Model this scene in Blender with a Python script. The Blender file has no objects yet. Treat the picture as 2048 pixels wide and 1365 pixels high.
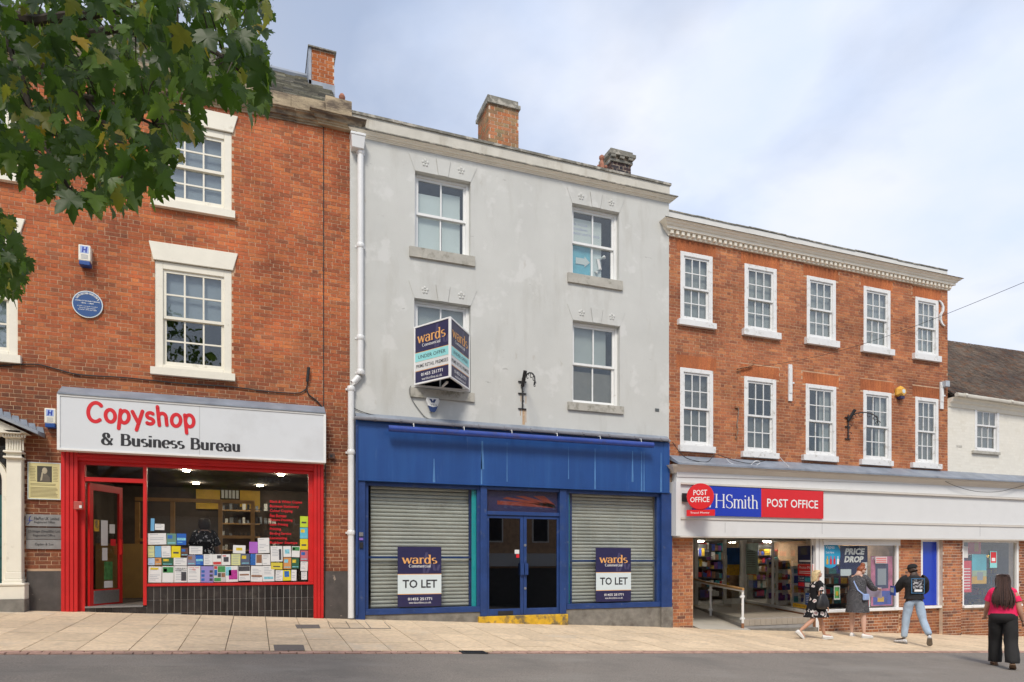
import bpy, bmesh, math, random
from mathutils import Vector, Matrix, Euler
R = random.Random(7)
rad = math.radians
sc = bpy.context.scene
col = sc.collection
# ------------------------------------------------------------------ camera, sky, sun, exposure
F, HZ, CX = 1352.0, 1120.0, 1024.0          # focal length, horizon and centre of the 2048 px wide picture
TH = math.atan(.38)
ST, CT = math.sin(TH), math.cos(TH)
CAM = Vector((-5.11, -13.46, 0.0))
cd = bpy.data.cameras.new('camera'); cam = bpy.data.objects.new('camera', cd); col.objects.link(cam)
cam.location = CAM; cam.rotation_euler = (rad(90), 0, -TH)
cd.sensor_width = 36; cd.lens = F / 2048 * 36; cd.shift_y = (HZ - 682.5) / 2048
cd.clip_start = .05; cd.clip_end = 2000
sc.camera = cam

SUN_EL, SUN_AZ = 48, 205                     # azimuth: clockwise from +Y (into the facade)
w = bpy.data.worlds.new("World"); sc.world = w; w.use_nodes = True
nt = w.node_tree; nt.nodes.clear()
def N(nt, t, **k):
    n = nt.nodes.new(t)
    for a, b in k.items():
        if a.startswith('i_'):
            key = a[2:]
            n.inputs[int(key) if key.isdigit() else key.replace('_', ' ')].default_value = b
        else: setattr(n, a, b)
    return n
sky = N(nt, 'ShaderNodeTexSky', sky_type='NISHITA', sun_disc=False, sun_elevation=rad(SUN_EL), sun_rotation=rad(SUN_AZ), dust_density=1.5, ozone_density=2.0)
tc = N(nt, 'ShaderNodeTexCoord'); sep = N(nt, 'ShaderNodeSeparateXYZ'); nt.links.new(tc.outputs['Generated'], sep.inputs[0])
ad = N(nt, 'ShaderNodeMath', operation='MAXIMUM', i_1=0.0); nt.links.new(sep.outputs['Z'], ad.inputs[0])
ad2 = N(nt, 'ShaderNodeMath', operation='ADD', i_1=.22); nt.links.new(ad.outputs[0], ad2.inputs[0])
dx = N(nt, 'ShaderNodeMath', operation='DIVIDE'); dy = N(nt, 'ShaderNodeMath', operation='DIVIDE')
nt.links.new(sep.outputs['X'], dx.inputs[0]); nt.links.new(ad2.outputs[0], dx.inputs[1])
nt.links.new(sep.outputs['Y'], dy.inputs[0]); nt.links.new(ad2.outputs[0], dy.inputs[1])
cmb = N(nt, 'ShaderNodeCombineXYZ', i_Z=7.7); nt.links.new(dx.outputs[0], cmb.inputs[0]); nt.links.new(dy.outputs[0], cmb.inputs[1])
n1 = N(nt, 'ShaderNodeTexNoise', i_Scale=1.35, i_Detail=7.0, i_Roughness=.50, i_Distortion=.2); nt.links.new(cmb.outputs[0], n1.inputs['Vector'])
r1 = N(nt, 'ShaderNodeValToRGB'); nt.links.new(n1.outputs[0], r1.inputs[0])
r1.color_ramp.elements[0].position = .38; r1.color_ramp.elements[0].color = (.46, .46, .46, 1)
r1.color_ramp.elements[1].position = .57; r1.color_ramp.elements[1].color = (1, 1, 1, 1)
n2 = N(nt, 'ShaderNodeTexNoise', i_Scale=2.3, i_Detail=6.0, i_Roughness=.5); nt.links.new(cmb.outputs[0], n2.inputs['Vector'])
r2 = N(nt, 'ShaderNodeValToRGB'); nt.links.new(n2.outputs[0], r2.inputs[0])
r2.color_ramp.elements[0].position = .32; r2.color_ramp.elements[0].color = (4.5, 5.15, 6.5, 1)
r2.color_ramp.elements[1].position = .66; r2.color_ramp.elements[1].color = (5.7, 5.85, 6.3, 1)
mx = N(nt, 'ShaderNodeMixRGB'); nt.links.new(r1.outputs[0], mx.inputs[0]); nt.links.new(sky.outputs[0], mx.inputs[1]); nt.links.new(r2.outputs[0], mx.inputs[2])
bg = N(nt, 'ShaderNodeBackground', i_Strength=.09); nt.links.new(mx.outputs[0], bg.inputs[0])
wo = N(nt, 'ShaderNodeOutputWorld'); nt.links.new(bg.outputs[0], wo.inputs[0])
sd = bpy.data.lights.new('sun', 'SUN'); sd.energy = 1.5; sd.angle = rad(16); sd.color = (1, .93, .82)
so = bpy.data.objects.new('sun', sd); col.objects.link(so)
a_, e_ = rad(SUN_AZ), rad(SUN_EL)
sdir = Vector((math.sin(a_) * math.cos(e_), math.cos(a_) * math.cos(e_), math.sin(e_)))
so.rotation_euler = (-sdir).to_track_quat('-Z', 'Y').to_euler()
vs = sc.view_settings; vs.view_transform = 'Standard'; vs.look = 'None'; vs.gamma = 1; vs.exposure = .88; vs.use_curve_mapping = False
sc.cycles.max_bounces = 8; sc.cycles.transparent_max_bounces = 12; sc.cycles.use_denoising = True

# ------------------------------------------------------------------ picture -> place
def ray(px, py):
    a = (px - CX) / F; b = -(py - HZ) / F
    return Vector((ST + CT * a, CT - ST * a, b))
def P(px, py, y=0.0):
    d = ray(px, py); return CAM + d * ((y - CAM.y) / d.y)
def PD(px, py, depth):
    return CAM + ray(px, py) * depth
GA, GB, GC = -1.345, -.0575, .0358
def gz(x, y): return GA + GB * x + GC * min(y, 0)
def G(px, py):
    d = ray(px, py); t = (GA + GB * CAM.x + GC * CAM.y - CAM.z) / (d.z - GB * d.x - GC * d.y)
    return CAM + d * t
def proj(v):
    e = v - CAM; Y = e.x * ST + e.y * CT; X = e.x * CT - e.y * ST
    return (CX + F * X / Y, HZ - F * e.z / Y, F / Y) if Y > .05 else (-9999, 0, 0)
def rect(xl, xr, tl, tr, bl, br, y=0.0):
    a, b, c, d = P(xl, tl, y), P(xr, tr, y), P(xl, bl, y), P(xr, br, y)
    return ((a.x + c.x) / 2, (b.x + d.x) / 2, (c.z + d.z) / 2, (a.z + b.z) / 2)   # x0,x1,z0,z1
def zl(xa, ya, xb, yb, y=0.0):
    a, b = P(xa, ya, y), P(xb, yb, y); s = (b.z - a.z) / (b.x - a.x)
    return lambda x: a.z + s * (x - a.x)

# ------------------------------------------------------------------ materials
def new_mat(name):
    m = bpy.data.materials.new(name); m.use_nodes = True; t = m.node_tree
    return m, t, t.nodes['Principled BSDF']
MC = {}
def M(name, c, rough=.6, var=.12, scale=6.0, bump=0.0, bscale=60.0, metal=0.0, dirt=None, dscale=1.2, dpos=(.5, .7), stretch=None, emit=0, spec=.5, objrand=0.0):
    if name in MC: return MC[name]
    m, t, b = new_mat(name); L = t.links.new
    g = N(t, 'ShaderNodeNewGeometry'); vec = g.outputs['Position']
    n = N(t, 'ShaderNodeTexNoise', i_Scale=scale, i_Detail=5.0, i_Roughness=.6); L(vec, n.inputs['Vector'])
    r = N(t, 'ShaderNodeValToRGB'); L(n.outputs[0], r.inputs[0])
    r.color_ramp.elements[0].position = .3; r.color_ramp.elements[1].position = .7
    r.color_ramp.elements[0].color = (*[x * (1 - var) for x in c], 1); r.color_ramp.elements[1].color = (*[min(x * (1 + var), 1) for x in c], 1)
    out = r.outputs[0]
    if objrand:
        oi = N(t, 'ShaderNodeObjectInfo'); mr = N(t, 'ShaderNodeMapRange', i_3=1 - objrand, i_4=1 + objrand); L(oi.outputs['Random'], mr.inputs[0])
        x = N(t, 'ShaderNodeVectorMath', operation='SCALE'); L(out, x.inputs[0]); L(mr.outputs[0], x.inputs['Scale']); out = x.outputs[0]
    if dirt:
        v2 = vec
        if stretch:
            mp = N(t, 'ShaderNodeMapping', i_Scale=stretch); L(vec, mp.inputs[0]); v2 = mp.outputs[0]
        d = N(t, 'ShaderNodeTexNoise', i_Scale=dscale, i_Detail=8.0, i_Roughness=.65); L(v2, d.inputs['Vector'])
        dr = N(t, 'ShaderNodeValToRGB'); L(d.outputs[0], dr.inputs[0]); dr.color_ramp.elements[0].position = dpos[0]; dr.color_ramp.elements[1].position = dpos[1]
        k = N(t, 'ShaderNodeMixRGB', i_2=(*dirt, 1)); L(dr.outputs[0], k.inputs[0]); L(out, k.inputs[1]); out = k.outputs[0]
    L(out, b.inputs['Base Color']); b.inputs['Roughness'].default_value = rough; b.inputs['Metallic'].default_value = metal
    b.inputs['Specular IOR Level'].default_value = spec
    if bump:
        bn = N(t, 'ShaderNodeTexNoise', i_Scale=bscale, i_Detail=4.0); L(vec, bn.inputs['Vector'])
        bp = N(t, 'ShaderNodeBump', i_Strength=bump, i_Distance=.01); L(bn.outputs[0], bp.inputs['Height']); L(bp.outputs[0], b.inputs['Normal'])
    if emit:
        L(out, b.inputs['Emission Color']); b.inputs['Emission Strength'].default_value = emit
    MC[name] = m; return m
def brickmat(name, cols, island, low=None, zlow=0, bump=.5):
    m, t, b = new_mat(name); L = t.links.new
    g = N(t, 'ShaderNodeNewGeometry')
    rnd = g.outputs['Random Per Island'] if island else N(t, 'ShaderNodeObjectInfo').outputs['Random']
    r = N(t, 'ShaderNodeValToRGB'); L(rnd, r.inputs[0]); e = r.color_ramp.elements
    k = len(cols)
    e[0].position = 0; e[0].color = (*cols[0], 1); e[1].position = 1; e[1].color = (*cols[-1], 1)
    for i in range(1, k - 1):
        q = e.new(i / (k - 1)); q.color = (*cols[i], 1)
    out = r.outputs[0]
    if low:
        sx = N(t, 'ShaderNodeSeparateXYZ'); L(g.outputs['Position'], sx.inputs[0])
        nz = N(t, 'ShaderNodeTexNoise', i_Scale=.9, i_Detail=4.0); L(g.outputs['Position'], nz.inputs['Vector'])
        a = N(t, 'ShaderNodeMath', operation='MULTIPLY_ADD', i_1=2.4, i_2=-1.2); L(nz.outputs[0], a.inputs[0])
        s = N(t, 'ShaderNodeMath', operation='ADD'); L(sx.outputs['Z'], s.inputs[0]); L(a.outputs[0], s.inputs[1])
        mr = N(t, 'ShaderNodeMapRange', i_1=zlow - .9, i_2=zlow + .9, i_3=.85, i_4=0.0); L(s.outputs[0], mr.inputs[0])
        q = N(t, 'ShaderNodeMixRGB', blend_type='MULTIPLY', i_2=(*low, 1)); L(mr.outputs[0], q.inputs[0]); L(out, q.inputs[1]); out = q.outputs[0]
    # soot and bloom patches across many bricks, then grain in each
    n = N(t, 'ShaderNodeTexNoise', i_Scale=.75, i_Detail=7.0, i_Roughness=.65); L(g.outputs['Position'], n.inputs['Vector'])
    r3 = N(t, 'ShaderNodeValToRGB'); L(n.outputs[0], r3.inputs[0]); r3.color_ramp.elements[0].position = .33; r3.color_ramp.elements[0].color = (.50, .50, .55, 1); r3.color_ramp.elements[1].position = .62; r3.color_ramp.elements[1].color = (1.06, 1.04, 1.0, 1)
    q2 = N(t, 'ShaderNodeMixRGB', blend_type='MULTIPLY', i_0=1.0); L(out, q2.inputs[1]); L(r3.outputs[0], q2.inputs[2])
    n2 = N(t, 'ShaderNodeTexNoise', i_Scale=38.0, i_Detail=6.0, i_Roughness=.7); L(g.outputs['Position'], n2.inputs['Vector'])
    r4 = N(t, 'ShaderNodeValToRGB'); L(n2.outputs[0], r4.inputs[0]); r4.color_ramp.elements[0].position = .3; r4.color_ramp.elements[0].color = (.6, .6, .62, 1); r4.color_ramp.elements[1].position = .65; r4.color_ramp.elements[1].color = (1.15, 1.15, 1.12, 1)
    q3 = N(t, 'ShaderNodeMixRGB', blend_type='MULTIPLY', i_0=.8); L(q2.outputs[0], q3.inputs[1]); L(r4.outputs[0], q3.inputs[2])
    L(q3.outputs[0], b.inputs['Base Color']); b.inputs['Roughness'].default_value = .9; b.inputs['Specular IOR Level'].default_value = .2
    bp = N(t, 'ShaderNodeBump', i_Strength=bump, i_Distance=.006); L(n2.outputs[0], bp.inputs['Height']); L(bp.outputs[0], b.inputs['Normal'])
    return m
def glassmat(name, tint=(.9, .93, .92), base=.07, rough=.0, wavy=0.0):
    m = bpy.data.materials.new(name); m.use_nodes = True; t = m.node_tree; t.nodes.clear(); L = t.links.new
    tr = N(t, 'ShaderNodeBsdfTransparent', i_Color=(*tint, 1)); gl = N(t, 'ShaderNodeBsdfGlossy', i_Roughness=rough, i_Color=(1, 1, 1, 1))
    fr = N(t, 'ShaderNodeLayerWeight', i_Blend=.5); pw = N(t, 'ShaderNodeMath', operation='POWER', i_1=3.0); L(fr.outputs['Facing'], pw.inputs[0]); mr = N(t, 'ShaderNodeMapRange', i_3=base, i_4=.75); L(pw.outputs[0], mr.inputs[0])
    if wavy:
        g = N(t, 'ShaderNodeNewGeometry'); n = N(t, 'ShaderNodeTexNoise', i_Scale=2.2, i_Detail=2.0); L(g.outputs['Position'], n.inputs['Vector'])
        bp = N(t, 'ShaderNodeBump', i_Strength=wavy, i_Distance=.02); L(n.outputs[0], bp.inputs['Height']); L(bp.outputs[0], gl.inputs['Normal'])
    mx = N(t, 'ShaderNodeMixShader'); L(mr.outputs[0], mx.inputs[0]); L(tr.outputs[0], mx.inputs[1]); L(gl.outputs[0], mx.inputs[2])
    o = N(t, 'ShaderNodeOutputMaterial'); L(mx.outputs[0], o.inputs[0]); return m
REDS = [(0.640, 0.181, 0.069), (0.525, 0.151, 0.066), (0.602, 0.202, 0.083), (0.422, 0.130, 0.063), (0.563, 0.151, 0.063), (0.346, 0.128, 0.069), (0.678, 0.224, 0.083), (0.499, 0.145, 0.069)]
BRNS = [(0.528, 0.192, 0.089), (0.436, 0.157, 0.081), (0.581, 0.235, 0.107), (0.330, 0.125, 0.071), (0.475, 0.171, 0.083), (0.620, 0.249, 0.111), (0.383, 0.143, 0.079), (0.541, 0.200, 0.094)]
NEWB = [(0.552, 0.220, 0.104), (0.480, 0.181, 0.091), (0.600, 0.259, 0.117), (0.360, 0.130, 0.078), (0.576, 0.246, 0.130), (0.216, 0.104, 0.078), (0.528, 0.207, 0.104)]
STK = [(.575, .196, .081), (.483, .196, .092), (.345, .253, .138), (.575, .230, .115), (.276, .218, .127), (.540, .172, .069), (.437, .287, .161)]
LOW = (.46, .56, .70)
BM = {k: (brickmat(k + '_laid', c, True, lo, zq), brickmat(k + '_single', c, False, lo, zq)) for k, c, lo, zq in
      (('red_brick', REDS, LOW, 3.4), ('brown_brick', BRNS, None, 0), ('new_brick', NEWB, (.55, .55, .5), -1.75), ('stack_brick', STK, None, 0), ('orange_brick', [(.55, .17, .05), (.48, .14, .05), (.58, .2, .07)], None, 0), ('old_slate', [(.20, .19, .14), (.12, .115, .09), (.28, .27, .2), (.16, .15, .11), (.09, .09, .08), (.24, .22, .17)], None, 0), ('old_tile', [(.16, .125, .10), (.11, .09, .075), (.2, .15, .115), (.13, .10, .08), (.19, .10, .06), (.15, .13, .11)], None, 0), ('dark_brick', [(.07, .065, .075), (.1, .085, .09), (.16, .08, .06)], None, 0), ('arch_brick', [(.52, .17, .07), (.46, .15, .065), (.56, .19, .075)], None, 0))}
m_mortar = M('mortar', (.56, .37, .235), .95, .25, 5, .6, 120)
m_mortar2 = M('pale_mortar', (.62, .50, .38), .95, .2, 5, .6, 120)
m_render = M('grey_render', (.55, .55, .52), .9, .06, .9, .3, 60, dirt=(.45, .44, .40), dscale=1.3, dpos=(.54, .80), stretch=(1.6, 1, .35))
m_stone = M('stone', (.44, .35, .23), .95, .25, 3, .9, 40, dirt=(.13, .10, .075), dscale=3.2, dpos=(.42, .58), stretch=(.5, 1, 1.6))
m_stained = M('stained_stone', (.58, .55, .48), .95, .1, 3, .5, 60, dirt=(.34, .29, .21), dscale=2.4, dpos=(.54, .8), stretch=(1, 1, .3))
m_ledge = M('weathered_ledge', (.2, .19, .16), .95, .3, 9, .8, 50, dirt=(.45, .42, .36), dscale=5, dpos=(.5, .6))
m_trim = M('cornice_paint', (.84, .78, .66), .8, .06, 3, .2, 50, dirt=(.5, .44, .35), dscale=3, dpos=(.62, .8))
m_white = M('white_gloss', (.78, .78, .76), .4, .04, 4, .1, 30, dirt=(.5, .47, .4), dscale=5, dpos=(.63, .8))
m_cream = M('cream_paint', (.77, .73, .62), .5, .04, 4, .1, 30, dirt=(.45, .4, .3), dscale=5, dpos=(.62, .8))
m_pvc = M('white_pvc', (.74, .74, .73), .35, .03, 3, dirt=(.42, .4, .35), dscale=3, dpos=(.6, .85), stretch=(1, 1, .3))
m_sill = M('sill_stone', (.43, .41, .36), .95, .12, 4, .5, 70, dirt=(.2, .19, .15), dscale=6, dpos=(.52, .72))
m_lead = M('lead', (.24, .27, .32), .55, .2, 2.5, .3, 25, metal=.2, dirt=(.36, .38, .4), dscale=2, dpos=(.5, .8))
m_slate = M('stone_slate', (.15, .14, .11), .95, .4, 7, .8, 40, dirt=(.27, .26, .20), dscale=9, dpos=(.5, .7))
m_tile = M('clay_tile', (.135, .105, .085), .95, .35, 6, .8, 50, dirt=(.15, .07, .035), dscale=2.4, dpos=(.56, .7))
m_signw = M('sign_white', (.66, .68, .70), .35, .02, 1.2, dirt=(.55, .56, .57), dscale=1, dpos=(.5, .8))
m_red = M('red_gloss', (.56, .014, .014), .42, .1, 3, .1, 20, dirt=(.3, .05, .04), dscale=3, dpos=(.62, .85))
m_redt = M('letter_red', (.62, .01, .02), .5, .02)
m_blk = M('letter_black', (.02, .02, .025), .5, .05)
m_blue = M('fascia_blue', (.012, .062, .235), .42, .12, 1.0, dirt=(.018, .085, .28), dscale=1.6, dpos=(.45, .8), stretch=(2.5, 1, .2))
m_blue2 = M('frame_blue', (.014, .045, .17), .45, .2, 3, .15, 30, dirt=(.05, .08, .17), dscale=5, dpos=(.6, .8))
m_tube = M('tube_blue', (.03, .065, .30), .3, .15, 4, dirt=(.06, .06, .15), dscale=6, dpos=(.55, .75))
m_streak = M('faded_streak', (.07, .19, .42), .55, .2, 6)
m_teal = M('teal_print', (.005, .36, .40), .5, .05)
m_shut = M('galvanised_lath', (.47, .48, .45), .5, .12, 5, .1, 30, metal=.1, dirt=(.33, .33, .30), dscale=2.5, dpos=(.5, .75), objrand=.06)
m_conc = M('concrete', (.21, .195, .17), .95, .25, 7, .8, 90, dirt=(.12, .105, .09), dscale=3, dpos=(.5, .7))
m_drend = M('black_painted_render', (.075, .065, .06), .8, .3, 4, .5, 60, dirt=(.30, .25, .21), dscale=1.8, dpos=(.66, .70))
m_yel = M('yellow_step_paint', (.62, .37, .02), .8, .2, 6, .4, 60, dirt=(.16, .12, .06), dscale=5, dpos=(.48, .62))
m_btile = M('black_glazed_tile', (.03, .025, .024), .3, .3, 4, objrand=.35, dirt=(.08, .07, .06), dscale=4, dpos=(.55, .75))
m_grout = M('tile_grout', (.34, .32, .30), .9, .1)
m_dark = M('dark_interior', (.035, .033, .032), .9, .2)
m_dgrey = M('dim_room', (.09, .09, .09), .9, .2)
m_black = M('black_metal', (.018, .018, .02), .45, .2)
m_cable = M('black_cable', (.02, .02, .02), .6, .1)
m_rust = M('rust', (.30, .14, .07), .95, .3, 20)
m_ruststain = M('rust_stain', (.50, .34, .21), .95, .2, 30)
m_terra = M('terracotta', (.33, .14, .09), .9, .3, 9)
m_wood = M('varnished_wood', (.45, .25, .09), .45, .2, 5)
m_woodl = M('pale_wood', (.46, .27, .08), .5, .1, 5)
m_green = M('green_door', (.012, .085, .08), .4, .1)
m_steel = M('brushed_steel', (.36, .36, .36), .35, .15, 30, metal=.7)
m_asph = M('asphalt', (.225, .20, .175), .95, .30, 55, 1.0, 110, dirt=(.17, .155, .138), dscale=.8, dpos=(.46, .70))
m_bed = M('sand_joint', (.085, .065, .05), .95, .3, 20)
m_flag = M('buff_slab', (.68, .53, .36), .92, .16, 14, .6, 120, objrand=.09, dirt=(.45, .35, .245), dscale=2.2, dpos=(.52, .78))
m_flagd = M('tar_patch', (.16, .14, .125), .95, .15, 30, .6, 120)
m_sett = M('red_block', (.44, .27, .21), .95, .2, 12, .6, 100, objrand=.12, dirt=(.2, .15, .12), dscale=2, dpos=(.5, .8))
m_glass = glassmat('window_glass', base=.065, wavy=.2)
m_sglass = glassmat('shop_glass', (.95, .96, .95), base=.03)
m_dglass = glassmat('dark_door_glass', (.5, .51, .52), base=.09)
m_blind = M('blind_cloth', (.27, .30, .35), .9, .06, 1.5)
m_blindw = M('pale_blind', (.42, .43, .43), .9, .05, 2)
m_curt = M('net_curtain', (.36, .355, .34), .95, .08, 5, dirt=(.28, .275, .265), dscale=9, dpos=(.4, .6), stretch=(1, 1, .05))
m_paper = M('white_paper', (.68, .68, .67), .7, .02)
m_ink = M('printed_ink', (.12, .12, .13), .7, .05)
m_navy = M('board_navy', (.022, .02, .075), .4, .08)
m_bwhite = M('board_white', (.62, .70, .72), .4, .02)
m_borange = M('board_orange', (.75, .38, .12), .5, .03)
m_bteal = M('board_aqua', (.28, .66, .67), .4, .03)
m_litw = M('letter_white', (.8, .8, .8), .5, .02)
m_postred = M('post_red', (.66, .015, .02), .35, .04)
m_shblue = M('sign_blue', (.012, .04, .42), .35, .04)

def blotches(m, col2, scale, lo, hi, fac=.6, stretch=(1, 1, 1)):   # a second, separate layer of marks on a painted or paved surface
    t = m.node_tree; b = t.nodes['Principled BSDF']; src = b.inputs['Base Color'].links[0].from_socket; L = t.links.new
    g = N(t, 'ShaderNodeNewGeometry'); mp = N(t, 'ShaderNodeMapping', i_Scale=stretch); L(g.outputs['Position'], mp.inputs[0])
    n = N(t, 'ShaderNodeTexNoise', i_Scale=scale, i_Detail=6.0, i_Roughness=.6); L(mp.outputs[0], n.inputs['Vector'])
    r = N(t, 'ShaderNodeMapRange', i_1=lo, i_2=hi, i_3=0.0, i_4=fac); L(n.outputs[0], r.inputs[0])
    x = N(t, 'ShaderNodeMixRGB', i_2=(*col2, 1)); L(r.outputs[0], x.inputs[0]); L(src, x.inputs[1]); L(x.outputs[0], b.inputs['Base Color'])
blotches(m_render, (.66, .655, .63), 1.4, .56, .62, .5); blotches(m_render, (.40, .36, .30), 5, .66, .74, .5, (1, 1, .4)); blotches(m_render, (.36, .35, .33), 9, .70, .73, .7, (.35, 1, 1))
blotches(m_flag, (.16, .13, .10), 22, .70, .74, .5); blotches(m_flag, (.72, .64, .52), 1.1, .58, .7, .35); blotches(m_asph, (.30, .28, .25), 1.3, .55, .75, .5, (.4, 1, 1)); blotches(m_asph, (.11, .10, .09), 3.2, .64, .72, .4, (.5, 1.4, 1))
blotches(m_blue, (.09, .17, .33), 7, .60, .75, .35, (1.5, 1, .12)); blotches(m_blue2, (.12, .14, .20), 9, .62, .72, .5); blotches(m_drend, (.42, .34, .27), 2.6, .63, .66, .9)
# ------------------------------------------------------------------ mesh and object helpers
WL = {}
def wl(o): return WL.get(o.name, Vector((0, 0, 0))) if o else Vector((0, 0, 0))
def link(name, me, parent=None, world=(0, 0, 0)):
    o = bpy.data.objects.new(name, me); col.objects.link(o); world = Vector(world)
    if parent is not None: o.parent = parent; o.location = world - wl(parent)
    else: o.location = world
    WL[o.name] = world; return o
def tag(o, label=None, cat=None, group=None, kind=None):
    if label: o['label'] = label
    if cat: o['category'] = cat
    if group: o['group'] = group
    if kind: o['kind'] = kind
    return o
def thing(name, label, cat, loc, group=None):
    return tag(link(name, None, None, loc), label, cat, group)
class MB:
    def __init__(s): s.v = []; s.f = []; s.m = []; s.k = 0
    def mat(s, k): s.k = k; return s
    def add(s, vs, fs):
        b = len(s.v); s.v += [tuple(v) for v in vs]
        for f in fs: s.f.append([b + i for i in f]); s.m.append(s.k)
        return s
    def box(s, x0, x1, y0, y1, z0, z1):
        return s.hexa([(x0, y0, z0), (x1, y0, z0), (x1, y0, z1), (x0, y0, z1)], [(x0, y1, z0), (x1, y1, z0), (x1, y1, z1), (x0, y1, z1)])
    def hexa(s, f, b):
        return s.add(list(f) + list(b), [(0, 1, 2, 3), (7, 6, 5, 4), (0, 4, 5, 1), (1, 5, 6, 2), (2, 6, 7, 3), (3, 7, 4, 0)])
    def quad(s, *p): return s.add(p, [tuple(range(len(p)))])
    def prism(s, poly, y0, y1):       # polygon in x,z
        n = len(poly)
        return s.add([(x, y0, z) for x, z in poly] + [(x, y1, z) for x, z in poly], [tuple(range(n)), tuple(range(2 * n - 1, n - 1, -1))] + [(i, i + n, (i + 1) % n + n, (i + 1) % n) for i in range(n)])
    def loft(s, rings, cap=True, close=True):
        b = len(s.v); n = len(rings[0])
        for r in rings: s.v += [tuple(p) for p in r]
        for i in range(len(rings) - 1):
            for j in range(n if close else n - 1):
                k = (j + 1) % n
                s.f.append([b + i * n + j, b + i * n + k, b + (i + 1) * n + k, b + (i + 1) * n + j]); s.m.append(s.k)
        if cap:
            s.f.append([b + j for j in range(n - 1, -1, -1)]); s.m.append(s.k)
            s.f.append([b + (len(rings) - 1) * n + j for j in range(n)]); s.m.append(s.k)
        return s
    def tube(s, pts, r, n=8, cap=True):
        pts = [Vector(p) for p in pts]; rings = []
        for i, p in enumerate(pts):
            d = (pts[min(i + 1, len(pts) - 1)] - pts[max(i - 1, 0)]).normalized()
            a = d.cross(Vector((0, 0, 1)) if abs(d.z) < .9 else Vector((1, 0, 0))).normalized(); c = d.cross(a)
            q = r[i] if isinstance(r, (list, tuple)) else r
            rings.append([p + (a * math.cos(t) + c * math.sin(t)) * q for t in [2 * math.pi * k / n for k in range(n)]])
        return s.loft(rings, cap)
    def lathe(s, cx, cy, prof, n=16, sx=1, sy=1):
        return s.loft([[(cx + r * sx * math.cos(2 * math.pi * k / n), cy + r * sy * math.sin(2 * math.pi * k / n), z) for k in range(n)] for r, z in prof])
    def disc(s, c, r, y0, y1, n=32):  # disc facing -y
        return s.prism([(c.x + r * math.cos(2 * math.pi * k / n), c.z + r * math.sin(2 * math.pi * k / n)) for k in range(n)], y0, y1)
    def ball(s, c, r, n=10, sx=1, sy=1, sz=1):
        return s.loft([[(c[0] + r * sx * math.sin(a) * math.cos(2 * math.pi * k / n), c[1] + r * sy * math.sin(a) * math.sin(2 * math.pi * k / n), c[2] - r * sz * math.cos(a)) for k in range(n)] for a in [math.pi * (i + .02) / (6.04) for i in range(7)]])
    def build(s, name, mats, parent=None, smooth=False, fix=True):
        me = bpy.data.meshes.new(name); me.from_pydata(s.v, [], s.f)
        for m in (mats if isinstance(mats, (list, tuple)) else [mats]): me.materials.append(m)
        if any(s.m): me.polygons.foreach_set('material_index', s.m)
        if fix:
            bm = bmesh.new(); bm.from_mesh(me); bmesh.ops.recalc_face_normals(bm, faces=bm.faces); bm.to_mesh(me); bm.free()
        if smooth:
            me.polygons.foreach_set('use_smooth', [True] * len(me.polygons))
            try: me.set_sharp_from_angle(angle=rad(45))
            except Exception: pass
        return link(name, me, parent)
UC = {}
def unit(m):
    if m.name not in UC:
        me = bpy.data.meshes.new('block'); me.from_pydata([(x, y, z) for x in (0, 1) for y in (0, 1) for z in (0, 1)], [], [(0, 1, 3, 2), (4, 6, 7, 5), (0, 4, 5, 1), (2, 3, 7, 6), (0, 2, 6, 4), (1, 5, 7, 3)])
        me.materials.append(m); UC[m.name] = me
    return UC[m.name]
def ubox(name, m, parent, x0, x1, y0, y1, z0, z1):
    o = link(name, unit(m), parent, (x0, y0, z0)); o.scale = (x1 - x0, y1 - y0, z1 - z0); return o
def bevel(o, w=.01, seg=2):
    b = o.modifiers.new('bevel', 'BEVEL'); b.width = w; b.segments = seg; b.limit_method = 'ANGLE'; return o

# ---- lettering: the built-in face, and a drawn one (with or without serifs)
TXT = {}
def font_mesh(s, bold):
    k = (s, bold)
    if k not in TXT:
        c = bpy.data.curves.new('lettering', 'FONT'); c.body = s; c.resolution_u = 2; c.offset = bold
        o = bpy.data.objects.new('t', c); me = bpy.data.meshes.new_from_object(o)
        vs = [v.co.copy() for v in me.vertices]; fs = [tuple(p.vertices) for p in me.polygons]
        bpy.data.objects.remove(o); bpy.data.meshes.remove(me)
        x0 = min(v.x for v in vs); x1 = max(v.x for v in vs); y0 = min(v.y for v in vs); y1 = max(v.y for v in vs)
        TXT[k] = ([((v.x - x0) / (x1 - x0), (v.y - y0) / (y1 - y0)) for v in vs], fs, (x1 - x0) / (y1 - y0))
    return TXT[k]
class Frame:                              # a flat face: origin, right, up, outward
    def __init__(s, o, r=(1, 0, 0), u=(0, 0, 1)):
        s.o = Vector(o); s.r = Vector(r).normalized(); s.u = Vector(u).normalized(); s.n = s.r.cross(s.u)
    def pt(s, a, b, c=0): return s.o + s.r * a + s.u * b + s.n * c
def text(s, fr, x0, x1, z0, z1, m, parent, bold=.0, lift=.003, name='lettering', fit=True, shear=0):
    vs, fs, asp = font_mesh(s, bold)
    if not fit:
        wd = (z1 - z0) * asp; c = (x0 + x1) / 2; x0, x1 = c - wd / 2, c + wd / 2
    mb = MB(); mb.add([fr.pt(x0 + a * (x1 - x0) + shear * b * (z1 - z0), z0 + b * (z1 - z0), lift) for a, b in vs], fs)
    return mb.build(name, m, parent, fix=False)
def arc(cx, cy, rx, ry, a0, a1, n=14): return [(cx + rx * math.cos(rad(a0 + (a1 - a0) * i / n)), cy + ry * math.sin(rad(a0 + (a1 - a0) * i / n))) for i in range(n + 1)]
X_, K_, A_ = .47, .70, .72
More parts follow.
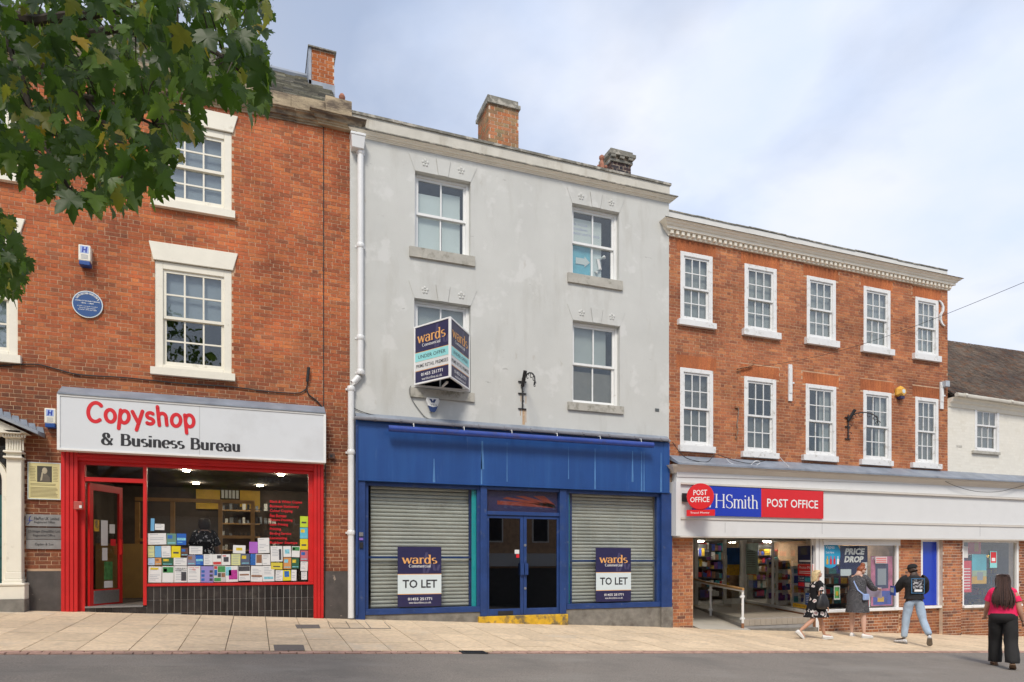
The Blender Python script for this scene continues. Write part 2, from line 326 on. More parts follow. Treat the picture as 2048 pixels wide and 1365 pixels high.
def gly(ch):
    S = lambda x, y, w=.075: ('s', [(x - w, y), (x + w, y)])
    D = {
     'w': (.66, [('d', [(.05, X_), (.19, 0)]), ('u', [(.19, 0), (.33, .45)]), ('d', [(.33, .45), (.47, 0)]), ('u', [(.47, 0), (.61, X_)]), S(.05, X_ - .015), S(.61, X_ - .015)]),
     'a': (.46, [('c', arc(.2, .13, .15, .14, 0, 360, 18)), ('d', [(.36, .33), (.36, .02)]), ('c', arc(.21, .32, .15, .14, 155, 0)), S(.39, .015, .05)]),
     'r': (.36, [('d', [(.11, X_), (.11, 0)]), ('c', arc(.24, .30, .13, .16, 180, 45)), S(.11, .015, .09), S(.07, X_ - .015, .05)]),
     'd': (.5, [('c', arc(.21, .23, .16, .235, 0, 360, 20)), ('d', [(.38, A_), (.38, 0)]), S(.33, A_ - .015, .05), S(.42, .015, .05)]),
     's': (.38, [('c', arc(.19, .345, .13, .11, 50, 270, 12) + arc(.19, .125, .14, .11, 90, -130, 12)[1:])]),
     'o': (.46, [('c', arc(.23, .23, .17, .235, 0, 360, 22))]),
     'c': (.42, [('c', arc(.23, .23, .17, .235, 50, 315, 18))]),
     'e': (.44, [('c', arc(.22, .23, .17, .235, 0, 318, 20)), ('h', [(.06, .235), (.39, .235)])]),
     'm': (.74, [('d', [(.1, X_), (.1, 0)]), ('c', arc(.23, .31, .13, .15, 180, 0)), ('d', [(.36, .32), (.36, 0)]), ('c', arc(.49, .31, .13, .15, 180, 0)), ('d', [(.62, .32), (.62, 0)]), S(.1, .015), S(.36, .015), S(.64, .015), S(.06, X_ - .015, .045)]),
     'n': (.5, [('d', [(.1, X_), (.1, 0)]), ('c', arc(.24, .31, .14, .15, 180, 0)), ('d', [(.38, .32), (.38, 0)]), S(.1, .015), S(.39, .015), S(.06, X_ - .015, .045)]),
     'h': (.5, [('d', [(.1, A_), (.1, 0)]), ('c', arc(.24, .31, .14, .15, 180, 0)), ('d', [(.38, .32), (.38, 0)]), S(.1, .015), S(.39, .015), S(.06, A_ - .015, .045)]),
     'u': (.5, [('d', [(.1, X_), (.1, .15)]), ('c', arc(.24, .16, .14, .15, 180, 360)), ('d', [(.38, X_), (.38, 0)]), S(.06, X_ - .015, .05), S(.34, X_ - .015, .05), S(.42, .015, .05)]),
     'i': (.22, [('d', [(.1, X_), (.1, 0)]), ('d', [(.1, .68), (.1, .60)]), S(.1, .015), S(.06, X_ - .015, .05)]),
     'l': (.22, [('d', [(.1, A_), (.1, 0)]), S(.1, .015), S(.06, A_ - .015, .05)]),
     't': (.32, [('d', [(.13, .62), (.13, .11)]), ('c', arc(.22, .12, .09, .11, 180, 310, 8)), ('h', [(.02, .455), (.28, .455)])]),
     'p': (.48, [('d', [(.09, X_), (.09, -.24)]), ('c', arc(.25, .235, .16, .235, 0, 360, 20)), S(.1, -.225)]),
     'y': (.46, [('d', [(.05, X_), (.22, .03)]), ('u', [(.42, X_), (.13, -.24)])]),
     'C': (.6, [('c', arc(.33, .35, .26, .36, 50, 312, 22))]),
     'B': (.58, [('d', [(.12, K_), (.12, 0)]), ('c', [(.1, K_ - .02), (.3, K_ - .02)] + arc(.3, .535, .15, .145, 90, -90, 12) + [(.1, .385)]), ('c', [(.1, .385), (.32, .385)] + arc(.32, .2, .19, .185, 90, -90, 14) + [(.1, .015)]), S(.07, .015, .05), S(.07, K_ - .015, .05)]),
     'H': (.74, [('d', [(.13, K_), (.13, 0)]), ('d', [(.6, K_), (.6, 0)]), ('h', [(.13, .37), (.6, .37)]), S(.13, .01), S(.6, .01), S(.13, K_ - .01), S(.6, K_ - .01)]),
     'S': (.52, [('c', arc(.26, .52, .18, .175, 40, 270, 14) + arc(.26, .17, .2, .175, 90, -140, 14)[1:]), ('s', [(.43, .52), (.43, .69)]), ('s', [(.06, .02), (.06, .19)])]),
     'W': (.98, [('d', [(.1, K_), (.29, 0)]), ('u', [(.29, 0), (.49, K_)]), ('d', [(.49, K_), (.68, 0)]), ('u', [(.68, 0), (.88, K_)]), S(.1, K_ - .01), S(.49, K_ - .01), S(.88, K_ - .01)]),
     '&': (.66, [('c', arc(.25, .54, .13, .155, -50, 260, 16)), ('d', [(.16, .46), (.56, .0)]), ('c', arc(.25, .19, .19, .19, 110, 330, 14)), ('u', [(.42, .09), (.56, .36)]), S(.54, .37, .07)]),
     ' ': (.3, []), }
    return D[ch]
def drawn(s, fr, x0, x1, zb, xh, m, parent, thick=.1, thin=.035, serif=True, lift=.003, name='lettering', track=0.0, wob=0):
    k = xh / X_; wd = sum(gly(c)[0] + track for c in s) - track; kx = (x1 - x0) / wd; mb = MB(); X = 0; up = 0
    for ci, ch in enumerate(s):
        ad, st = gly(ch); rot = wob * (-1) ** ci
        for ty, pts in st:
            if ty == 's' and not serif: continue
            if ty == 's': hw = [max(thin, .03) / 2] * len(pts)
            L_, R_ = [], []; n = len(pts); up += 1
            for i, (px, py) in enumerate(pts):
                a = pts[max(i - 1, 0)]; b = pts[min(i + 1, n - 1)]
                if n > 12 and abs(pts[0][0] - pts[-1][0]) < 1e-6 and abs(pts[0][1] - pts[-1][1]) < 1e-6 and i in (0, n - 1): a, b = pts[-2], pts[1]
                dx_, dy_ = b[0] - a[0], b[1] - a[1]; l = math.hypot(dx_, dy_) or 1; dx_ /= l; dy_ /= l
                if ty == 's': h = max(thin, .034) / 2
                elif ty == 'u': h = (thin * .8 + thick * .2) / 2 if thick != thin else thin / 2
                else: h = (thin + (thick - thin) * abs(dy_) ** 1.5) / 2
                L_.append((px - dy_ * h, py + dx_ * h)); R_.append((px + dy_ * h, py - dx_ * h))
            T = lambda q: fr.pt(x0 + (X + q[0] + rot * (q[1] - .25)) * kx, zb + (q[1] - rot * (q[0] - .2)) * k, lift + up % 7 * .0004)
            for i in range(n - 1): mb.quad(T(L_[i]), T(R_[i]), T(R_[i + 1]), T(L_[i + 1]))
            if not serif and pts[0] != pts[-1] and math.dist(pts[0], pts[-1]) > .02:          # rounded pen ends
                for ei, (px, py) in enumerate((pts[0], pts[-1])):
                    mb.add([fr.pt(x0 + (X + px + rot * (py - .25) + thin / 2 * math.cos(t)) * kx, zb + (py - rot * (px - .2) + thin / 2 * math.sin(t)) * k, lift + .0033 + (up * 2 + ei) * .0002) for t in [math.pi * j / 5 for j in range(10)]], [tuple(range(10))])
        X += ad + track
    return mb.build(name, m, parent, fix=False)

# ---- walls with real openings, and bricks laid on them
def cutwall(name, m, parent, x0, x1, zb, zt, holes, y0, y1):
    xs = sorted({x0, x1} | {h[i] for h in holes for i in (0, 1) if x0 < h[i] < x1})
    zs = sorted({h[i] for h in holes for i in (2, 3)})
    lo = min(zb(x0), zb(x1)) - 1e-3; hi = max(zt(x0), zt(x1))
    zs = [z for z in zs if z > max(zb(x0), zb(x1)) and z < min(zt(x0), zt(x1))]
    nx, nz = len(xs), len(zs) + 2
    Z = lambda i, j: zb(xs[i]) if j == 0 else zt(xs[i]) if j == nz - 1 else zs[j - 1]
    fill = {}
    for i in range(nx - 1):
        for j in range(nz - 1):
            cx = (xs[i] + xs[i + 1]) / 2; cz = (Z(i, j) + Z(i, j + 1) + Z(i + 1, j) + Z(i + 1, j + 1)) / 4
            fill[i, j] = not any(h[0] < cx < h[1] and h[2] < cz < h[3] for h in holes)
    mb = MB(); idx = {}
    def V(i, j, b):
        if (i, j, b) not in idx: idx[i, j, b] = len(mb.v); mb.v.append((xs[i], (y0, y1)[b], Z(i, j)))
        return idx[i, j, b]
    def Q(*q): mb.f.append(list(q)); mb.m.append(0)
    for (i, j), f in fill.items():
        if not f: continue
        Q(V(i, j, 0), V(i + 1, j, 0), V(i + 1, j + 1, 0), V(i, j + 1, 0)); Q(V(i, j + 1, 1), V(i + 1, j + 1, 1), V(i + 1, j, 1), V(i, j, 1))
        if not fill.get((i - 1, j)): Q(V(i, j, 0), V(i, j + 1, 0), V(i, j + 1, 1), V(i, j, 1))
        if not fill.get((i + 1, j)): Q(V(i + 1, j, 0), V(i + 1, j, 1), V(i + 1, j + 1, 1), V(i + 1, j + 1, 0))
        if not fill.get((i, j - 1)): Q(V(i, j, 0), V(i, j, 1), V(i + 1, j, 1), V(i + 1, j, 0))
        if not fill.get((i, j + 1)): Q(V(i, j + 1, 0), V(i + 1, j + 1, 0), V(i + 1, j + 1, 1), V(i, j + 1, 1))
    return mb.build(name, m, parent)
def hidden_by_tree(px, py): return px < 390 and py < 430 or px < 550 and py < 240
def lay(wall, kind, x0, x1, zb, zt, holes, yf, ch=.079, bl=.235, limit=300, seed=1, axis='x', vis=True, jt=.011):
    """courses of bricks on the face of a wall; the largest in the photo are objects, the rest one joined part"""
    r = random.Random(seed); J = jt; bh = bl / 2 - J / 2; items = []
    z = min(zb(x0), zb(x1)) + .002; row = 0
    while z < max(zt(x0), zt(x1)):
        z1 = z + ch - J; cz = (z + z1) / 2
        cuts = [(x0, x1)]
        for h in holes:
            if h[2] < cz + .01 and h[3] > cz - .01:
                nc = []
                for a, b in cuts:
                    if h[1] <= a or h[0] >= b: nc.append((a, b)); continue
                    if h[0] > a: nc.append((a, h[0]))
                    if h[1] < b: nc.append((h[1], b))
                cuts = nc
        for a, b in cuts:
            per = bl + bh + J; ph = (row % 2) * per / 2 + r.uniform(-.015, .015)
            s = a - ((a - x0 + ph) % per); k = 0
            while s < b:
                ln = (bl if k % 2 == 0 else bh) - J; e = s + ln
                p, q = max(s, a), min(e, b)
                if b - q < .05 and q < b: q = b if (b - q) < .03 else q
                if q - p > .035 and zb((p + q) / 2) - .03 < cz < zt((p + q) / 2): items.append((p, q, z + r.uniform(-.0015, .0015), z1 + r.uniform(-.0015, .0015)))
                s = e + J + r.uniform(-.002, .002); k += 1
        z += ch; row += 1
    def size(t):
        v = Vector(((t[0] + t[1]) / 2, yf, (t[2] + t[3]) / 2)) if axis == 'x' else Vector((yf, (t[0] + t[1]) / 2, (t[2] + t[3]) / 2))
        px, py, s = proj(v)
        if not (0 < px < 2048 and 0 < py < 1365) or hidden_by_tree(px, py): return 0
        return s * (t[1] - t[0])
    items.sort(key=size, reverse=True)
    mA, mB = BM[kind]
    n = limit if vis else 0
    for t in items[:n]:
        d = .003 + r.uniform(0, .003)
        if axis == 'x': o = ubox('brick', mB, wall, t[0], t[1], yf - d, yf + .002, t[2], t[3])
        else: o = ubox('brick', mB, wall, yf - d, yf + .002, t[0], t[1], t[2], t[3])
    mb = MB()
    for t in items[n:]:
        d = .003 + r.uniform(0, .003)
        q = [(t[0], yf - d, t[2]), (t[1], yf - d, t[2]), (t[1], yf - d, t[3]), (t[0], yf - d, t[3])]
        b_ = [(x, yf + .002, zz) for x, _, zz in q]
        if axis == 'y': q = [(y, x, zz) for x, y, zz in q]; b_ = [(y, x, zz) for x, y, zz in b_]
        mb.add(q + b_, [(0, 1, 2, 3), (0, 4, 5, 1), (1, 5, 6, 2), (2, 6, 7, 3), (3, 7, 4, 0)])
    if mb.v:
        o = mb.build('brickwork', mA, wall, fix=False); o['kind'] = 'stuff'
def moulding(name, m, parent, xa, xb, za, zb_, prof, ret=True, yb=.1):
    """profile [(out, dz)] swept along the wall from (xa,za) to (xb,zb), returned on itself at the ends"""
    mb = MB(); n = len(prof)
    r0 = [(xa - (o if ret else 0), -o, za + d) for o, d in prof] + [(xa - (prof[-1][0] if ret else 0), yb, za + prof[-1][1]), (xa - (prof[0][0] if ret else 0), yb, za + prof[0][1])]
    r1 = [(xb + (o if ret else 0), -o, zb_ + d) for o, d in prof] + [(xb + (prof[-1][0] if ret else 0), yb, zb_ + prof[-1][1]), (xb + (prof[0][0] if ret else 0), yb, zb_ + prof[0][1])]
    mb.loft([r0, r1]); return mb.build(name, m, parent)
def sash(parent, rc, cols, rt, rb, mf, y, back, sillrc=None, msill=None, fw=.09, split=.5, sw=.045, bar=.02, name='window', sillout=.07, wide_right=0.0, label=None, backmat=None, glass=None):
    """box sash window set in an opening: frame, two sashes, glazing bars, panes, sill; something behind the glass"""
    x0, x1, z0, z1 = rc; glass = glass or m_glass
    mb = MB(); mb.box(x0, x0 + fw, y, y + .1, z0, z1).box(x1 - fw - wide_right, x1, y, y + .1, z0, z1).box(x0 + fw, x1 - fw - wide_right, y, y + .1, z1 - fw, z1).box(x0 + fw, x1 - fw - wide_right, y, y + .1, z0, z0 + fw * .6)
    fr = mb.build(name, mf, parent)
    bevel(fr, .006, 1)
    if label: fr['label'] = label
    X0, X1, Z0, Z1 = x0 + fw, x1 - fw - wide_right, z0 + fw * .6, z1 - fw; zm = Z0 + (Z1 - Z0) * split
    for (a, b, yy, rows, nm) in ((zm - .02, Z1, y + .03, rt, 'upper_sash'), (Z0, zm + .02, y + .065, rb, 'lower_sash')):
        mb = MB(); bot = sw * (1.0 if nm[0] == 'u' else 1.5)
        mb.box(X0, X0 + sw, yy, yy + .032, a, b).box(X1 - sw, X1, yy, yy + .032, a, b).box(X0 + sw, X1 - sw, yy, yy + .032, a, a + bot).box(X0 + sw, X1 - sw, yy, yy + .032, b - sw, b)
        mb.build(nm, mf, fr)
        u0, u1, v0, v1 = X0 + sw, X1 - sw, a + bot, b - sw
        pw, ph = (u1 - u0 - bar * (cols - 1)) / cols, (v1 - v0 - bar * (rows - 1)) / rows
        for i in range(1, cols): ubox('glazing_bar', mf, fr, u0 + i * pw + (i - 1) * bar, u0 + i * (pw + bar), yy + .003, yy + .03, v0, v1)
        for j in range(1, rows):
            for i in range(cols): ubox('glazing_bar', mf, fr, u0 + i * (pw + bar), u0 + i * (pw + bar) + pw, yy + .004, yy + .029, v0 + j * ph + (j - 1) * bar, v0 + j * (ph + bar))
        for j in range(rows):
            for i in range(cols):
                ubox('pane', glass, fr, u0 + i * (pw + bar), u0 + i * (pw + bar) + pw, yy + .015, yy + .019, v0 + j * (ph + bar), v0 + j * (ph + bar) + ph)
    # the room behind: a shallow dark box, with whatever hangs in the window
    rm = MB(); a, b, c, d, e, f = x0 + .01, x1 - .01, y + .105, y + 1.2, z0 + .01, z1 - .01
    rm.quad((a, d, e), (b, d, e), (b, d, f), (a, d, f)).quad((a, c, e), (a, d, e), (a, d, f), (a, c, f)).quad((b, c, e), (b, d, e), (b, d, f), (b, c, f)).quad((a, c, e), (b, c, e), (b, d, e), (a, d, e)).quad((a, c, f), (b, c, f), (b, d, f), (a, d, f))
    rm.build('room', m_dgrey, fr, fix=False)
    for (bx0, bx1, bz0, bz1, bm_, nm) in back:
        ubox(nm, bm_, fr, x0 + (x1 - x0) * bx0, x0 + (x1 - x0) * bx1, y + .13, y + .14, z0 + (z1 - z0) * bz0, z0 + (z1 - z0) * bz1)
    if sillrc:
        s0, s1, t0, t1 = sillrc; s = ubox('sill', msill or mf, fr, s0, s1, -sillout, y + .02, t0, t1)
    return fr
# ------------------------------------------------------------------ the ground
def tilted(x, y, dz=0): return (x, y, gz(x, y) + dz)
mb = MB(); mb.quad(*[tilted(x, y, -.03) for x, y in ((-90, -70), (90, -70), (90, 0), (-90, 0))]).quad(*[tilted(x, y, -.03) for x, y in ((-90, 0), (90, 0), (90, 60), (-90, 60))])
tag(mb.build('ground', m_bed), kind='structure')
k0, k1 = G(0, 1301.5), G(2048, 1302.0); ks = (k1.y - k0.y) / (k1.x - k0.x)
def ky(x): return k0.y + ks * (x - k0.x)
mb = MB(); xs = [-60 + 3 * i for i in range(41)]
for a, b in zip(xs, xs[1:]):
    mb.quad(tilted(a, -30, -.012), tilted(b, -30, -.012), tilted(b, ky(b) - .215, -.012), tilted(a, ky(a) - .215, -.012))
road = tag(mb.build('road', m_asph), kind='structure')
pave = MB(); pave.quad(*[tilted(x, y, -.022) for x, y in ((-40, ky(-40)), (40, ky(40)), (40, -.0), (-40, 0))])
pave = tag(pave.build('pavement', m_bed), kind='structure')
def slabbox(x0, x1, y0a, y0b, y1a, y1b, top=0.0, th=.03):
    f = [(x0, y0a), (x1, y0b), (x1, y1b), (x0, y1a)]
    return [tilted(x, y, top) for x, y in f], [tilted(x, y, top - th) for x, y in f]
slabs = []; r = random.Random(11)
x = -30.0
while x < 30:
    wd = .545 if x < 3 else .46; y = -.01; y -= r.choice((.0, .3, .15)); first = True; top_y = -.005
    while True:
        ln = r.choice((.62, .78, .92, .70))
        yb_ = (y if first and y < -.1 else top_y - ln); first = False
        lo = ky(x) + .012
        last = yb_ < lo + .18
        slabs.append((x, wd, top_y, None if last else yb_))
        if last: break
        top_y = yb_
    x += wd
mms = {}
def visx(s):
    px, py, q = proj(Vector((s[0] + s[1] / 2, s[2] - .2, gz(s[0], s[2])))); return q if -60 < px < 2108 and py < 1380 else 0
slabs.sort(key=visx, reverse=True)
patch = [proj_ for proj_ in (G(579, 1296), G(616, 1253))]
rest = MB()
for i, s in enumerate(slabs):
    J = .011; x0, x1 = s[0] + J / 2, s[0] + s[1] - J / 2; ya, yb2 = s[2] - J / 2, s[3]
    t = r.uniform(-.002, .002)
    if yb2 is None: top, botm = slabbox(x0, x1, ky(x0) + J, ky(x1) + J, ya, ya, t)
    else: top, botm = slabbox(x0, x1, yb2 + J, yb2 + J, ya, ya, t)
    if i < 300:
        m1 = MB(); m1.add(top + botm, [(0, 1, 2, 3), (0, 4, 5, 1), (1, 5, 6, 2), (2, 6, 7, 3), (3, 7, 4, 0)])
        dark = any(x0 < p.x < x1 and min(top[0][1], top[1][1]) < p.y < ya for p in patch)
        o = m1.build('paving_slab', m_flag, pave)
    else: rest.add(top + botm, [(0, 1, 2, 3), (0, 4, 5, 1), (1, 5, 6, 2), (2, 6, 7, 3), (3, 7, 4, 0)])
if rest.v: rest.build('paving_slabs', m_flag, pave, fix=False)['kind'] = 'stuff'
# dark tarmac infills, square of cut slabs, iron-edged cover
def lies(name, corners, m, parent, h=.004, th=.004):
    mb = MB(); g = [G(*c) for c in corners]
    mb.add([tilted(p.x, p.y, h) for p in g] + [tilted(p.x, p.y, h - th) for p in g], [(0, 1, 2, 3), (7, 6, 5, 4), (0, 4, 5, 1), (1, 5, 6, 2), (2, 6, 7, 3), (3, 7, 4, 0)])
    return mb.build(name, m, parent)
lies('tarmac_patch', [(549, 1302), (610, 1301.5), (607, 1290.5), (547, 1290.5)], m_flagd, pave)
lies('tarmac_patch', [(594, 1257.5), (641, 1257), (638, 1250), (590, 1250)], m_flagd, pave)
for c in ([(655, 1243), (660, 1256.5), (661, 1256.5), (656, 1243)], [(691, 1243), (700, 1257), (701.3, 1257), (692.3, 1243)], [(730, 1244), (741, 1257), (742.3, 1257), (731.3, 1244)], [(768, 1245), (781, 1257.5), (782.3, 1257.5), (769.3, 1245)], [(661, 1256.3), (661, 1257), (782, 1258), (782, 1257.3)]):
    lies('cover_edge', c, m_black, pave, .003)
sett = []; u = -28.0; q = 0
while u < 28:
    sett.append((u, u + .2, 0)); sett.append((u + .1, u + .3, 1)); u += .21
sett.sort(key=lambda s: (lambda p: p[2] if -20 < p[0] < 2060 else 0)(proj(Vector((s[0], ky(s[0]), gz(s[0], ky(s[0])))))), reverse=True)
kerb = link('kerb', None, None, (0, ky(0), gz(0, ky(0)))); kerb['kind'] = 'structure'
rest = MB()
gx = [G(924, 1305).x, G(972, 1305).x]
for i, (a, b, row) in enumerate(sett):
    a += .004; b -= .004
    if a < gx[1] and b > gx[0]: continue
    o_ = -.006 - row * .106 + r.uniform(-.002, .002)
    top, botm = slabbox(a, b, ky(a) + o_ - .098, ky(b) + o_ - .098, ky(a) + o_, ky(b) + o_, -.002 + r.uniform(-.003, .003), .028)
    if i < 300:
        m1 = MB(); m1.add(top + botm, [(0, 1, 2, 3), (0, 4, 5, 1), (1, 5, 6, 2), (2, 6, 7, 3), (3, 7, 4, 0)]); m1.build('block', m_sett, kerb)
    else: rest.add(top + botm, [(0, 1, 2, 3), (0, 4, 5, 1), (1, 5, 6, 2), (2, 6, 7, 3), (3, 7, 4, 0)])
rest.build('blocks', m_sett, kerb, fix=False)['kind'] = 'stuff'
# gully grate by the kerb
ga, gb = gx; gy = ky((ga + gb) / 2)
gt = thing('drain_grate', 'black iron gully grate let into the kerb blocks in front of the yellow step', 'drain', (ga, gy - .2, gz(ga, gy)))
mb = MB()
def gbx(x0, x1, y0, y1, h0, h1): mb.hexa([tilted(x0, y0, h0), tilted(x1, y0, h0), tilted(x1, y0, h1), tilted(x0, y0, h1)], [tilted(x0, y1, h0), tilted(x1, y1, h0), tilted(x1, y1, h1), tilted(x0, y1, h1)])
gbx(ga, gb, gy - .23, gy - .20, -.03, .002); gbx(ga, gb, gy - .03, gy, -.03, .002); gbx(ga, ga + .03, gy - .20, gy - .03, -.03, .002); gbx(gb - .03, gb, gy - .20, gy - .03, -.03, .002)
mb.build('frame', m_black, gt)
nb = 9
for i in range(nb):
    mb = MB(); xx = ga + .04 + (gb - ga - .08) * i / nb; gbx(xx, xx + .018, gy - .2, gy - .03, -.028, 0); mb.build('bar', m_black, gt)
ubox('pit', m_dark, gt, ga + .03, gb - .03, gy - .2, gy - .03, gz(ga, gy) - .045, gz(ga, gy) - .04)

# ------------------------------------------------------------------ A: red brick house with the copy shop
xA1 = P(699.5, 700).x
A = thing('shop_building', 'red brick Georgian building with stone slate roof and red copy shop at its foot', 'building', (-5.5, 1.0, gz(-5.5, 0)))
zbot = lambda x: gz(x, 0) - .02
aTop = zl(376, 203, 700, 263)
aWin1 = rect(309.6, 463.5, 519.6, 543, 736, 750); aWin0 = rect(309.6, 463.5, 241, 262, 402, 424)
wA = aWin1[1] - aWin1[0]
xE = P(35.8, 600).x
bWin1 = (xE - wA, xE, rect(0, 36, 470, 478, 712, 712)[2], rect(0, 36, 470, 478, 700, 712)[3]); bWin0 = (xE - wA, xE, aWin0[2], aWin0[3])
fasA = rect(118.5, 648.5, 790, 828.5, 899, 925, -.28)
shopA = rect(124, 645, 905, 927, 1224, 1236)
doorA = (P(-115, 1000).x, P(47, 1000).x, gz(-9, 0) - .1, P(30, 868).z)
baseL = rect(54, 124, 1142.6, 1142.6, 1223, 1223); baseR = rect(648, 698, 1143, 1143, 1238, 1238)
holesA = [aWin1, aWin0, bWin1, bWin0, (shopA[0], shopA[1], -3, fasA[3] - .02), (doorA[0], doorA[1], -3, doorA[3])]
wallA = cutwall('wall', m_mortar, A, -15, xA1, lambda x: gz(x, 0) - .15, lambda x: aTop(x) + .12, holesA, 0, .3)
hb = holesA + [(baseL[0], baseL[1], -3, baseL[3]), (baseR[0], xA1, -3, baseR[3])]
# lintels are flared flat arches: bricks stop at them
def flare(rc, px): # px: four corners of the flared lintel
    return MB()
lint = []
for (rc, tl, tr) in ((aWin1, P(297.6, 483), P(476, 508.7)), (aWin0, None, None), (bWin1, None, None), (bWin0, None, None)):
    if tl: sl, sr, hh = rc[0] - tl.x, tr.x - rc[1], ((tl.z + tr.z) / 2 - rc[3])
    x0, x1, z0, z1 = rc
    hb.append((x0 - sl * .6, x1 + sr * .6, z1, z1 + hh))
    lint.append((rc, sl, sr, hh))
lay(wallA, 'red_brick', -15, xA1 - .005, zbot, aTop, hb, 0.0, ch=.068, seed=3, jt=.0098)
for rc, sl, sr, hh in lint:
    x0, x1, z0, z1 = rc
    mb = MB(); mb.prism([(x0 - .02, z1), (x1 + .02, z1), (x1 + sr, z1 + hh), (x0 - sl, z1 + hh)], -.035, .02); bevel(mb.build('lintel', m_cream, A), .006, 1)
gj = P(647.5, 600).x
ubox('joint', m_dark, wallA, gj - .012, gj + .004, -.0125, .0, fasA[3] + .2, aTop(gj) - .02)
ubox('plinth', m_drend, A, baseL[0], baseL[1] - .003, -.035, .0, -3, baseL[3]); ubox('plinth', m_drend, A, baseR[0] + .02, xA1, -.04, .0, -3, baseR[3])
sillw = rect(301, 468.7, 736, 752, 748, 765, -.09)
for rc, nm in ((aWin1, 'first'), (aWin0, 'second'), (bWin1, 'l1'), (bWin0, 'l0')):
    dzs = aWin1[2] - sillw[2]
    sx = (rc[0] - .06, rc[1] + .06, rc[2] - .13, rc[2] + .0)
    back = [(.03, .97, .5, .97, m_blind, 'blind')] if rc is aWin1 else [(.03, .97, .02, .97, m_blind, 'blind')]
    sash(A, rc, 3, 2, 2, m_cream, .01, back, sx, m_cream, fw=.13, sillout=.1, bar=.028, sw=.05, label='cream sash window %s' % {'first': 'above the white shop sign', 'second': 'under the eaves beside the tree', 'l1': 'cut by the edge of the photo', 'l0': 'behind the leaves'}[nm])
# stone cornice in moulded lengths, blocking course, roof
cT = zl(342, 164, 700, 236, -.2); cj = [-15, -11, P(470, 190).x, P(590, 220).x, P(646, 228).x]
prof = [(o * .62, d * .42) for o, d in [(.0, -.42), (.05, -.42), (.05, -.35), (.09, -.34), (.10, -.27), (.16, -.26), (.17, -.20), (.19, -.13), (.27, -.09), (.28, -.04), (.31, -.035), (.31, 0)]]
for i, (a, b) in enumerate(zip(cj, cj[1:])):
    moulding('cornice_length', m_stone, A, a, b - .008, cT(a) + R.uniform(-.01, .01), cT(b) + R.uniform(-.01, .01), prof, ret=False)
moulding('cornice_length', m_stone, A, cj[-1] + .0, xA1 + .03, cT(cj[-1]) + .02, cT(xA1) + .0, [(o + .07, d) for o, d in prof], yb=.1)
bT = zl(332, 144, 650, 212, .05); bj = [-15, -12, P(400, 150).x, P(545, 190).x, P(582, 200).x, P(650, 212).x]
for a, b in zip(bj, bj[1:]):
    m1 = MB(); m1.hexa([(a, -.08, cT(a) - .0), (b - .006, -.08, cT(b) - .0), (b - .006, -.08, bT(b)), (a, -.08, bT(a))], [(a, .3, cT(a)), (b - .006, .3, cT(b)), (b - .006, .3, bT(b)), (a, .3, bT(a))]); m1.build('blocking_stone', m_stone, A)
a, b = bj[-1], P(702, 224).x
m1 = MB(); m1.hexa([(a, -.12, cT(a) + .03), (b, -.12, cT(b) + .02), (b, -.12, bT(b) + .08), (a, -.12, bT(a) + .10)], [(a, .3, cT(a) + .03), (b, .3, cT(b) + .02), (b, .3, bT(b) + .08), (a, .3, bT(a) + .10)]); m1.build('blocking_stone', m_stone, A)
ej = .33; rdg = 3.6; zR = (P(527, 140, rdg).z + P(626, 161, rdg).z) / 2; zE = bT(-4.2) - .05; xR = P(688, 215, .6).x
def roofz(y): return zE + (zR - zE) * (y - ej) / (rdg - ej)
m1 = MB(); m1.add([(-15, ej, zE - .3), (xR, ej, zE - .3), (xR, rdg, zR - .06), (-15, rdg, zR - .06), (-15, 7.2, zE - .3), (xR, 7.2, zE - .3)], [(0, 1, 2, 3), (3, 2, 5, 4), (1, 5, 2), (0, 3, 4)]); m1.build('roof', m_slate, A)
sl = MB(); r = random.Random(5); rows = 26
for i in range(rows):
    y0, y1 = ej + (rdg - ej) * i / rows, ej + (rdg - ej) * (i + 1.25) / rows; x = -14.5 + r.uniform(0, .2)
    while x < xR:
        wd = r.uniform(.18, .34); t = r.uniform(.03, .06); e = min(x + wd - .006, xR)
        a0, a1 = roofz(y0) + t, roofz(y1) + .012; j = r.uniform(-.03, .03)
        sl.hexa([(x, y0 + j, a0 - t), (e, y0 + j, a0 - t), (e, y0 + j, a0), (x, y0 + j, a0)], [(x, y1, a1 - .03), (e, y1, a1 - .03), (e, y1, a1), (x, y1, a1)]); x += wd
sl.build('slates', BM['old_slate'][0], A, fix=False)['kind'] = 'stuff'
m1 = MB(); m1.tube([(-15, rdg, zR + .03), (P(626, 161, rdg).x, rdg, zR + .03)], .09, 8); m1.build('ridge', m_lead, A)
# its chimney
cy = 3.0
c0, c1, c2, c3 = P(620, 108, cy), P(668, 110, cy), P(671, 190, cy), P(618.5, 91.5, cy)
ct, cb = P(645, 103, cy).z, roofz(cy) - .3
ch = thing('x', '', '', (c0.x, cy, cb)); bpy.data.objects.remove(ch)
stack = ubox('chimney', m_mortar2, A, c0.x + .01, c1.x, cy, cy + 1.1, cb, ct)
def brickstack(root, kind, x0, x1, y0, y1, z0, z1, n=300, side=True):
    """bricks on the front and on the side that faces the camera; sub-parts of the stack"""
    lay(root, kind, x0 - .004, x1 + .004, lambda x: z0, lambda x: z1, [], y0, limit=n, seed=int(abs(x0) * 10), ch=.085)
    if side: lay(root, kind, y0, y1, lambda x: z0, lambda x: z1, [], x0, limit=n, seed=9, axis='y', ch=.085)
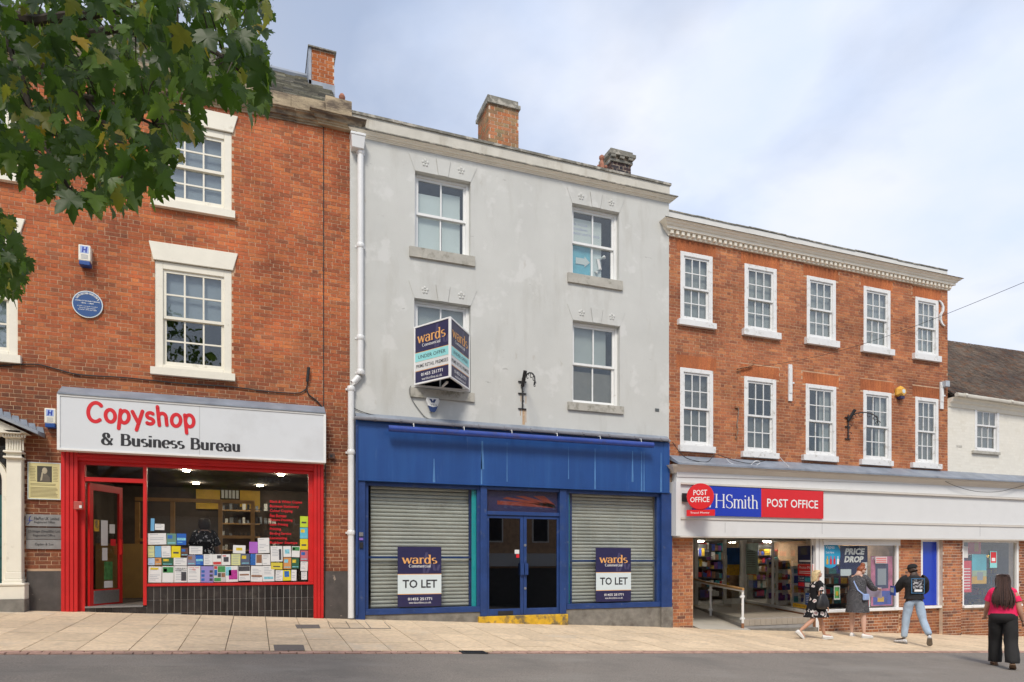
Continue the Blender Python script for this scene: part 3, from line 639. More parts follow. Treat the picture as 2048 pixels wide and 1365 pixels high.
# a scaled block cannot carry children in place, so stacks are plain meshes
bpy.data.objects.remove(stack)
m1 = MB(); m1.box(c0.x + .01, c1.x, cy, cy + 1.1, cb, ct); stack = m1.build('chimney', m_mortar2, A)
brickstack(stack, 'orange_brick', c0.x + .01, c1.x, cy, cy + 1.1, roofz(cy) + .1, ct, side=False)
m1 = MB(); zt_ = (P(618.5, 91.5, cy - .06).z + P(668, 101, cy - .06).z) / 2; m1.box(c0.x - .05, c1.x + .05, cy - .07, cy + 1.15, ct, zt_); m1.build('cap', m_ledge, stack)
m1 = MB(); m1.box(c0.x - .03, c1.x + .02, cy - .03, cy, roofz(cy) - .1, roofz(cy) + .12); m1.box(c0.x - .035, c0.x + .03, cy - .03, cy + 1.1, roofz(cy), ct).build('flashing', m_lead, stack)
fz = P(684, 216, .5)
m1 = MB(); m1.lathe(fz.x, .5, [(.07, fz.z - .25), (.055, fz.z + .02), (.035, fz.z + .12), (.06, fz.z + .17), (.065, fz.z + .22), (.04, fz.z + .27), (.01, fz.z + .29)], 10); m1.ball((fz.x + .09, .47, fz.z + .02), .04).ball((fz.x - .02, .44, fz.z + .06), .03); m1.build('finial', m_terra, A)

# the copy shop front --------------------------------------------------
Z = lambda px, py, y=0: P(px, py, y).z
X = lambda px, y=0: P(px, 1000, y).x
x0, x1, z0, z1 = fasA
m1 = MB(); m1.box(x0, x1, -.28, 0, z0, z1); fa = m1.build('fascia', m_signw, A)
m1 = MB(); t = .035
m1.box(x0 - .03, x0 + .012, -.295, -.02, z0 - .01, z1 + .01).box(x1 - .012, x1 + .03, -.295, -.02, z0 - .01, z1 + .01).box(x0 + .012, x1 - .012, -.294, -.02, z0 - .01, z0 + .022).box(x0 + .012, x1 - .012, -.294, -.02, z1 - .02, z1 + .01)
m1.build('trim', m_white, fa)
ubox('seam', m_steel, fa, X(399, -.28), X(399, -.28) + .004, -.282, -.28, z0, z1)
m1 = MB(); m1.hexa([(x0 - .02, -.31, z1 + .012), (x1 + .02, -.31, z1 + .012), (x1 + .02, -.31, z1 + .035), (x0 - .02, -.31, z1 + .035)], [(x0 - .02, -.012, z1 + .012), (x1 + .02, -.012, z1 + .012), (x1 + .02, -.012, z1 + .20), (x0 - .02, -.012, z1 + .20)]); m1.build('lead_flashing', m_lead, A)
fr = Frame((0, -.28, 0))
pa = P(171, 808, -.28); pb = P(391, 850, -.28)
drawn('Copyshop', fr, X(172, -.28), X(391, -.28), Z(280, 848, -.28), Z(280, 824, -.28) - Z(280, 848, -.28), m_redt, fa, thick=.14, thin=.14, serif=False, track=.03, wob=.10)
drawn('& Business Bureau', fr, X(203, -.28), X(481, -.28), Z(340, 896.5, -.28), Z(340, 881.5, -.28) - Z(340, 896.5, -.28), m_blk, fa, thick=.175, thin=.06, serif=True, track=.02)
sx0, sx1, _, sz1 = shopA; sz1 = z0
gA = lambda px: gz(X(px), 0)
yf = -.06
m1 = MB()
for k in range(4): m1.box(X(125) + k * .062, X(125) + k * .062 + .05, yf - .02, yf, gA(140), sz1)
m1.box(X(124), X(152.6), yf, .1, gA(140) - .05, sz1); m1.build('pilaster', m_red, A)
m1 = MB(); m1.box(X(627), X(645), yf, .1, gA(640) - .05, sz1)
for k in range(3): m1.box(X(628) + k * .062, X(628) + k * .062 + .045, yf - .02, yf, gA(640), sz1)
m1.build('pilaster', m_red, A)
m1 = MB(); hz = Z(170, 921, yf); m1.box(X(152.6), X(627), yf, .1, hz, sz1 + .01).box(X(152.6), X(627), yf - .03, yf, hz + .05, hz + .09); m1.build('header', m_red, A)
wy = .06
m1 = MB(); m1.box(X(153, wy), X(171, wy), wy - .05, wy + .08, gA(160), hz); m1.build('door_jamb', m_red, A)
thz = (Z(180, 1213.6, wy) + Z(287, 1210, wy)) / 2
m1 = MB(); tz0, tz1 = Z(230, 965, wy), Z(230, 957, wy)
m1.box(X(287, wy), X(294, wy), wy - .05, wy + .06, thz, hz).box(X(170, wy), X(287, wy), wy - .05, wy + .06, tz0, tz1).box(X(170, wy), X(287, wy), wy - .04, wy + .06, hz - .06, hz); m1.build('door_frame', m_red, A)
ubox('toplight', m_sglass, A, X(171, wy), X(287, wy), wy + .02, wy + .026, tz1, hz - .06)
ubox('doorstep', m_steel, A, X(171, wy), X(287, wy), wy - .05, .5, thz - .03, thz)
# display window
wz0, wz1 = (Z(295, 1167, wy) + Z(617, 1165, wy)) / 2, (Z(295, 936, wy) + Z(616, 948, wy)) / 2
m1 = MB(); a, b = X(294, wy), X(627, wy)
m1.box(a, b, wy - .05, wy + .06, wz0 - .05, wz0).box(X(616.5, wy), b, wy - .05, wy + .06, wz0, wz1).box(a, b, wy - .05, wy + .06, wz1, hz)
win = m1.build('shop_window', m_red, A); bevel(win, .006, 1)
ubox('pane', m_sglass, win, a, X(616.5, wy), wy, wy + .008, wz0, wz1)
# glazed stall riser, tile by tile
st = MB(); st.box(a, X(627), wy - .02, .2, gA(640) - .1, wz0 - .05); st.box(X(152), a, wy - .02, .2, gA(200) - .2, thz - .03); st = st.build('stall_riser', m_grout, A)
zz = wz0 - .055; tw = (X(627) - a) / 26
for rr, hgt in enumerate((.245, .235, .235)):
    for k in range(26):
        tx = a + k * tw; gl_ = gz(tx, 0) - .02
        if zz - hgt > gl_ - .2: ubox('tile', m_btile, st, tx + .006, tx + tw - .006, wy - .032, wy - .02, max(zz - hgt + .012, gl_), zz)
    zz -= hgt
for k in range(9):
    tx = X(155) + k * .13; ubox('tile', m_btile, st, tx + .003, min(tx + .127, a - .003), wy - .032, wy - .02, gz(tx, 0) - .02, thz - .035)
# open door, swung inwards
dv = P(177, 1100, wy + .02); dl = thing('q', '', '', (0, 0, 0)); bpy.data.objects.remove(dl)
dr = link('shop_door', None, A, (dv.x, dv.y, thz)); ang = rad(64); dr.rotation_euler.z = ang
hd = tz0 - thz - .02; wd = .86
m1 = MB(); m1.box(0, .09, -.02, .02, 0, hd).box(wd - .09, wd, -.02, .02, 0, hd).box(.09, wd - .09, -.02, .02, hd - .12, hd).box(.09, wd - .09, -.02, .02, .0, .28)
WL['__z'] = Vector((0, 0, 0))
def local(mb, name, m, parent, **k):
    o = mb.build(name, m, None, **k); o.parent = parent; o.location = (0, 0, 0); return o
local(m1, 'leaf', m_red, dr)
local(MB().box(.09, wd - .09, -.004, .004, .28, hd - .12), 'pane', m_sglass, dr)
local(MB().box(.10, wd - .10, -.026, -.02, .03, .26), 'kick_plate', m_steel, dr)
local(MB().box(wd - .10, wd - .06, -.07, -.02, hd * .42, hd * .55), 'handle', m_red, dr)
for (a_, b_, c_, d_, mm) in ((.30, .47, .50, .72, m_paper), (.33, .46, .37, .48, m_paper), (.52, .66, .61, .69, m_paper), (.55, .68, .50, .56, m_redt), (.38, .60, .20, .36, M('menu_green', (.05, .18, .05), .6, .5, 14)), (.38, .60, .13, .19, m_paper), (.12, .25, .62, .72, m_yel)):
    local(MB().box(a_, b_, -.012, -.009, .28 + (hd - .4) * (c_ - .12) / .85, .28 + (hd - .4) * (d_ - .12) / .85), 'notice', mm, dr)
# inside the copy shop: floor, walls, counter, wooden partition, yellow boards
iy = 5.2; ix0, ix1 = X(150) - .3, xA1 - .02
m1 = MB(); f_ = thz - .01; c_ = hz + .1
m1.quad((ix0, .1, f_), (ix1, .1, f_), (ix1, iy, f_), (ix0, iy, f_)).quad((ix0, .1, c_), (ix1, .1, c_), (ix1, iy, c_), (ix0, iy, c_)).quad((ix0, .1, f_), (ix0, iy, f_), (ix0, iy, c_), (ix0, .1, c_)).quad((ix1, .1, f_), (ix1, iy, f_), (ix1, iy, c_), (ix1, .1, c_)).quad((ix0, iy, f_), (ix1, iy, f_), (ix1, iy, c_), (ix0, iy, c_))
m1.build('shop_room', M('brown_room', (.11, .085, .07), .9, .4, 1.5), A, fix=False)
cyy = 2.9
m1 = MB(); m1.box(ix0 + .05, P(333, 1100, cyy).x, cyy, cyy + .5, f_, Z(260, 1088, cyy)); m1.build('counter', m_woodl, A)
m1 = MB()
for px in (262, 335, 434, 501): xx = P(px, 1000, cyy).x; m1.box(xx, xx + .09, cyy + .5, cyy + .6, f_, Z(px, 1000, cyy))
m1.box(P(262, 1000, cyy).x, P(501, 1000, cyy).x + .09, cyy + .49, cyy + .61, Z(380, 1001, cyy), Z(380, 994, cyy)).box(P(262, 1000, cyy).x, P(335, 1000, cyy).x, cyy + .49, cyy + .61, Z(300, 1082, cyy), Z(300, 1076, cyy)).box(P(434, 1000, cyy).x, P(501, 1000, cyy).x, cyy + .49, cyy + .61, Z(470, 1076, cyy), Z(470, 1070, cyy))
m1.build('partition', m_wood, A)
m_yb = M('yellow_board', (.62, .36, .015), .5, .1)
for (p0, p1, q0, q1) in ((392, 440, 979, 1018), (480, 520, 981, 1018)):
    ubox('notice_board', m_yb, A, P(p0, 1000, 5.1).x, P(p1, 1000, 5.1).x, 5.1, 5.13, Z(p0, q1, 5.1), Z(p0, q0, 5.1))
for k in range(5): ubox('poster', m_paper, A, P(443 + k * 7.3, 1000, 5.1).x, P(448 + k * 7.3, 1000, 5.1).x, 5.1, 5.13, Z(460, 997, 5.1), Z(460, 981, 5.1))
r = random.Random(21); m1 = MB()
for sh in range(5):
    zz = f_ + .7 + sh * .33; m1.mat(0).box(P(436, 1000, 4.6).x, P(520, 1000, 4.6).x, 4.6, 4.9, zz, zz + .03)
    for k in range(14): xx = P(436, 1000, 4.6).x + .06 + k * .1; m1.mat(r.choice((1, 2, 3, 3))).box(xx, xx + r.uniform(.05, .09), 4.62, 4.8, zz + .03, zz + r.uniform(.1, .22))
m1.build('shelves', [m_wood, m_paper, M('grey_stock', (.2, .22, .25), .7, .3), m_blk], A)
m_lampa = M('shop_lamp', (1, .9, .7), .5, 0, emit=75)
for lx, ly in ((-6.4, 3.9), (-5.0, 3.9), (-3.6, 3.9), (-6.4, 1.5), (-4.6, 1.5)): ubox('ceiling_light', m_lampa, A, lx - .06, lx + .06, ly - .06, ly + .06, c_ - .03, c_ - .005)
# white pilastered doorway at the edge, with lead-topped pediment
dw = m_cream
m1 = MB(); gq = gz(-8.9, 0)
m1.box(X(19), X(49), -.16, .1, Z(30, 1144), Z(30, 905)).box(X(15), X(52), -.20, .1, Z(30, 1164), Z(30, 1158)).box(X(17), X(50), -.18, .1, Z(30, 1158), Z(30, 1144)).box(X(15), X(52), -.2, .1, Z(30, 1167), Z(30, 1164))
m1.box(X(9), X(59), -.26, .1, Z(30, 1198), Z(30, 1171)).box(X(8), X(60), -.28, .1, Z(30, 1171), Z(30, 1166)).box(X(14.5), X(52), -.22, .1, Z(30, 920), Z(30, 916)).box(X(14.5), X(52), -.22, .1, Z(30, 909), Z(30, 905)).box(X(18), X(49), -.15, .1, Z(30, 909), Z(30, 920)).box(X(17), X(48), -.15, .1, Z(30, 905), Z(30, 880))
m1.box(X(6), X(53), -.30, .1, Z(30, 873), Z(30, 866)).box(X(14), X(50), -.22, .1, Z(30, 880), Z(30, 873))
port = m1.build('doorway_pilaster', dw, A); bevel(port, .008, 1)
for k in range(7): ubox('flute', dw, port, X(20) + k * .036, X(20) + k * .036 + .018, -.165, -.15, Z(30, 903), Z(30, 883))
for k in range(9): ubox('dentil', dw, port, X(15) + k * .037, X(15) + k * .037 + .02, -.25, -.22, Z(30, 879), Z(30, 874))
ubox('plinth_stone', m_conc, A, X(0) - .1, X(60), -.3, .1, gq - .1, Z(30, 1198))
m1 = MB(); m1.box(X(-40), X(8), .06, .12, gq, Z(0, 990, .06)); gd = m1.build('house_door', m_green, A)
for k in range(6): ubox('moulding', m_green, gd, X(-30, .06), X(7, .06), .045, .06, Z(0, 1160 - k * 22, .06), Z(0, 1157 - k * 22, .06))
ubox('fanlight', m_sglass, A, X(-40), X(8), .08, .09, Z(0, 985), Z(0, 890)); ubox('door_hall', m_dark, A, X(-115), X(14), .2, .22, gq, Z(0, 860))
cxd = X(-44); m1 = MB()  # arched architrave
arcp = [(cxd + (X(8) - cxd) * math.cos(rad(a)), Z(0, 962) + (X(8) - cxd) * math.sin(rad(a))) for a in range(0, 181, 12)]
arco = [(cxd + (X(19) - cxd) * math.cos(rad(a)), Z(0, 962) + (X(19) - cxd) * math.sin(rad(a))) for a in range(0, 181, 12)]
pl = [(X(19), gq)] + arco + [(2 * cxd - X(19), gq), (2 * cxd - X(8), gq)] + arcp[::-1] + [(X(8), gq)]
for i in range(len(arcp) - 1): m1.hexa([(arcp[i][0], -.1, arcp[i][1]), (arco[i][0], -.1, arco[i][1]), (arco[i + 1][0], -.1, arco[i + 1][1]), (arcp[i + 1][0], -.1, arcp[i + 1][1])], [(arcp[i][0], .05, arcp[i][1]), (arco[i][0], .05, arco[i][1]), (arco[i + 1][0], .05, arco[i + 1][1]), (arcp[i + 1][0], .05, arcp[i + 1][1])])
m1.box(X(8), X(19), -.1, .05, gq, Z(0, 962)); xl_ = 2 * cxd; m1.box(xl_ - X(19), xl_ - X(8), -.1, .05, gq, Z(0, 962)); m1.build('architrave', dw, A)
m1 = MB(); xe = X(53, -.3); apx = cxd; za_, zc_ = Z(53, 866, -.3), Z(53, 866, -.3) + (xe - apx) * .47
m1.prism([(xe, za_), (apx, zc_ ), (apx, zc_ - .16), (xe - .25, za_)], -.30, .0); m1.prism([(xe - .3, za_ - .02), (apx, zc_ - .16), (apx, za_ - .1)], -.12, .0)
m1.prism([(2 * apx - xe, za_), (apx, zc_), (apx, zc_ - .16), (2 * apx - xe + .25, za_)], -.30, .0)
pd = m1.build('pediment', dw, A)
m1 = MB(); xo = X(80, -.3)
m1.hexa([(xo, -.42, za_ - .03), (apx, -.42, zc_ + .03), (apx, -.42, zc_ + .07), (xo, -.42, za_ + .02)], [(xo, .0, za_ - .03), (apx, .0, zc_ + .03), (apx, .0, zc_ + .10), (xo, .0, za_ + .05)])
for k in range(9):
    xx = xo - k * .115; zz = za_ + .05 + (xo - xx) * .47 - .02
    m1.prism([(xx, zz - .02), (xx - .12, zz + .035), (xx - .12, zz + .13), (xx - .03, zz + .125)], -.018, -.012)
m1.build('lead_capping', m_lead, A)

# ------------------------------------------------------------------ B: grey rendered building
B = thing('rendered_building', 'pale grey rendered three storey building with blue shuttered shop below', 'building', (1, 1, gz(1, 0)))
xB0, xB1 = xA1 + .003, P(1337, 700).x
bTop = zl(735, 276, 1335, 404)
def avg(a, b): return (a[0], a[1], a[2], a[3])
wUL = rect(829.5, 940.7, 342.5, 366.4, 496.5, 515); wUR = rect(1143.5, 1237.6, 408.5, 426, 547.8, 565)
wLL = rect(828.2, 940.8, 597.5, 612.4, 777, 788); wLR = rect(1144.6, 1239, 641, 654, 805.5, 814.5)
fasB = rect(712, 1339, 842, 884, 962.5, 985.4, -.12)
holesB = [wUL, wUR, wLL, wLR, (X(727), X(1318), -3.5, fasB[3] - .08)]
wallB = cutwall('wall', m_render, B, xB0, xB1, lambda x: gz(x, 0) - .15, lambda x: bTop(x) + .15, holesB, -.02, .3)
# body and flat roof behind the parapets
def mass(parent, x0, x1, y0, y1, zt_, m): 
    m1 = MB(); zb2 = gz(x1, 0) - .3; m1.quad((x0, y1, zb2), (x1, y1, zb2), (x1, y1, zt_), (x0, y1, zt_)).quad((x0, y0, zb2), (x0, y1, zb2), (x0, y1, zt_), (x0, y0, zt_)).quad((x1, y0, zb2), (x1, y1, zb2), (x1, y1, zt_), (x1, y0, zt_)).quad((x0, y0, zt_), (x1, y0, zt_), (x1, y1, zt_), (x0, y1, zt_)); return m1.build('body', m, parent, fix=False)
mass(B, xB0 + .01, xB1 - .01, .3, 9, bTop(xB1) - .1, m_render); mass(A, -15, xA1 - .01, .3, 7.2, zE - .32, m_mortar)
pT = zl(703, 222, 1338, 367.5, -.05); pB = zl(712, 250, 1338, 387, -.05)
m1 = MB(); m1.hexa([(xB0, -.05, pB(xB0) - .1), (xB1, -.05, pB(xB1) - .1), (xB1, -.05, pT(xB1) - .05), (xB0, -.05, pT(xB0) - .05)], [(xB0, .25, pB(xB0) - .1), (xB1, .25, pB(xB1) - .1), (xB1, .25, pT(xB1) - .05), (xB0, .25, pT(xB0) - .05)]); m1.build('parapet', m_stained, B)
m1 = MB(); m1.hexa([(xB0, -.08, pT(xB0) - .05), (xB1 + .03, -.08, pT(xB1) - .05), (xB1 + .03, -.08, pT(xB1)), (xB0, -.08, pT(xB0))], [(xB0, .3, pT(xB0) - .05), (xB1 + .03, .3, pT(xB1) - .05), (xB1 + .03, .3, pT(xB1)), (xB0, .3, pT(xB0))]); m1.build('coping', m_ledge, B)
cB = zl(714, 254, 1350, 392, -.15); lo = zl(735, 275, 1336, 404, -.02)
za, zb_ = cB(xB0), cB(xB1); prof = [(o * .52, d * .6) for o, d in [(.045, -.20), (.07, -.20), (.07, -.165), (.11, -.16), (.11, -.125), (.17, -.12), (.18, -.095), (.25, -.065), (.25, -.05), (.28, -.045), (.28, -.035)]]
moulding('cornice', m_trim, B, xB0 + .1, xB1, za, zb_, prof, yb=-.0)
moulding('cornice_ledge', m_ledge, B, xB0 + .1, xB1, za, zb_, [(.14, -.021), (.165, -.016), (.16, .008), (.1, .022), (.03, .04)], yb=.0)
def rosette(c, rd=.085):
    m1 = MB()
    for k in range(5):
        a = rad(90 + 72 * k); pc = (c.x + .05 * math.cos(a), c.z + .05 * math.sin(a)); m1.ball((pc[0], -.028, pc[1]), .034, 8, 1, .45, 1)
    m1.ball((c.x, -.03, c.z), .02, 8); n = 20
    for i in range(n):
        a, b = 2 * math.pi * i / n, 2 * math.pi * (i + 1) / n; q = [(c.x + rr * math.cos(t), c.z + rr * math.sin(t)) for t, rr in ((a, rd), (b, rd), (b, rd + .014), (a, rd + .014))]
        m1.hexa([(x, -.028, z) for x, z in q], [(x, -.018, z) for x, z in q])
    return m1.build('rosette', m_render, None, smooth=True)
for (rc, l0, l1, ro) in ((wUL, (817, 307), (953.7, 337), ((849.7, 328), (921.5, 343))), (wUR, (1133, 376.7), (1248, 399), ((1161, 395), (1221.5, 407.5))), (wLL, (817, 563), (953, 582), ((849.4, 582), (922, 592.7))), (wLR, (1134, 609), (1248.7, 626.7), ((1162, 627), (1222.7, 635)))):
    a, b = P(*l0), P(*l1); x0, x1, z0, z1 = rc; zt_ = (a.z + b.z) / 2; xm = (x0 + x1) / 2
    m1 = MB(); m1.prism([(x0, z1 + .003), (xm - .11, z1 + .003), (xm - .16, zt_), (a.x, zt_)], -.030, -.018); m1.prism([(xm + .11, z1 + .003), (x1, z1 + .003), (b.x, zt_), (xm + .16, zt_)], -.030, -.018)
    m1.prism([(xm - .10, z1 + .003), (xm + .10, z1 + .003), (xm + .15, zt_), (xm - .15, zt_)], -.042, -.018)
    li = m1.build('lintel', m_render, B)
    for q in ro:
        o = rosette(P(*q)); o.parent = li; o.location = (0, 0, 0); 
m_board = M('white_board', (.66, .68, .68), .7, .05, 2)
m_cyan = M('cyan_poster', (.17, .48, .60), .5, .25, 2)
backs = {'UL': [(.08, .50, .02, .80, m_board, 'board'), (.53, .86, .02, .86, m_board, 'board')], 'UR': [(.03, .72, .5, .88, m_paper, 'poster'), (.03, .48, .04, .5, m_cyan, 'poster'), (.48, .72, .04, .5, m_board, 'poster')], 'LL': [(.02, .98, .3, .98, m_blindw, 'blind')], 'LR': [(.02, .8, .5, .98, m_blindw, 'blind'), (.02, .98, .04, .42, M('brown_board', (.2, .17, .14), .8), 'board')]}
bs = {'UL': (rect(820, 951, 496.5, 517, 511, 531.7, -.09), wUL, 'above the estate agent V sign'), 'UR': (rect(1137.4, 1247, 549.5, 566.6, 563, 579.6, -.09), wUR, 'with posters taped inside its glass'), 'LL': (rect(821.7, 950, 777.5, 788, 793, 803.8, -.09), wLL, 'behind the estate agent V sign'), 'LR': (rect(1137.6, 1249, 806, 815.5, 818.7, 828, -.09), wLR, 'beside the floodlight bracket')}
for k, (sr_, rc, lb) in bs.items():
    f = sash(B, rc, 2, 1, 1, m_white, .09, backs[k], (sr_[0], sr_[1], sr_[2], rc[2]), m_sill, fw=.05, sw=.05, bar=.03, wide_right=.02, label='white two over two sash window ' + lb)
    if k == 'UR':
        x0, x1, z0, z1 = rc; fr = Frame((0, .218, 0)); 
        for i, s in enumerate(('FIX YOUR', 'BROADBAND', 'PRICE UNTIL 2022')): text(s, fr, x0 + .1, x0 + (.5 if i < 2 else .8), z0 + (z1 - z0) * (.78 - i * .065), z0 + (z1 - z0) * (.81 - i * .065), M('lilac_ink', (.42, .40, .62), .6), f, fit=True)
        m1 = MB(); m1.prism([(x0 + .2, z0 + .35), (x0 + .42, z0 + .35), (x0 + .42, z0 + .3), (x0 + .55, z0 + .42), (x0 + .42, z0 + .54), (x0 + .42, z0 + .49), (x0 + .2, z0 + .49)], .205, .212); m1.build('arrow_print', m_paper, f)
        m1 = MB(); m1.tube([(x0 + .92, .2, z0 + .6), (x0 + .75, .2, z0 + .5), (x0 + .8, .2, z0 + .3), (x0 + .7, .2, z0 + .2)], .05, 6); m1.build('loop_print', m_paper, f)
    if k == 'UL':
        x0, x1, z0, z1 = rc
# chimneys
cy = 1.6
a, b = P(974.8, 222, cy), P(1036.7, 222, cy); ccb = P(1000, 300, cy).z - .5; ztop = (P(975.7, 190, cy).z + P(1034.8, 205, cy).z) / 2; zc1 = (P(974.8, 206, cy).z + P(1039.5, 222, cy).z) / 2
# depth of the stack from its far edge at x=954: point on x=a.x plane
d = ray(954, 275); tt = (a.x - CAM.x) / d.x; yb_ = CAM.y + d.y * tt
m1 = MB(); m1.box(a.x + .03, b.x, cy, yb_, ccb, zc1); s1 = m1.build('chimney', m_mortar2, B)
brickstack(s1, 'stack_brick', a.x + .03, b.x, cy, yb_, ccb + .3, zc1, n=120)
m1 = MB(); m1.box(a.x - .02, b.x + .04, cy - .05, yb_ + .05, zc1, zc1 + (ztop - zc1) * .45).box(a.x, b.x - .01, cy - .02, yb_ + .02, zc1 + (ztop - zc1) * .45, ztop); m1.build('cap', m_ledge, s1)
cy = 1.6; a, b = P(1223, 330, cy), P(1261.3, 330, cy); d = ray(1207.8, 324.7); tt = (a.x - CAM.x) / d.x; yb_ = CAM.y + d.y * tt
za = P(1240, 350, cy).z - .4; z1_ = P(1240, 325, cy).z; z2 = (P(1226, 312, cy).z + P(1270, 322, cy).z) / 2; z3 = (P(1224.7, 299, cy).z + P(1262.8, 307, cy).z) / 2
m1 = MB(); m1.box(a.x, b.x, cy, yb_, za, z2); s2 = m1.build('chimney', m_mortar2, B)
brickstack(s2, 'dark_brick', a.x, b.x, cy, yb_, za + .2, z1_, n=60)
m1 = MB(); m1.box(a.x - .1, b.x + .1, cy - .1, yb_ + .1, z2, z2 + (z3 - z2) * .5).box(a.x - .04, b.x + .04, cy - .04, yb_ + .04, z2 + (z3 - z2) * .5, z3).box(a.x - .04, b.x + .04, cy - .04, yb_ + .04, z1_ - .02, z1_ + .04)
for k in range(3): m1.box(a.x + k * .25 - .05, a.x + k * .25 + .08, cy - .09, cy, z1_ + .06, z2)
m1.build('cap', m_ledge, s2)
p = P(1203.4, 322, 1.2); m1 = MB(); m1.lathe(p.x, 1.2, [(.07, p.z - .5), (.06, p.z - .1), (.035, p.z), (.065, p.z + .05), (.065, p.z + .10), (.02, p.z + .14)], 10).ball((p.x + .11, 1.2, p.z - .13), .045).ball((p.x - .09, 1.2, p.z - .15), .035); m1.build('finial', m_terra, B)
# blue shopfront
x0, x1, z0, z1 = fasB
m1 = MB(); m1.box(x0, x1 - .0, -.12, -.022, z0, z1); fb = m1.build('fascia', m_blue, B)
m1 = MB(); m1.box(x0 - .01, x1 + .01, -.13, -.12, z0 - .0, z0 + .02).box(x1 - .16, x1 - .0, -.125, -.12, z0 + .02, z1); m1.build('trim', m_blue, fb)
for px, wpx, ln in ((963, 3, 1.0), (965, 7, .5), (1190, 4, .9), (1265, 5, .6), (1283, 4, 1), (1288, 3, .95), (1322, 5, .9), (1014, 2, .7), (1137, 2, .6), (868, 5, .3)):
    m1 = MB(); xx = X(px, -.12); hw = wpx / 2 / 93; zt_ = z1 - .25; lo_ = max(z0 + .02, zt_ - (z1 - z0) * ln)
    if px < 900: zt_ = z0 + .5; lo_ = z0 + .02
    m1.quad((xx - hw, -.1225, lo_), (xx + hw, -.1225, lo_), (xx + hw * .25, -.1225, zt_), (xx - hw * .25, -.1225, zt_)); m1.build('rain_streak', m_streak, fb, fix=False)
gt_ = zl(709, 836, 1337.6, 881, -.2); m1 = MB(); m1.tube([(X(709, -.2), -.2, gt_(X(709, -.2))), (X(1337, -.2), -.2, gt_(X(1337, -.2)))], .035, 8)
for px in range(750, 1330, 52): xx = X(px, -.2); m1.tube([(xx - .02, -.2, gt_(xx)), (xx + .02, -.2, gt_(xx))], .045, 8)
m1.build('gutter', M('grey_gutter', (.2, .2, .22), .5, .15), B, smooth=True)
m1 = MB(); m1.hexa([(x0, -.17, z1 + .01), (x1, -.17, z1 + .01), (x1, -.17, z1 + .03), (x0, -.17, z1 + .03)], [(x0, -.021, z1 + .01), (x1, -.021, z1 + .01), (x1, -.021, z1 + .16), (x0, -.021, z1 + .16)]); m1.build('lead_flashing', m_lead, B)
ta, tb = P(777, 857, -.33), P(1306, 891, -.33); zt_ = (ta.z + tb.z) / 2
tu = thing('awning_tube', 'long glossy blue awning roller tube slung across the blue fascia', 'awning', (ta.x, -.33, zt_))
m1 = MB(); m1.tube([(ta.x, -.33, ta.z), (tb.x, -.33, tb.z)], .062, 14); m1.build('roller', m_tube, tu, smooth=True)
for k in range(6):
    xx = ta.x + .5 + (tb.x - ta.x - .8) * k / 5; zz = ta.z + (tb.z - ta.z) * (xx - ta.x) / (tb.x - ta.x); m1 = MB(); m1.tube([(xx, -.33, zz + .06), (xx, -.31, zz + .13), (xx + .02, -.13, zz + .15)], .009, 5); m1.build('clip', m_white, tu)
gB = lambda px: gz(X(px), 0)
m1 = MB(); m1.box(X(710), X(728.7), -.10, .0, gB(720) - .02, z0); m1.tube([(X(714, -.13), -.13, gB(714) + .08), (X(714, -.13), -.13, z1 - .1)], .022, 8); m1.build('pilaster', m_blue2, B)
m1 = MB(); m1.box(X(1318.5), X(1339.4), -.10, .0, Z(1330, 1214), z0); pr = m1.build('pilaster', m_blue2, B)
m1 = MB(); m1.box(X(1318), X(1340), -.115, .0, gB(1330) - .05, Z(1330, 1214)); m1.build('pilaster_base', m_conc, B)
gy_ = .03
def bars(name, lst, m, ya, yb2, parent=B):
    m1 = MB()
    for (l, t_, r_, b_) in lst: m1.box(X(l, ya), X(r_, ya), ya, yb2, Z((l + r_) / 2, b_, ya), Z((l + r_) / 2, t_, ya))
    o = m1.build(name, m, parent); bevel(o, .005, 1); return o
zsl = (Z(729, 1219.7, -.05) + Z(958, 1213, -.05)) / 2; zsr = (Z(1131, 1209, -.05) + Z(1315, 1204, -.05)) / 2
tz = z0 + .02
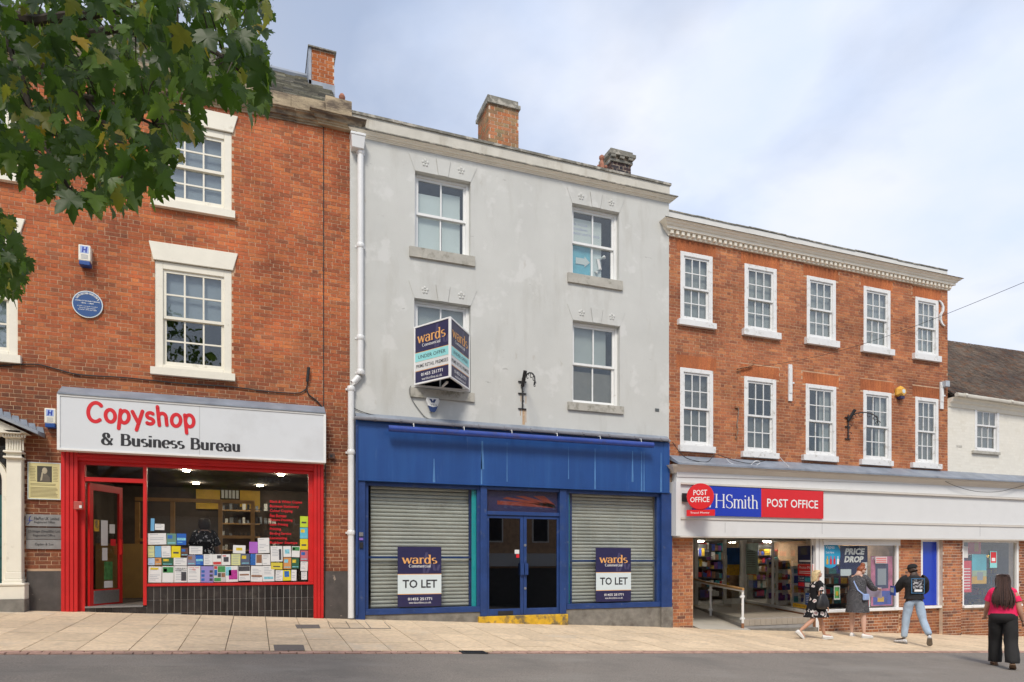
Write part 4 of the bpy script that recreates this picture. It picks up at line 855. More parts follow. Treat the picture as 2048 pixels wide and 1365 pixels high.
for (l, r_, zs_, zt2, shl, shr, tl, tr) in ((728.7, 959, zsl, tz, 741.5, 937.5, 943, 959), (1130, 1317, zsr, tz, 1143.5, 1306, 1130.5, 1138.6)):
    m1 = MB(); a, b = X(l, gy_), X(r_, gy_)
    m1.box(a, b, -.06, .12, zs_ - .115, zs_ + .0).box(a, a + .07, -.03, .1, zs_, zt2).box(b - .07, b, -.03, .1, zs_, zt2).box(a + .07, b - .07, -.03, .1, zt2 - .1, zt2)
    wn = m1.build('shop_window', m_blue2, B); bevel(wn, .006, 1)
    ubox('pane', m_sglass, wn, a + .07, b - .07, .03, .038, zs_, zt2 - .1)
    mid = Z(l, 1115, gy_) if l < 900 else Z(1200, 1122, gy_); ubox('transom', m_blue2, wn, a + .07, b - .07, .1, .115, mid - .02, mid + .02)
    ubox('side_panel', m_teal, wn, X(tl, .05), X(tr, .05), .045, .05, zs_, zt2); ubox('side_panel', m_blue2, wn, X(shr if l < 900 else 1138.6, .15), X(943 if l < 900 else 1143.5, .15), .14, .17, zs_, zt2)
    mb2 = MB(); mb2.box(X(shl, .2), X(shr, .2), .225, .24, zs_ - .1, zt2); shm = mb2.build('roller_shutter', m_dgrey, B)
    pitch = .077; zz = zs_ + .005; k = 0; xa_, xb_ = X(shl, .2), X(shr, .2)
    key = 'lath%d' % int(l); n = 5
    ring = [(-.016 * math.cos(math.pi * (i / n - .5)) + .0, pitch * i / n) for i in range(n + 1)]
    me = MB(); prf = [(.0, 0), (-.013, .012), (-.019, .034), (-.016, .055), (-.006, .067), (0.0, .069)]
    me.loft([[(0, y, z) for y, z in prf], [(xb_ - xa_, y, z) for y, z in prf]], cap=False, close=False)
    first = None
    while zz < zt2 + .02:
        if first is None: first = me.build('lath', m_shut, shm, smooth=True, fix=False); first.location = Vector((xa_, .215, zz)); 
        else: o = link('lath', first.data, shm, (xa_, .215, zz))
        zz += pitch
    ubox('back_wall', m_dark, wn, a, b, .5, .52, zs_ - .1, zt2)
m1 = MB(); m1.hexa([(X(729), -.035, gB(729) - .1), (X(959), -.035, gB(959) - .1), (X(959), -.035, zsl - .115), (X(729), -.035, zsl - .115)], [(X(729), .1, gB(729) - .1), (X(959), .1, gB(959) - .1), (X(959), .1, zsl - .115), (X(729), .1, zsl - .115)]); m1.build('plinth', m_conc, B)
m1 = MB(); m1.hexa([(X(1131), -.035, gB(1131) - .1), (X(1318), -.035, gB(1318) - .1), (X(1318), -.035, zsr - .115), (X(1131), -.035, zsr - .115)], [(X(1131), .1, gB(1131) - .1), (X(1318), .1, gB(1318) - .1), (X(1318), .1, zsr - .115), (X(1131), .1, zsr - .115)]); m1.build('plinth', m_conc, B)
dz0 = (Z(972, 1232.5) + Z(1115, 1228.5)) / 2
m1 = MB(); m1.box(X(959), X(972), -.08, .1, dz0, z0).box(X(1117), X(1130), -.08, .1, dz0, z0).box(X(972), X(1117), -.06, .1, Z(1040, 1032), Z(1040, 1024.5)).box(X(972), X(1117), -.06, .1, z0 - .07, z0); df = m1.build('door_frame', m_blue2, B); bevel(df, .008, 1)
tl_ = ubox('toplight', M('sunburst_print', (.02, .02, .09), .5, .1), df, X(972), X(1117), .05, .06, Z(1040, 1024.5), z0 - .07)
m1 = MB(); zc_ = Z(1110, 1018); zt_ = z0 - .08; m_or = M('sunburst_orange', (.24, .035, .02), .5, .2)
for k, (p0, p1) in enumerate((((996, 1001), (996, 1009)), ((1015, 994), (1007, 997)), ((1050, 992), (1032, 992)), ((1090, 992), (1068, 992)))):
    c = (X(1112), Z(1112, 1012)); q0, q1 = P(*p0), P(*p1)
    m1.quad((c[0], .047, c[1] + .02), (q0.x, .047, q0.z), (q1.x, .047, q1.z), (c[0], .047, c[1] - .05))
m1.build('sunburst', m_or, df, fix=False)
ubox('pane', m_sglass, df, X(972), X(1117), .0, .006, Z(1040, 1024.5), z0 - .07)
for (l, r_, gl0, gl1) in ((973, 1046, 977.5, 1039.7), (1046.5, 1117, 1052.5, 1112.8)):
    m1 = MB(); a, b = X(l), X(r_); ga_, gb_ = X(gl0), X(gl1); zt_ = Z(1040, 1032.5); g1, g0 = Z(1040, 1038), (Z(980, 1217.8) + Z(1110, 1216)) / 2
    m1.box(a, ga_, -.03, .02, dz0, zt_).box(gb_, b, -.03, .02, dz0, zt_).box(ga_, gb_, -.03, .02, g1, zt_).box(ga_, gb_, -.03, .02, dz0, g0)
    lf = m1.build('shop_door', m_blue2, B); bevel(lf, .006, 1)
    ubox('pane', m_dglass, lf, ga_, gb_, -.01, -.004, g0, g1)
    hx = b - .085 if l < 1000 else a + .005
    ubox('pull_handle', m_blue2, lf, hx, hx + .075, -.09, -.03, Z(1046, 1150), Z(1046, 1127))
    if l > 1000:
        for zy in (1091, 1177): m1 = MB(); m1.tube([(a + .03, -.03, Z(1050, zy)), (a + .03, -.045, Z(1050, zy))], .028, 12); m1.build('lock', m_steel, lf)
    else:
        ubox('notice', m_paper, lf, X(1029), X(1038), -.014, -.011, Z(1034, 1108), Z(1034, 1100)); ubox('notice', m_redt, lf, X(1032), X(1038), -.014, -.011, Z(1034, 1116), Z(1034, 1109))
        ubox('letterbox', m_black, lf, X(995), X(1025), -.04, -.03, dz0 + .02, dz0 + .1)
m1 = MB(); m1.box(X(960), X(1130), .1, 3.4, dz0 - .1, dz0).box(X(960), X(1130), 3.4, 3.5, dz0, z0 + .2).box(X(960) - .02, X(960), .1, 3.4, dz0, z0 + .2).box(X(1130), X(1130) + .02, .1, 3.4, dz0, z0 + .2).box(X(960), X(1130), .1, 3.4, z0 + .2, z0 + .22); m1.build('dark_lobby', m_dgrey, B, fix=False)
m1 = MB(); a, b = X(957.5, -.1), X(1135.4, -.1); m1.hexa([(a, -.13, gz(a, 0) - .06), (b, -.13, gz(b, 0) - .06), (b, -.13, dz0 - .0), (a, -.13, dz0 - .0)], [(a, .1, gz(a, 0) - .06), (b, .1, gz(b, 0) - .06), (b, .1, dz0), (a, .1, dz0)]); bevel(m1.build('doorstep', m_yel, B), .012)
for (l, t_, r_, b_, mm) in ((718, 1065, 726, 1073, m_steel), (718, 1076, 726, 1081, M('violet_tag', (.2, .12, .45), .5)), (719, 1085, 726, 1097, m_black)):
    ubox('entry_panel', mm, B, X(l, -.1), X(r_, -.1), -.125, -.10, Z(l, b_, -.1), Z(l, t_, -.1))
ubox('name_plate', M('dark_plate', (.1, .11, .11), .5, .1), B, X(1309), X(1317), -.028, -.018, Z(1313, 824), Z(1313, 818))
# rain water pipe
dp = thing('drainpipe', 'white plastic drainpipe with square hopper at the joint of brick and render', 'drainpipe', (X(702, -.08), -.08, gB(702)))
py_ = -.09; xu, xl_ = X(721, py_), X(702, py_); r0 = .06
m1 = MB(); h0, h1 = Z(714, 300, -.12), Z(714, 277, -.12); hx0, hx1 = X(701, -.12), X(729, -.12)
m1.hexa([(hx0 + .02, -.20, h0), (hx1 - .02, -.20, h0), (hx1, -.24, h1), (hx0, -.24, h1)], [(hx0 + .02, -.02, h0), (hx1 - .02, -.02, h0), (hx1, -.02, h1), (hx0, -.02, h1)]).box(hx0 - .01, hx1 + .01, -.25, -.02, h1, h1 + .05); bevel(m1.build('hopper', m_pvc, dp), .008)
pts = [(xu, py_, h0 + .02), (xu, py_, Z(721, 745, py_)), (xu - .03, py_, Z(721, 754, py_)), (xl_ + .04, py_, Z(702, 766, py_)), (xl_, py_, Z(702, 775, py_)), (xl_, py_, gB(702) + .02)]
m1 = MB(); m1.tube(pts, r0, 14); m1.build('pipe', m_pvc, dp, smooth=True)
for px, pyy in ((721, 305), (721, 492), (721, 676), (721, 745), (702, 778), (702, 905), (702, 1066)):
    zz = Z(px, pyy, py_); xx = X(px, py_); m1 = MB(); m1.tube([(xx, py_, zz - .05), (xx, py_, zz - .03), (xx, py_, zz + .03), (xx, py_, zz + .05)], [r0 + .004, r0 + .016, r0 + .016, r0 + .004], 14).box(xx - r0 - .035, xx + r0 + .035, -.03, -.012, zz - .02, zz + .02); m1.build('collar', m_pvc, dp, smooth=True)
# ------------------------------------------------------------------ C: brown brick building over the post office shop
C_ = thing('brick_building', 'brown brick Georgian building with dentil cornice and ten white sash windows', 'building', (8, 1, gz(8, 0)))
D_ = thing('cottage', 'low white painted brick building with mossy tiled roof at the end of the row', 'cottage', (15, 1, gz(15, 0)))
xC0, xC1 = xB1 + .003, P(1895, 700).x
xD1 = 27.0
cTop = zl(1335, 470, 1895, 583)
U = [((1360.4, 1424.5, 502.5, 514.5, 640, 650), (1358, 1432.6, 640, 650, 648, 659)), ((1488.6, 1552.7, 528.5, 538, 659.5, 668), (1487.5, 1562, 659.5, 668, 671, 677.5)),
     ((1613, 1671, 553.7, 560, 676, 685), (1613, 1679, 676, 685, 686.7, 696)), ((1726.7, 1780, 574, 580.5, 693.5, 701), (1725.6, 1789, 693.5, 701, 704, 710.5)),
     ((1830, 1876, 594.4, 601.7, 708, 715), (1829, 1882.4, 708, 715, 717, 725))]
Lw = [((1359.7, 1425.6, 734.3, 743.5, 889, 897.5), (1359.3, 1431, 889, 897.5, 901.5, 907.7)), ((1487.8, 1551.7, 752.4, 760.6, 903, 908.5), (1485.4, 1558, 903, 908.5, 914, 918)),
      ((1611, 1671.6, 767.9, 774.3, 909, 916), (1607, 1676.5, 909, 916, 920, 925)), ((1726, 1782, 781, 786.8, 919, 924), (1722.8, 1786.4, 919, 924, 929, 933)),
      ((1830, 1876, 793, 800, 926, 930), (1825, 1883.7, 926, 930, 935, 939))]
Ur = [(rect(*a), rect(*b, y=-.08)) for a, b in U]; Lr = [(rect(*a), rect(*b, y=-.08)) for a, b in Lw]
fzt = lambda x: zl(1360, 932, 2048, 962, -.2)(x)          # top of shop fascia
shz = lambda x: zl(1360, 1073, 2048, 1081, -.25)(x)       # its foot
lowx = X(1385)
fz0 = min(shz(xC0), shz(xC1)) ; topS = fzt(xC0) + .02
openings = [(X(1386), X(1798), -4, shz(X(1386)) + .02), (X(1841.6), X(1880), Z(1860, 1212), shz(X(1860)) + .02)]
holesC = [a for a, _ in Ur + Lr] + openings
wallC = cutwall('wall', m_mortar, C_, xC0, xC1, lambda x: gz(x, 0) - .15, lambda x: cTop(x) + .1, holesC, 0, .3)
arch = []
for rc, _ in Ur + Lr:
    arch.append((rc[0] - .10, rc[1] + .10, rc[3], min(rc[3] + .30, cTop(rc[1]) - .03)))
fh = (xC0 + .1, xC1 + 1, shz(xC1) - .05, fzt(xC0) - .1)
def zbC(x): return gz(x, 0) - .02
lay(wallC, 'brown_brick', xC0, xC1, lambda x: fzt(xC0) - .25, cTop, holesC + arch, 0.0, ch=.0725, seed=8, jt=.011)
# lower brickwork is newer: piers and stall walls
hl = openings
pb = brick_low = cutwall('low_wall', m_mortar2, C_, xC1 + .002, xD1, lambda x: gz(x, 0) - .15, lambda x: shz(xC1) + .05, [(X(1924), X(2037), Z(1980, 1216), shz(X(1980)) + .02)], -.012, .28)
ztl = lambda x: shz(x) + .03
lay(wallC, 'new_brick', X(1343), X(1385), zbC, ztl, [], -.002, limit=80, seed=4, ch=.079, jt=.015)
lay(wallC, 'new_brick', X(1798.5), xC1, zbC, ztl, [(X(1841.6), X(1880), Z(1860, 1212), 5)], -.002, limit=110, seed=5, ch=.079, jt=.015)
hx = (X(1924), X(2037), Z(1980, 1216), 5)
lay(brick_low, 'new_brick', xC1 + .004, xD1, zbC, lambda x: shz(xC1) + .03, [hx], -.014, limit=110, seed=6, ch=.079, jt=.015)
# projecting pier
m1 = MB(); m1.box(X(1886, -.12), X(1922, -.12), -.115, -.0, gz(X(1890), 0) - .1, shz(X(1886))); pr = m1.build('pier', m_mortar2, C_)
lay(pr, 'new_brick', X(1886, -.12) - .004, X(1922, -.12) + .004, zbC, ztl, [], -.117, limit=60, seed=7, ch=.079, jt=.015)
# gauged brick arches
for (x0, x1, z0, z1) in arch:
    n = 13; xm = (x0 + x1) / 2; w0 = (x1 - x0) * .97 / n; zz = z1
    for k in range(n):
        a0, a1 = xm + (k - n / 2) * w0, xm + (k + 1 - n / 2) * w0; b0, b1 = [min(max(xm + (q - n / 2) * w0 * 1.12, x0), x1) for q in (k, k + 1)]
        if k == 0: a0 = b0 = x0
        if k == n - 1: a1 = b1 = x1
        q = [(a0 + .003, -.006, z0), (a1 - .003, -.006, z0), (b1 - .003, -.006, zz), (b0 + .003, -.006, zz)]
        m1 = MB(); m1.hexa(q, [(x, .002, z) for x, y, z in q]); m1.build('arch_brick', BM['arch_brick'][1], wallC, fix=False)
m_grubby = M('window_white', (.74, .74, .73), .5, .05, 5, .2, 40, dirt=(.36, .33, .27), dscale=7, dpos=(.56, .74))
nmU = ['leftmost upper', 'second upper', 'third upper', 'fourth upper', 'last upper']; nmL = ['leftmost lower', 'second lower', 'third lower', 'fourth lower', 'last lower']
m_bdark = M('dim_curtain', (.16, .15, .14), .9, .2, 3)
for i, ((rc, s), nm) in enumerate(zip(Ur + Lr, nmU + nmL)):
    back = [(.02, .98, .02, .98, m_curt, 'net_curtain')] if i < 5 else [(.02, .98, .02, .98, m_bdark, 'curtain')] if i in (5, 9) else [(.02, .98, .02, .5, m_bdark, 'curtain')] if i == 6 else [(.55, .98, .02, .98, m_curt, 'net_curtain')]
    sp = .5
    f = sash(C_, rc, 3, 2, 2, m_grubby, -.02, back, (s[0], s[1], s[2], rc[2]), m_grubby, fw=.10, sw=.045, bar=.022, wide_right=.0, sillout=.10, split=sp, label='white six over six sash, %s of the brick front' % nm)
    if i == 7:
        x0, x1, z0, z1 = rc
        for k in range(2): ubox('strip_light', M('lit_tube', (.9, .85, .7), .5, 0, emit=1.2), f, x0 + .3 + k * .4, x0 + .6 + k * .4, .8, .84, z0 + (z1 - z0) * .60, z0 + (z1 - z0) * .62)
# cornice with dentils, parapet
cc = zl(1335, 433, 1910, 553, -.27); za, zb_ = cc(xC0), cc(xC1)
prof = [(.0, -.30), (.045, -.30), (.05, -.185), (.14, -.18), (.14, -.115), (.165, -.11), (.19, -.07), (.23, -.05), (.235, -.03), (.27, -.02)]
moulding('cornice', m_trim, C_, xC0 + .0, xC1, za, zb_, prof, yb=.0)
moulding('cornice_capping', m_ledge, C_, xC0 + .0, xC1, za, zb_, [(.265, -.018), (.285, -.01), (.25, .015), (.05, .04)], yb=.0)
nd = 62
for k in range(nd):
    f = (k + .5) / nd; xx = xC0 - .05 + (xC1 - xC0 + .1) * f; zz = za + (zb_ - za) * f
    ubox('dentil', m_trim, C_, xx - .038, xx + .038, -.115, -.048, zz - .27, zz - .19)
pT = zl(1336, 419, 1895, 541, 0); pB_ = lambda x: cc(x) - .02
m1 = MB(); m1.hexa([(xC0, -.0, pB_(xC0)), (xC1, -.0, pB_(xC1)), (xC1, 0, pT(xC1) - .03), (xC0, 0, pT(xC0) - .03)], [(xC0, .3, pB_(xC0)), (xC1, .3, pB_(xC1)), (xC1, .3, pT(xC1) - .05), (xC0, .3, pT(xC0) - .05)]); m1.build('parapet', M('white_parapet', (.66, .65, .62), .9, .08, 2, dirt=(.25, .22, .18), dscale=2.5, dpos=(.68, .8)), C_)
m1 = MB(); r = random.Random(4); n = 24
for k in range(n):
    a, b = xC0 + (xC1 - xC0) * k / n, xC0 + (xC1 - xC0) * (k + 1) / n; j = r.uniform(-.012, .012)
    m1.hexa([(a, -.02, pT(a) - .025 + j), (b, -.02, pT(b) - .025 + j), (b, -.02, pT(b) + j), (a, -.02, pT(a) + j)], [(a, .32, pT(a) - .025 + j), (b, .32, pT(b) - .025 + j), (b, .32, pT(b) + j), (a, .32, pT(a) + j)])
m1.build('coping', m_ledge, C_)
mass(C_, xC0 + .01, xC1, .3, 8, cTop(xC1) + .1, m_mortar)
# wall ties
m1 = MB(); p0 = P(1880, 601, -.05)
pts = [P(x, y, -.045) for x, y in ((1879, 601), (1884, 606), (1887, 614), (1886.5, 622), (1882, 630), (1882, 640), (1885, 648), (1889, 652))]
for a, b in zip(pts, pts[1:]): m1.hexa([(a.x - .035, -.05, a.z), (a.x + .035, -.05, a.z), (b.x + .035, -.05, b.z), (b.x - .035, -.05, b.z)], [(a.x - .035, -.012, a.z), (a.x + .035, -.012, a.z), (b.x + .035, -.012, b.z), (b.x - .035, -.012, b.z)])
m1.build('wall_tie', m_grubby, C_)
for (xa, xb, ya, yb3) in ((1577.5, 1584.5, 729, 802), (1881, 1887, 764, 818)):
    m1 = MB(); a, b, c, d = X(xa, -.04), X(xb, -.04), Z(xa, yb3, -.04), Z(xa, ya, -.04); m1.box(a, b, -.045, -.012, c, d).box(a + .01, b - .01, -.06, -.045, c + .2, d - .1).box(b, b + .05, -.06, -.03, (c + d) / 2 - .02, (c + d) / 2 + .02); m1.build('wall_tie', m_grubby, C_)
# ------------------------------------------------------------------ D: white cottage
dTop = zl(1895, 803, 2048, 831)
wD = rect(1949, 1997.5, 813, 820, 901, 907); sD = rect(1947, 2000.6, 901, 907, 905, 912, -.06)
wallD = cutwall('wall', M('white_painted_brick', (.72, .69, .61), .85, .04, 2, dirt=(.6, .56, .47), dscale=2, dpos=(.5, .8)), D_, xC1 + .004, xD1, lambda x: shz(xC1) + .05, lambda x: dTop(x) + .05, [wD], .0, .3)
mwb = M('painted_brick', (.74, .71, .63), .8, .05, 3, .5, 60, dirt=(.58, .53, .44), dscale=3, dpos=(.58, .8))
BM['painted'] = (mwb, mwb)
lay(wallD, 'painted', xC1 + .01, xD1, lambda x: fzt(x) - .2, dTop, [wD], .004, limit=150, seed=12, ch=.078)
sash(D_, wD, 3, 1, 2, m_grubby, -.02, [(.02, .98, .02, .98, m_bdark, 'curtain')], (sD[0], sD[1], sD[2], wD[2]), m_sill, fw=.09, sw=.045, bar=.02, split=.62, sillout=.07, label='small white sash window of the white cottage')
gD = zl(1895, 790, 2048, 812, -.2)
moulding('eaves_cornice', m_cream, D_, xC1 + .02, xD1, gD(xC1), gD(xD1), [(.0, -.26), (.03, -.25), (.06, -.16), (.12, -.12), (.14, -.06), (.2, -.02)], ret=False)
m1 = MB(); xx = xC1 + .03
m1.tube([(xx, -.24, gD(xx) + .03), (xD1, -.24, gD(xD1) + .03)], .06, 8)
for k in range(6): q = xx + .3 + k * 1.9; m1.tube([(q, -.24, gD(q) + .03), (q + .08, -.24, gD(q) + .03)], .075, 8)
m1.build('gutter', m_stained, D_, smooth=True)
ry = 4.4; zr = lambda x: zl(1896, 681, 2048, 703, ry)(x) 
def sagr(x): t = (x - xC1) / 4; return -.22 * math.sin(min(max(t, 0), 1) * math.pi)
m1 = MB(); n = 14; rows = 34; r = random.Random(9)
def rD(x, t): return Vector((x, -.12 + (ry + .12) * t, (gD(x) + .08) * (1 - t) + (zr(x) + sagr(x)) * t + .07 * math.sin(x * 1.7) * t * (1 - t) * 2))
base = MB(); xs_ = [xC1 + .02 + (xD1 - xC1) * i / n for i in range(n + 1)]
for a, b in zip(xs_, xs_[1:]):
    for j in range(6): base.quad(rD(a, j / 6) - Vector((0, 0, .04)), rD(b, j / 6) - Vector((0, 0, .04)), rD(b, (j + 1) / 6) - Vector((0, 0, .04)), rD(a, (j + 1) / 6) - Vector((0, 0, .04)))
    base.quad(rD(a, 1) - Vector((0, 0, .04)), rD(b, 1) - Vector((0, 0, .04)), Vector((b, 9, gD(b))), Vector((a, 9, gD(a))))
base.build('roof', m_tile, D_, fix=False)
rows = 46; tl = MB()
for j in range(rows):
    t0, t1 = j / rows, (j + 1.3) / rows; x = xC1 + .02 + (j % 2) * .085
    while x < xD1 - .2:
        up = r.uniform(.012, .03); a, b = x + .003, x + .165; t0j = t0 + r.uniform(-.002, .002)
        p = [rD(a, t0j) + Vector((0, -.01, up)), rD(b, t0j) + Vector((0, -.01, up)), rD(b, min(t1, 1)), rD(a, min(t1, 1))]
        tl.add(p + [p[0] - Vector((0, 0, .03)), p[1] - Vector((0, 0, .03))], [(0, 1, 2, 3), (4, 5, 1, 0)]); x += .17
tl.build('roof_tiles', BM['old_tile'][0], D_, fix=False)['kind'] = 'stuff'
mass(D_, xC1 + .01, xD1, .3, 9, gD(xD1), m_cream)
# ------------------------------------------------------------------ the post office shopfront, running under both
sx0, sx1 = X(1353, -.2), xD1 - .3
m_fas = M('grey_white_fascia', (.69, .69, .68), .45, .03, 1.5, dirt=(.60, .60, .59), dscale=1.5, dpos=(.55, .85))
m_fasl = M('dove_moulding', (.62, .58, .52), .6, .05, 2)
parent = thing('shopfront', 'long pale grey post office shop fascia running below the brick front and the white cottage', 'shopfront', (8, -.2, gz(8, 0)))
SF = parent
a, b = sx0 - .08, sx1
lf0, lf1 = zl(1342, 911, 1893, 943, -.02), zl(1342, 926, 1893, 955.7, -.42)
m1 = MB(); n = 11; r = random.Random(3)
for k in range(n):
    p, q = a + (b - a) * k / n, a + (b - a) * (k + 1) / n; j = r.uniform(0, .012)
    m1 = MB(); m1.hexa([(p, -.40, lf1(p) - .02), (q + .02, -.40, lf1(q) - .02), (q + .02, -.40, lf1(q) + .02), (p, -.40, lf1(p) + .02)], [(p, -.0135, lf0(p) - .1), (q + .02, -.0135, lf0(q) - .1), (q + .02, -.0135, lf0(q) + j), (p, -.0135, lf0(p) + j)]); m1.build('lead_sheet', m_lead, SF)
moulding('cornice', m_fasl, SF, sx0 + .14, sx1, lf1(sx0) - .015, lf1(sx1) - .015, [(.20, -.17), (.22, -.15), (.27, -.10), (.33, -.05), (.36, 0)], yb=-.014)
def band2(name, m, L_, R_, y0, ex=0):
    t_ = zl(1360, L_[0], 2048, R_[0], y0); b_ = zl(1360, L_[1], 2048, R_[1], y0); a, b = sx0 - ex, sx1
    m1 = MB(); m1.hexa([(a, y0, b_(a)), (b, y0, b_(b)), (b, y0, t_(b)), (a, y0, t_(a))], [(a, -.0136, b_(a)), (b, -.0136, b_(b)), (b, -.0136, t_(b)), (a, -.0136, t_(a))])
    return m1.build(name, m, SF)
band2('frieze', m_fas, (932, 954), (962, 974), -.22); band2('frieze', m_fas, (954.3, 965), (974.3, 996), -.20)
band2('ledge', m_fasl, (965.2, 968.5), (996.3, 1000), -.27, .02)
pn = band2('sign_panel', m_fas, (968.7, 1035), (1000.2, 1051), -.21)
band2('ledge', m_fasl, (1035.2, 1038.5), (1051.3, 1055), -.26, .02); band2('lower_panel', m_fas, (1038.8, 1072), (1055.2, 1079), -.235, .015); band2('bottom_rail', m_fasl, (1072.2, 1075), (1079.2, 1081.5), -.25, .01)
for px in (1450, 1644, 1960): ubox('panel_joint', m_ink, SF, X(px, -.236), X(px, -.236) + .006, -.2365, -.235, shz(X(px)) + .1, Z(px, 1046, -.236))
m1 = MB(); m1.box(X(1352, -.28), X(1361, -.28), -.285, -.0137, Z(1356, 1072, -.28), Z(1356, 963, -.28)); m1.build('end_cap', m_fas, SF)
# sign
sg = thing('shop_sign', 'long blue and red shop sign with white lettering on the pale fascia', 'sign', (X(1500, -.3), -.24, Z(1500, 1035, -.25)))
y_ = -.26
zt_ = (Z(1387, 971.2, y_) + Z(1646, 983.3, y_)) / 2; zb2 = (Z(1387, 1030, y_) + Z(1646, 1038.6, y_)) / 2
ubox('blue_panel', m_shblue, sg, X(1386.7, y_), X(1522.5, y_), y_, -.212, zb2, zt_); ubox('red_panel', m_postred, sg, X(1522.5, y_) + .002, X(1646, y_), y_, -.212, zb2, zt_)
ubox('edge', m_red, sg, X(1646, y_) + .001, X(1646, y_) + .012, y_ - .004, -.212, zb2, zt_)
fr = Frame((0, y_, 0)); zbl = zb2 + (zt_ - zb2) * .28; xh = (zt_ - zb2) * .31
drawn('WHSmith', fr, X(1399, y_), X(1517, y_), zbl, xh, m_litw, sg, thick=.085, thin=.026, serif=True, track=-.015)
text('POST OFFICE', fr, X(1534, y_), X(1636, y_), zb2 + (zt_ - zb2) * .36, zb2 + (zt_ - zb2) * .66, m_litw, sg, bold=.012)
# round projecting sign
pc = P(1400.5, 993.7, -.62); rr = .30
rs = thing('round_sign', 'round red post office sign projecting on a bracket over the blue panel', 'sign', (pc.x, pc.y, pc.z - .4))
nrm = Vector((CAM.x - pc.x, CAM.y - pc.y, 0)).normalized(); rt = Vector((-nrm.y, nrm.x, 0)); 
if rt.x < 0: rt = -rt
fr = Frame(pc, rt)
m1 = MB()
def fring(fr, r_, c, n=32): return [fr.pt(r_ * math.cos(2 * math.pi * k / n), r_ * math.sin(2 * math.pi * k / n), c) for k in range(n)]
m1.loft([fring(fr, rr * .98, -.1), fring(fr, rr, -.09), fring(fr, rr, .03), fring(fr, rr * .97, .045)]); m1.build('disc', m_postred, rs)
text('POST', fr, -.15, .15, .03, .15, m_litw, rs, bold=.012, lift=.048); text('OFFICE', fr, -.22, .20, -.13, -.01, m_litw, rs, bold=.012, lift=.048)
def fbox(mb, fr, a0, a1, b0, b1, c0, c1): return mb.hexa([fr.pt(a0, b0, c1), fr.pt(a1, b0, c1), fr.pt(a1, b1, c1), fr.pt(a0, b1, c1)], [fr.pt(a0, b0, c0), fr.pt(a1, b0, c0), fr.pt(a1, b1, c0), fr.pt(a0, b1, c0)])
fbox(MB(), fr, -.3, .32, -.44, -.30, -.07, .03).build('lower_box', m_postred, rs)
text('Travel Money', fr, -.22, .2, -.40, -.345, m_litw, rs, lift=.033)
m1 = MB(); m1.box(X(1367, -.3), X(1380, -.3), -.27, -.2366, Z(1372, 1004, -.26), Z(1372, 987, -.26)).tube([(X(1373, -.26), -.25, pc.z), (pc.x, pc.y, pc.z)], .03, 6); m1.build('bracket', m_black, rs)
# entrance: deep lobby, steps, ramp, slanting glass
pfz = -1.455; dirn = Vector((.38, 1, 0)).normalized()
def back(x, d): return x + .38 * d
by = 4.85; gx0, gx1 = X(1386), X(1630)                       # lobby mouth
m_tilef = M('beige_tile', (.36, .31, .25), .6, .1, 3, .1, 40, dirt=(.28, .24, .19), dscale=1.5, dpos=(.5, .8)); m_ramp = M('pale_ramp', (.47, .44, .38), .8, .08, 2)
rx = P(1484, 1256, .0).x; stx = gx1 - .05
def platz(x): return pfz
m1 = MB(); a0 = rx + .06; nb_ = 7
lob = thing('entrance_lobby', 'recessed tiled entrance with ramp and steps under the pale fascia', 'entrance', (rx, 1, gz(rx, 0)))
m1.hexa([(a0, .02, gz(gx1, 0) - .2), (stx, .02, gz(gx1, 0) - .2), (stx, .02, pfz), (a0, .02, pfz)], [(back(a0, by), by, gz(gx1, 0) - .2), (back(stx, by), by, gz(gx1, 0) - .2), (back(stx, by), by, pfz), (back(a0, by), by, pfz)])
plat = m1.build('platform', m_grout, lob)
ty = .02; k = 0
while ty < by - .3:
    nx = 9; 
    for i in range(nx):
        f0, f1 = i / nx, (i + 1) / nx
        xa, xb_ = a0 + (stx - a0) * f0 + .38 * (ty - .02), a0 + (stx - a0) * f1 + .38 * (ty - .02)
        m1 = MB(); q = [(xa + .004, ty + .004), (xb_ - .004, ty + .004), (xb_ - .004 + .38 * .3, ty + .296), (xa + .004 + .38 * .3, ty + .296)]
        m1.add([(x, y, pfz + .006) for x, y in q] + [(x, y, pfz - .001) for x, y in q], [(0, 1, 2, 3), (0, 4, 5, 1), (1, 5, 6, 2), (2, 6, 7, 3), (3, 7, 4, 0)]); m1.build('tile', m_tilef, plat, fix=False)
    ty += .3
for i in range(13):   # riser tiles in front
    xa = a0 + (stx - a0) * i / 13; xb_ = a0 + (stx - a0) * (i + 1) / 13; m1 = MB(); m1.box(xa + .004, xb_ - .004, .006, .02, max(gz(xb_, 0) + .0, pfz - .17), pfz - .012); m1.build('tile', m_tilef, plat, fix=False)
m1 = MB(); zst = gz(stx, 0) + .10; m1.hexa([(a0 + .05, -.20, gz(a0, 0) - .05), (stx, -.16, gz(stx, 0) - .05), (stx, -.16, zst), (a0 + .05, -.20, gz(a0, 0) + .01)], [(a0 + .05, .01, gz(a0, 0) - .05), (stx, .01, gz(stx, 0) - .05), (stx, .01, zst), (a0 + .05, .01, gz(a0, 0) + .01)]); m1.build('low_step', m_conc, lob)
m1 = MB(); m1.hexa([(gx0, -.25, gz(gx0, 0) - .1), (a0 - .0, -.25, gz(a0, 0) - .1), (a0 - .0, -.25, gz(a0, 0) + .004), (gx0, -.25, gz(gx0, 0) + .004)], [(back(gx0, by), by, pfz - .3), (back(a0, by) - .002, by, pfz - .3), (back(a0, by) - .002, by, pfz - .004), (back(gx0, by), by, pfz - .004)]); m1.build('ramp', m_ramp, lob)
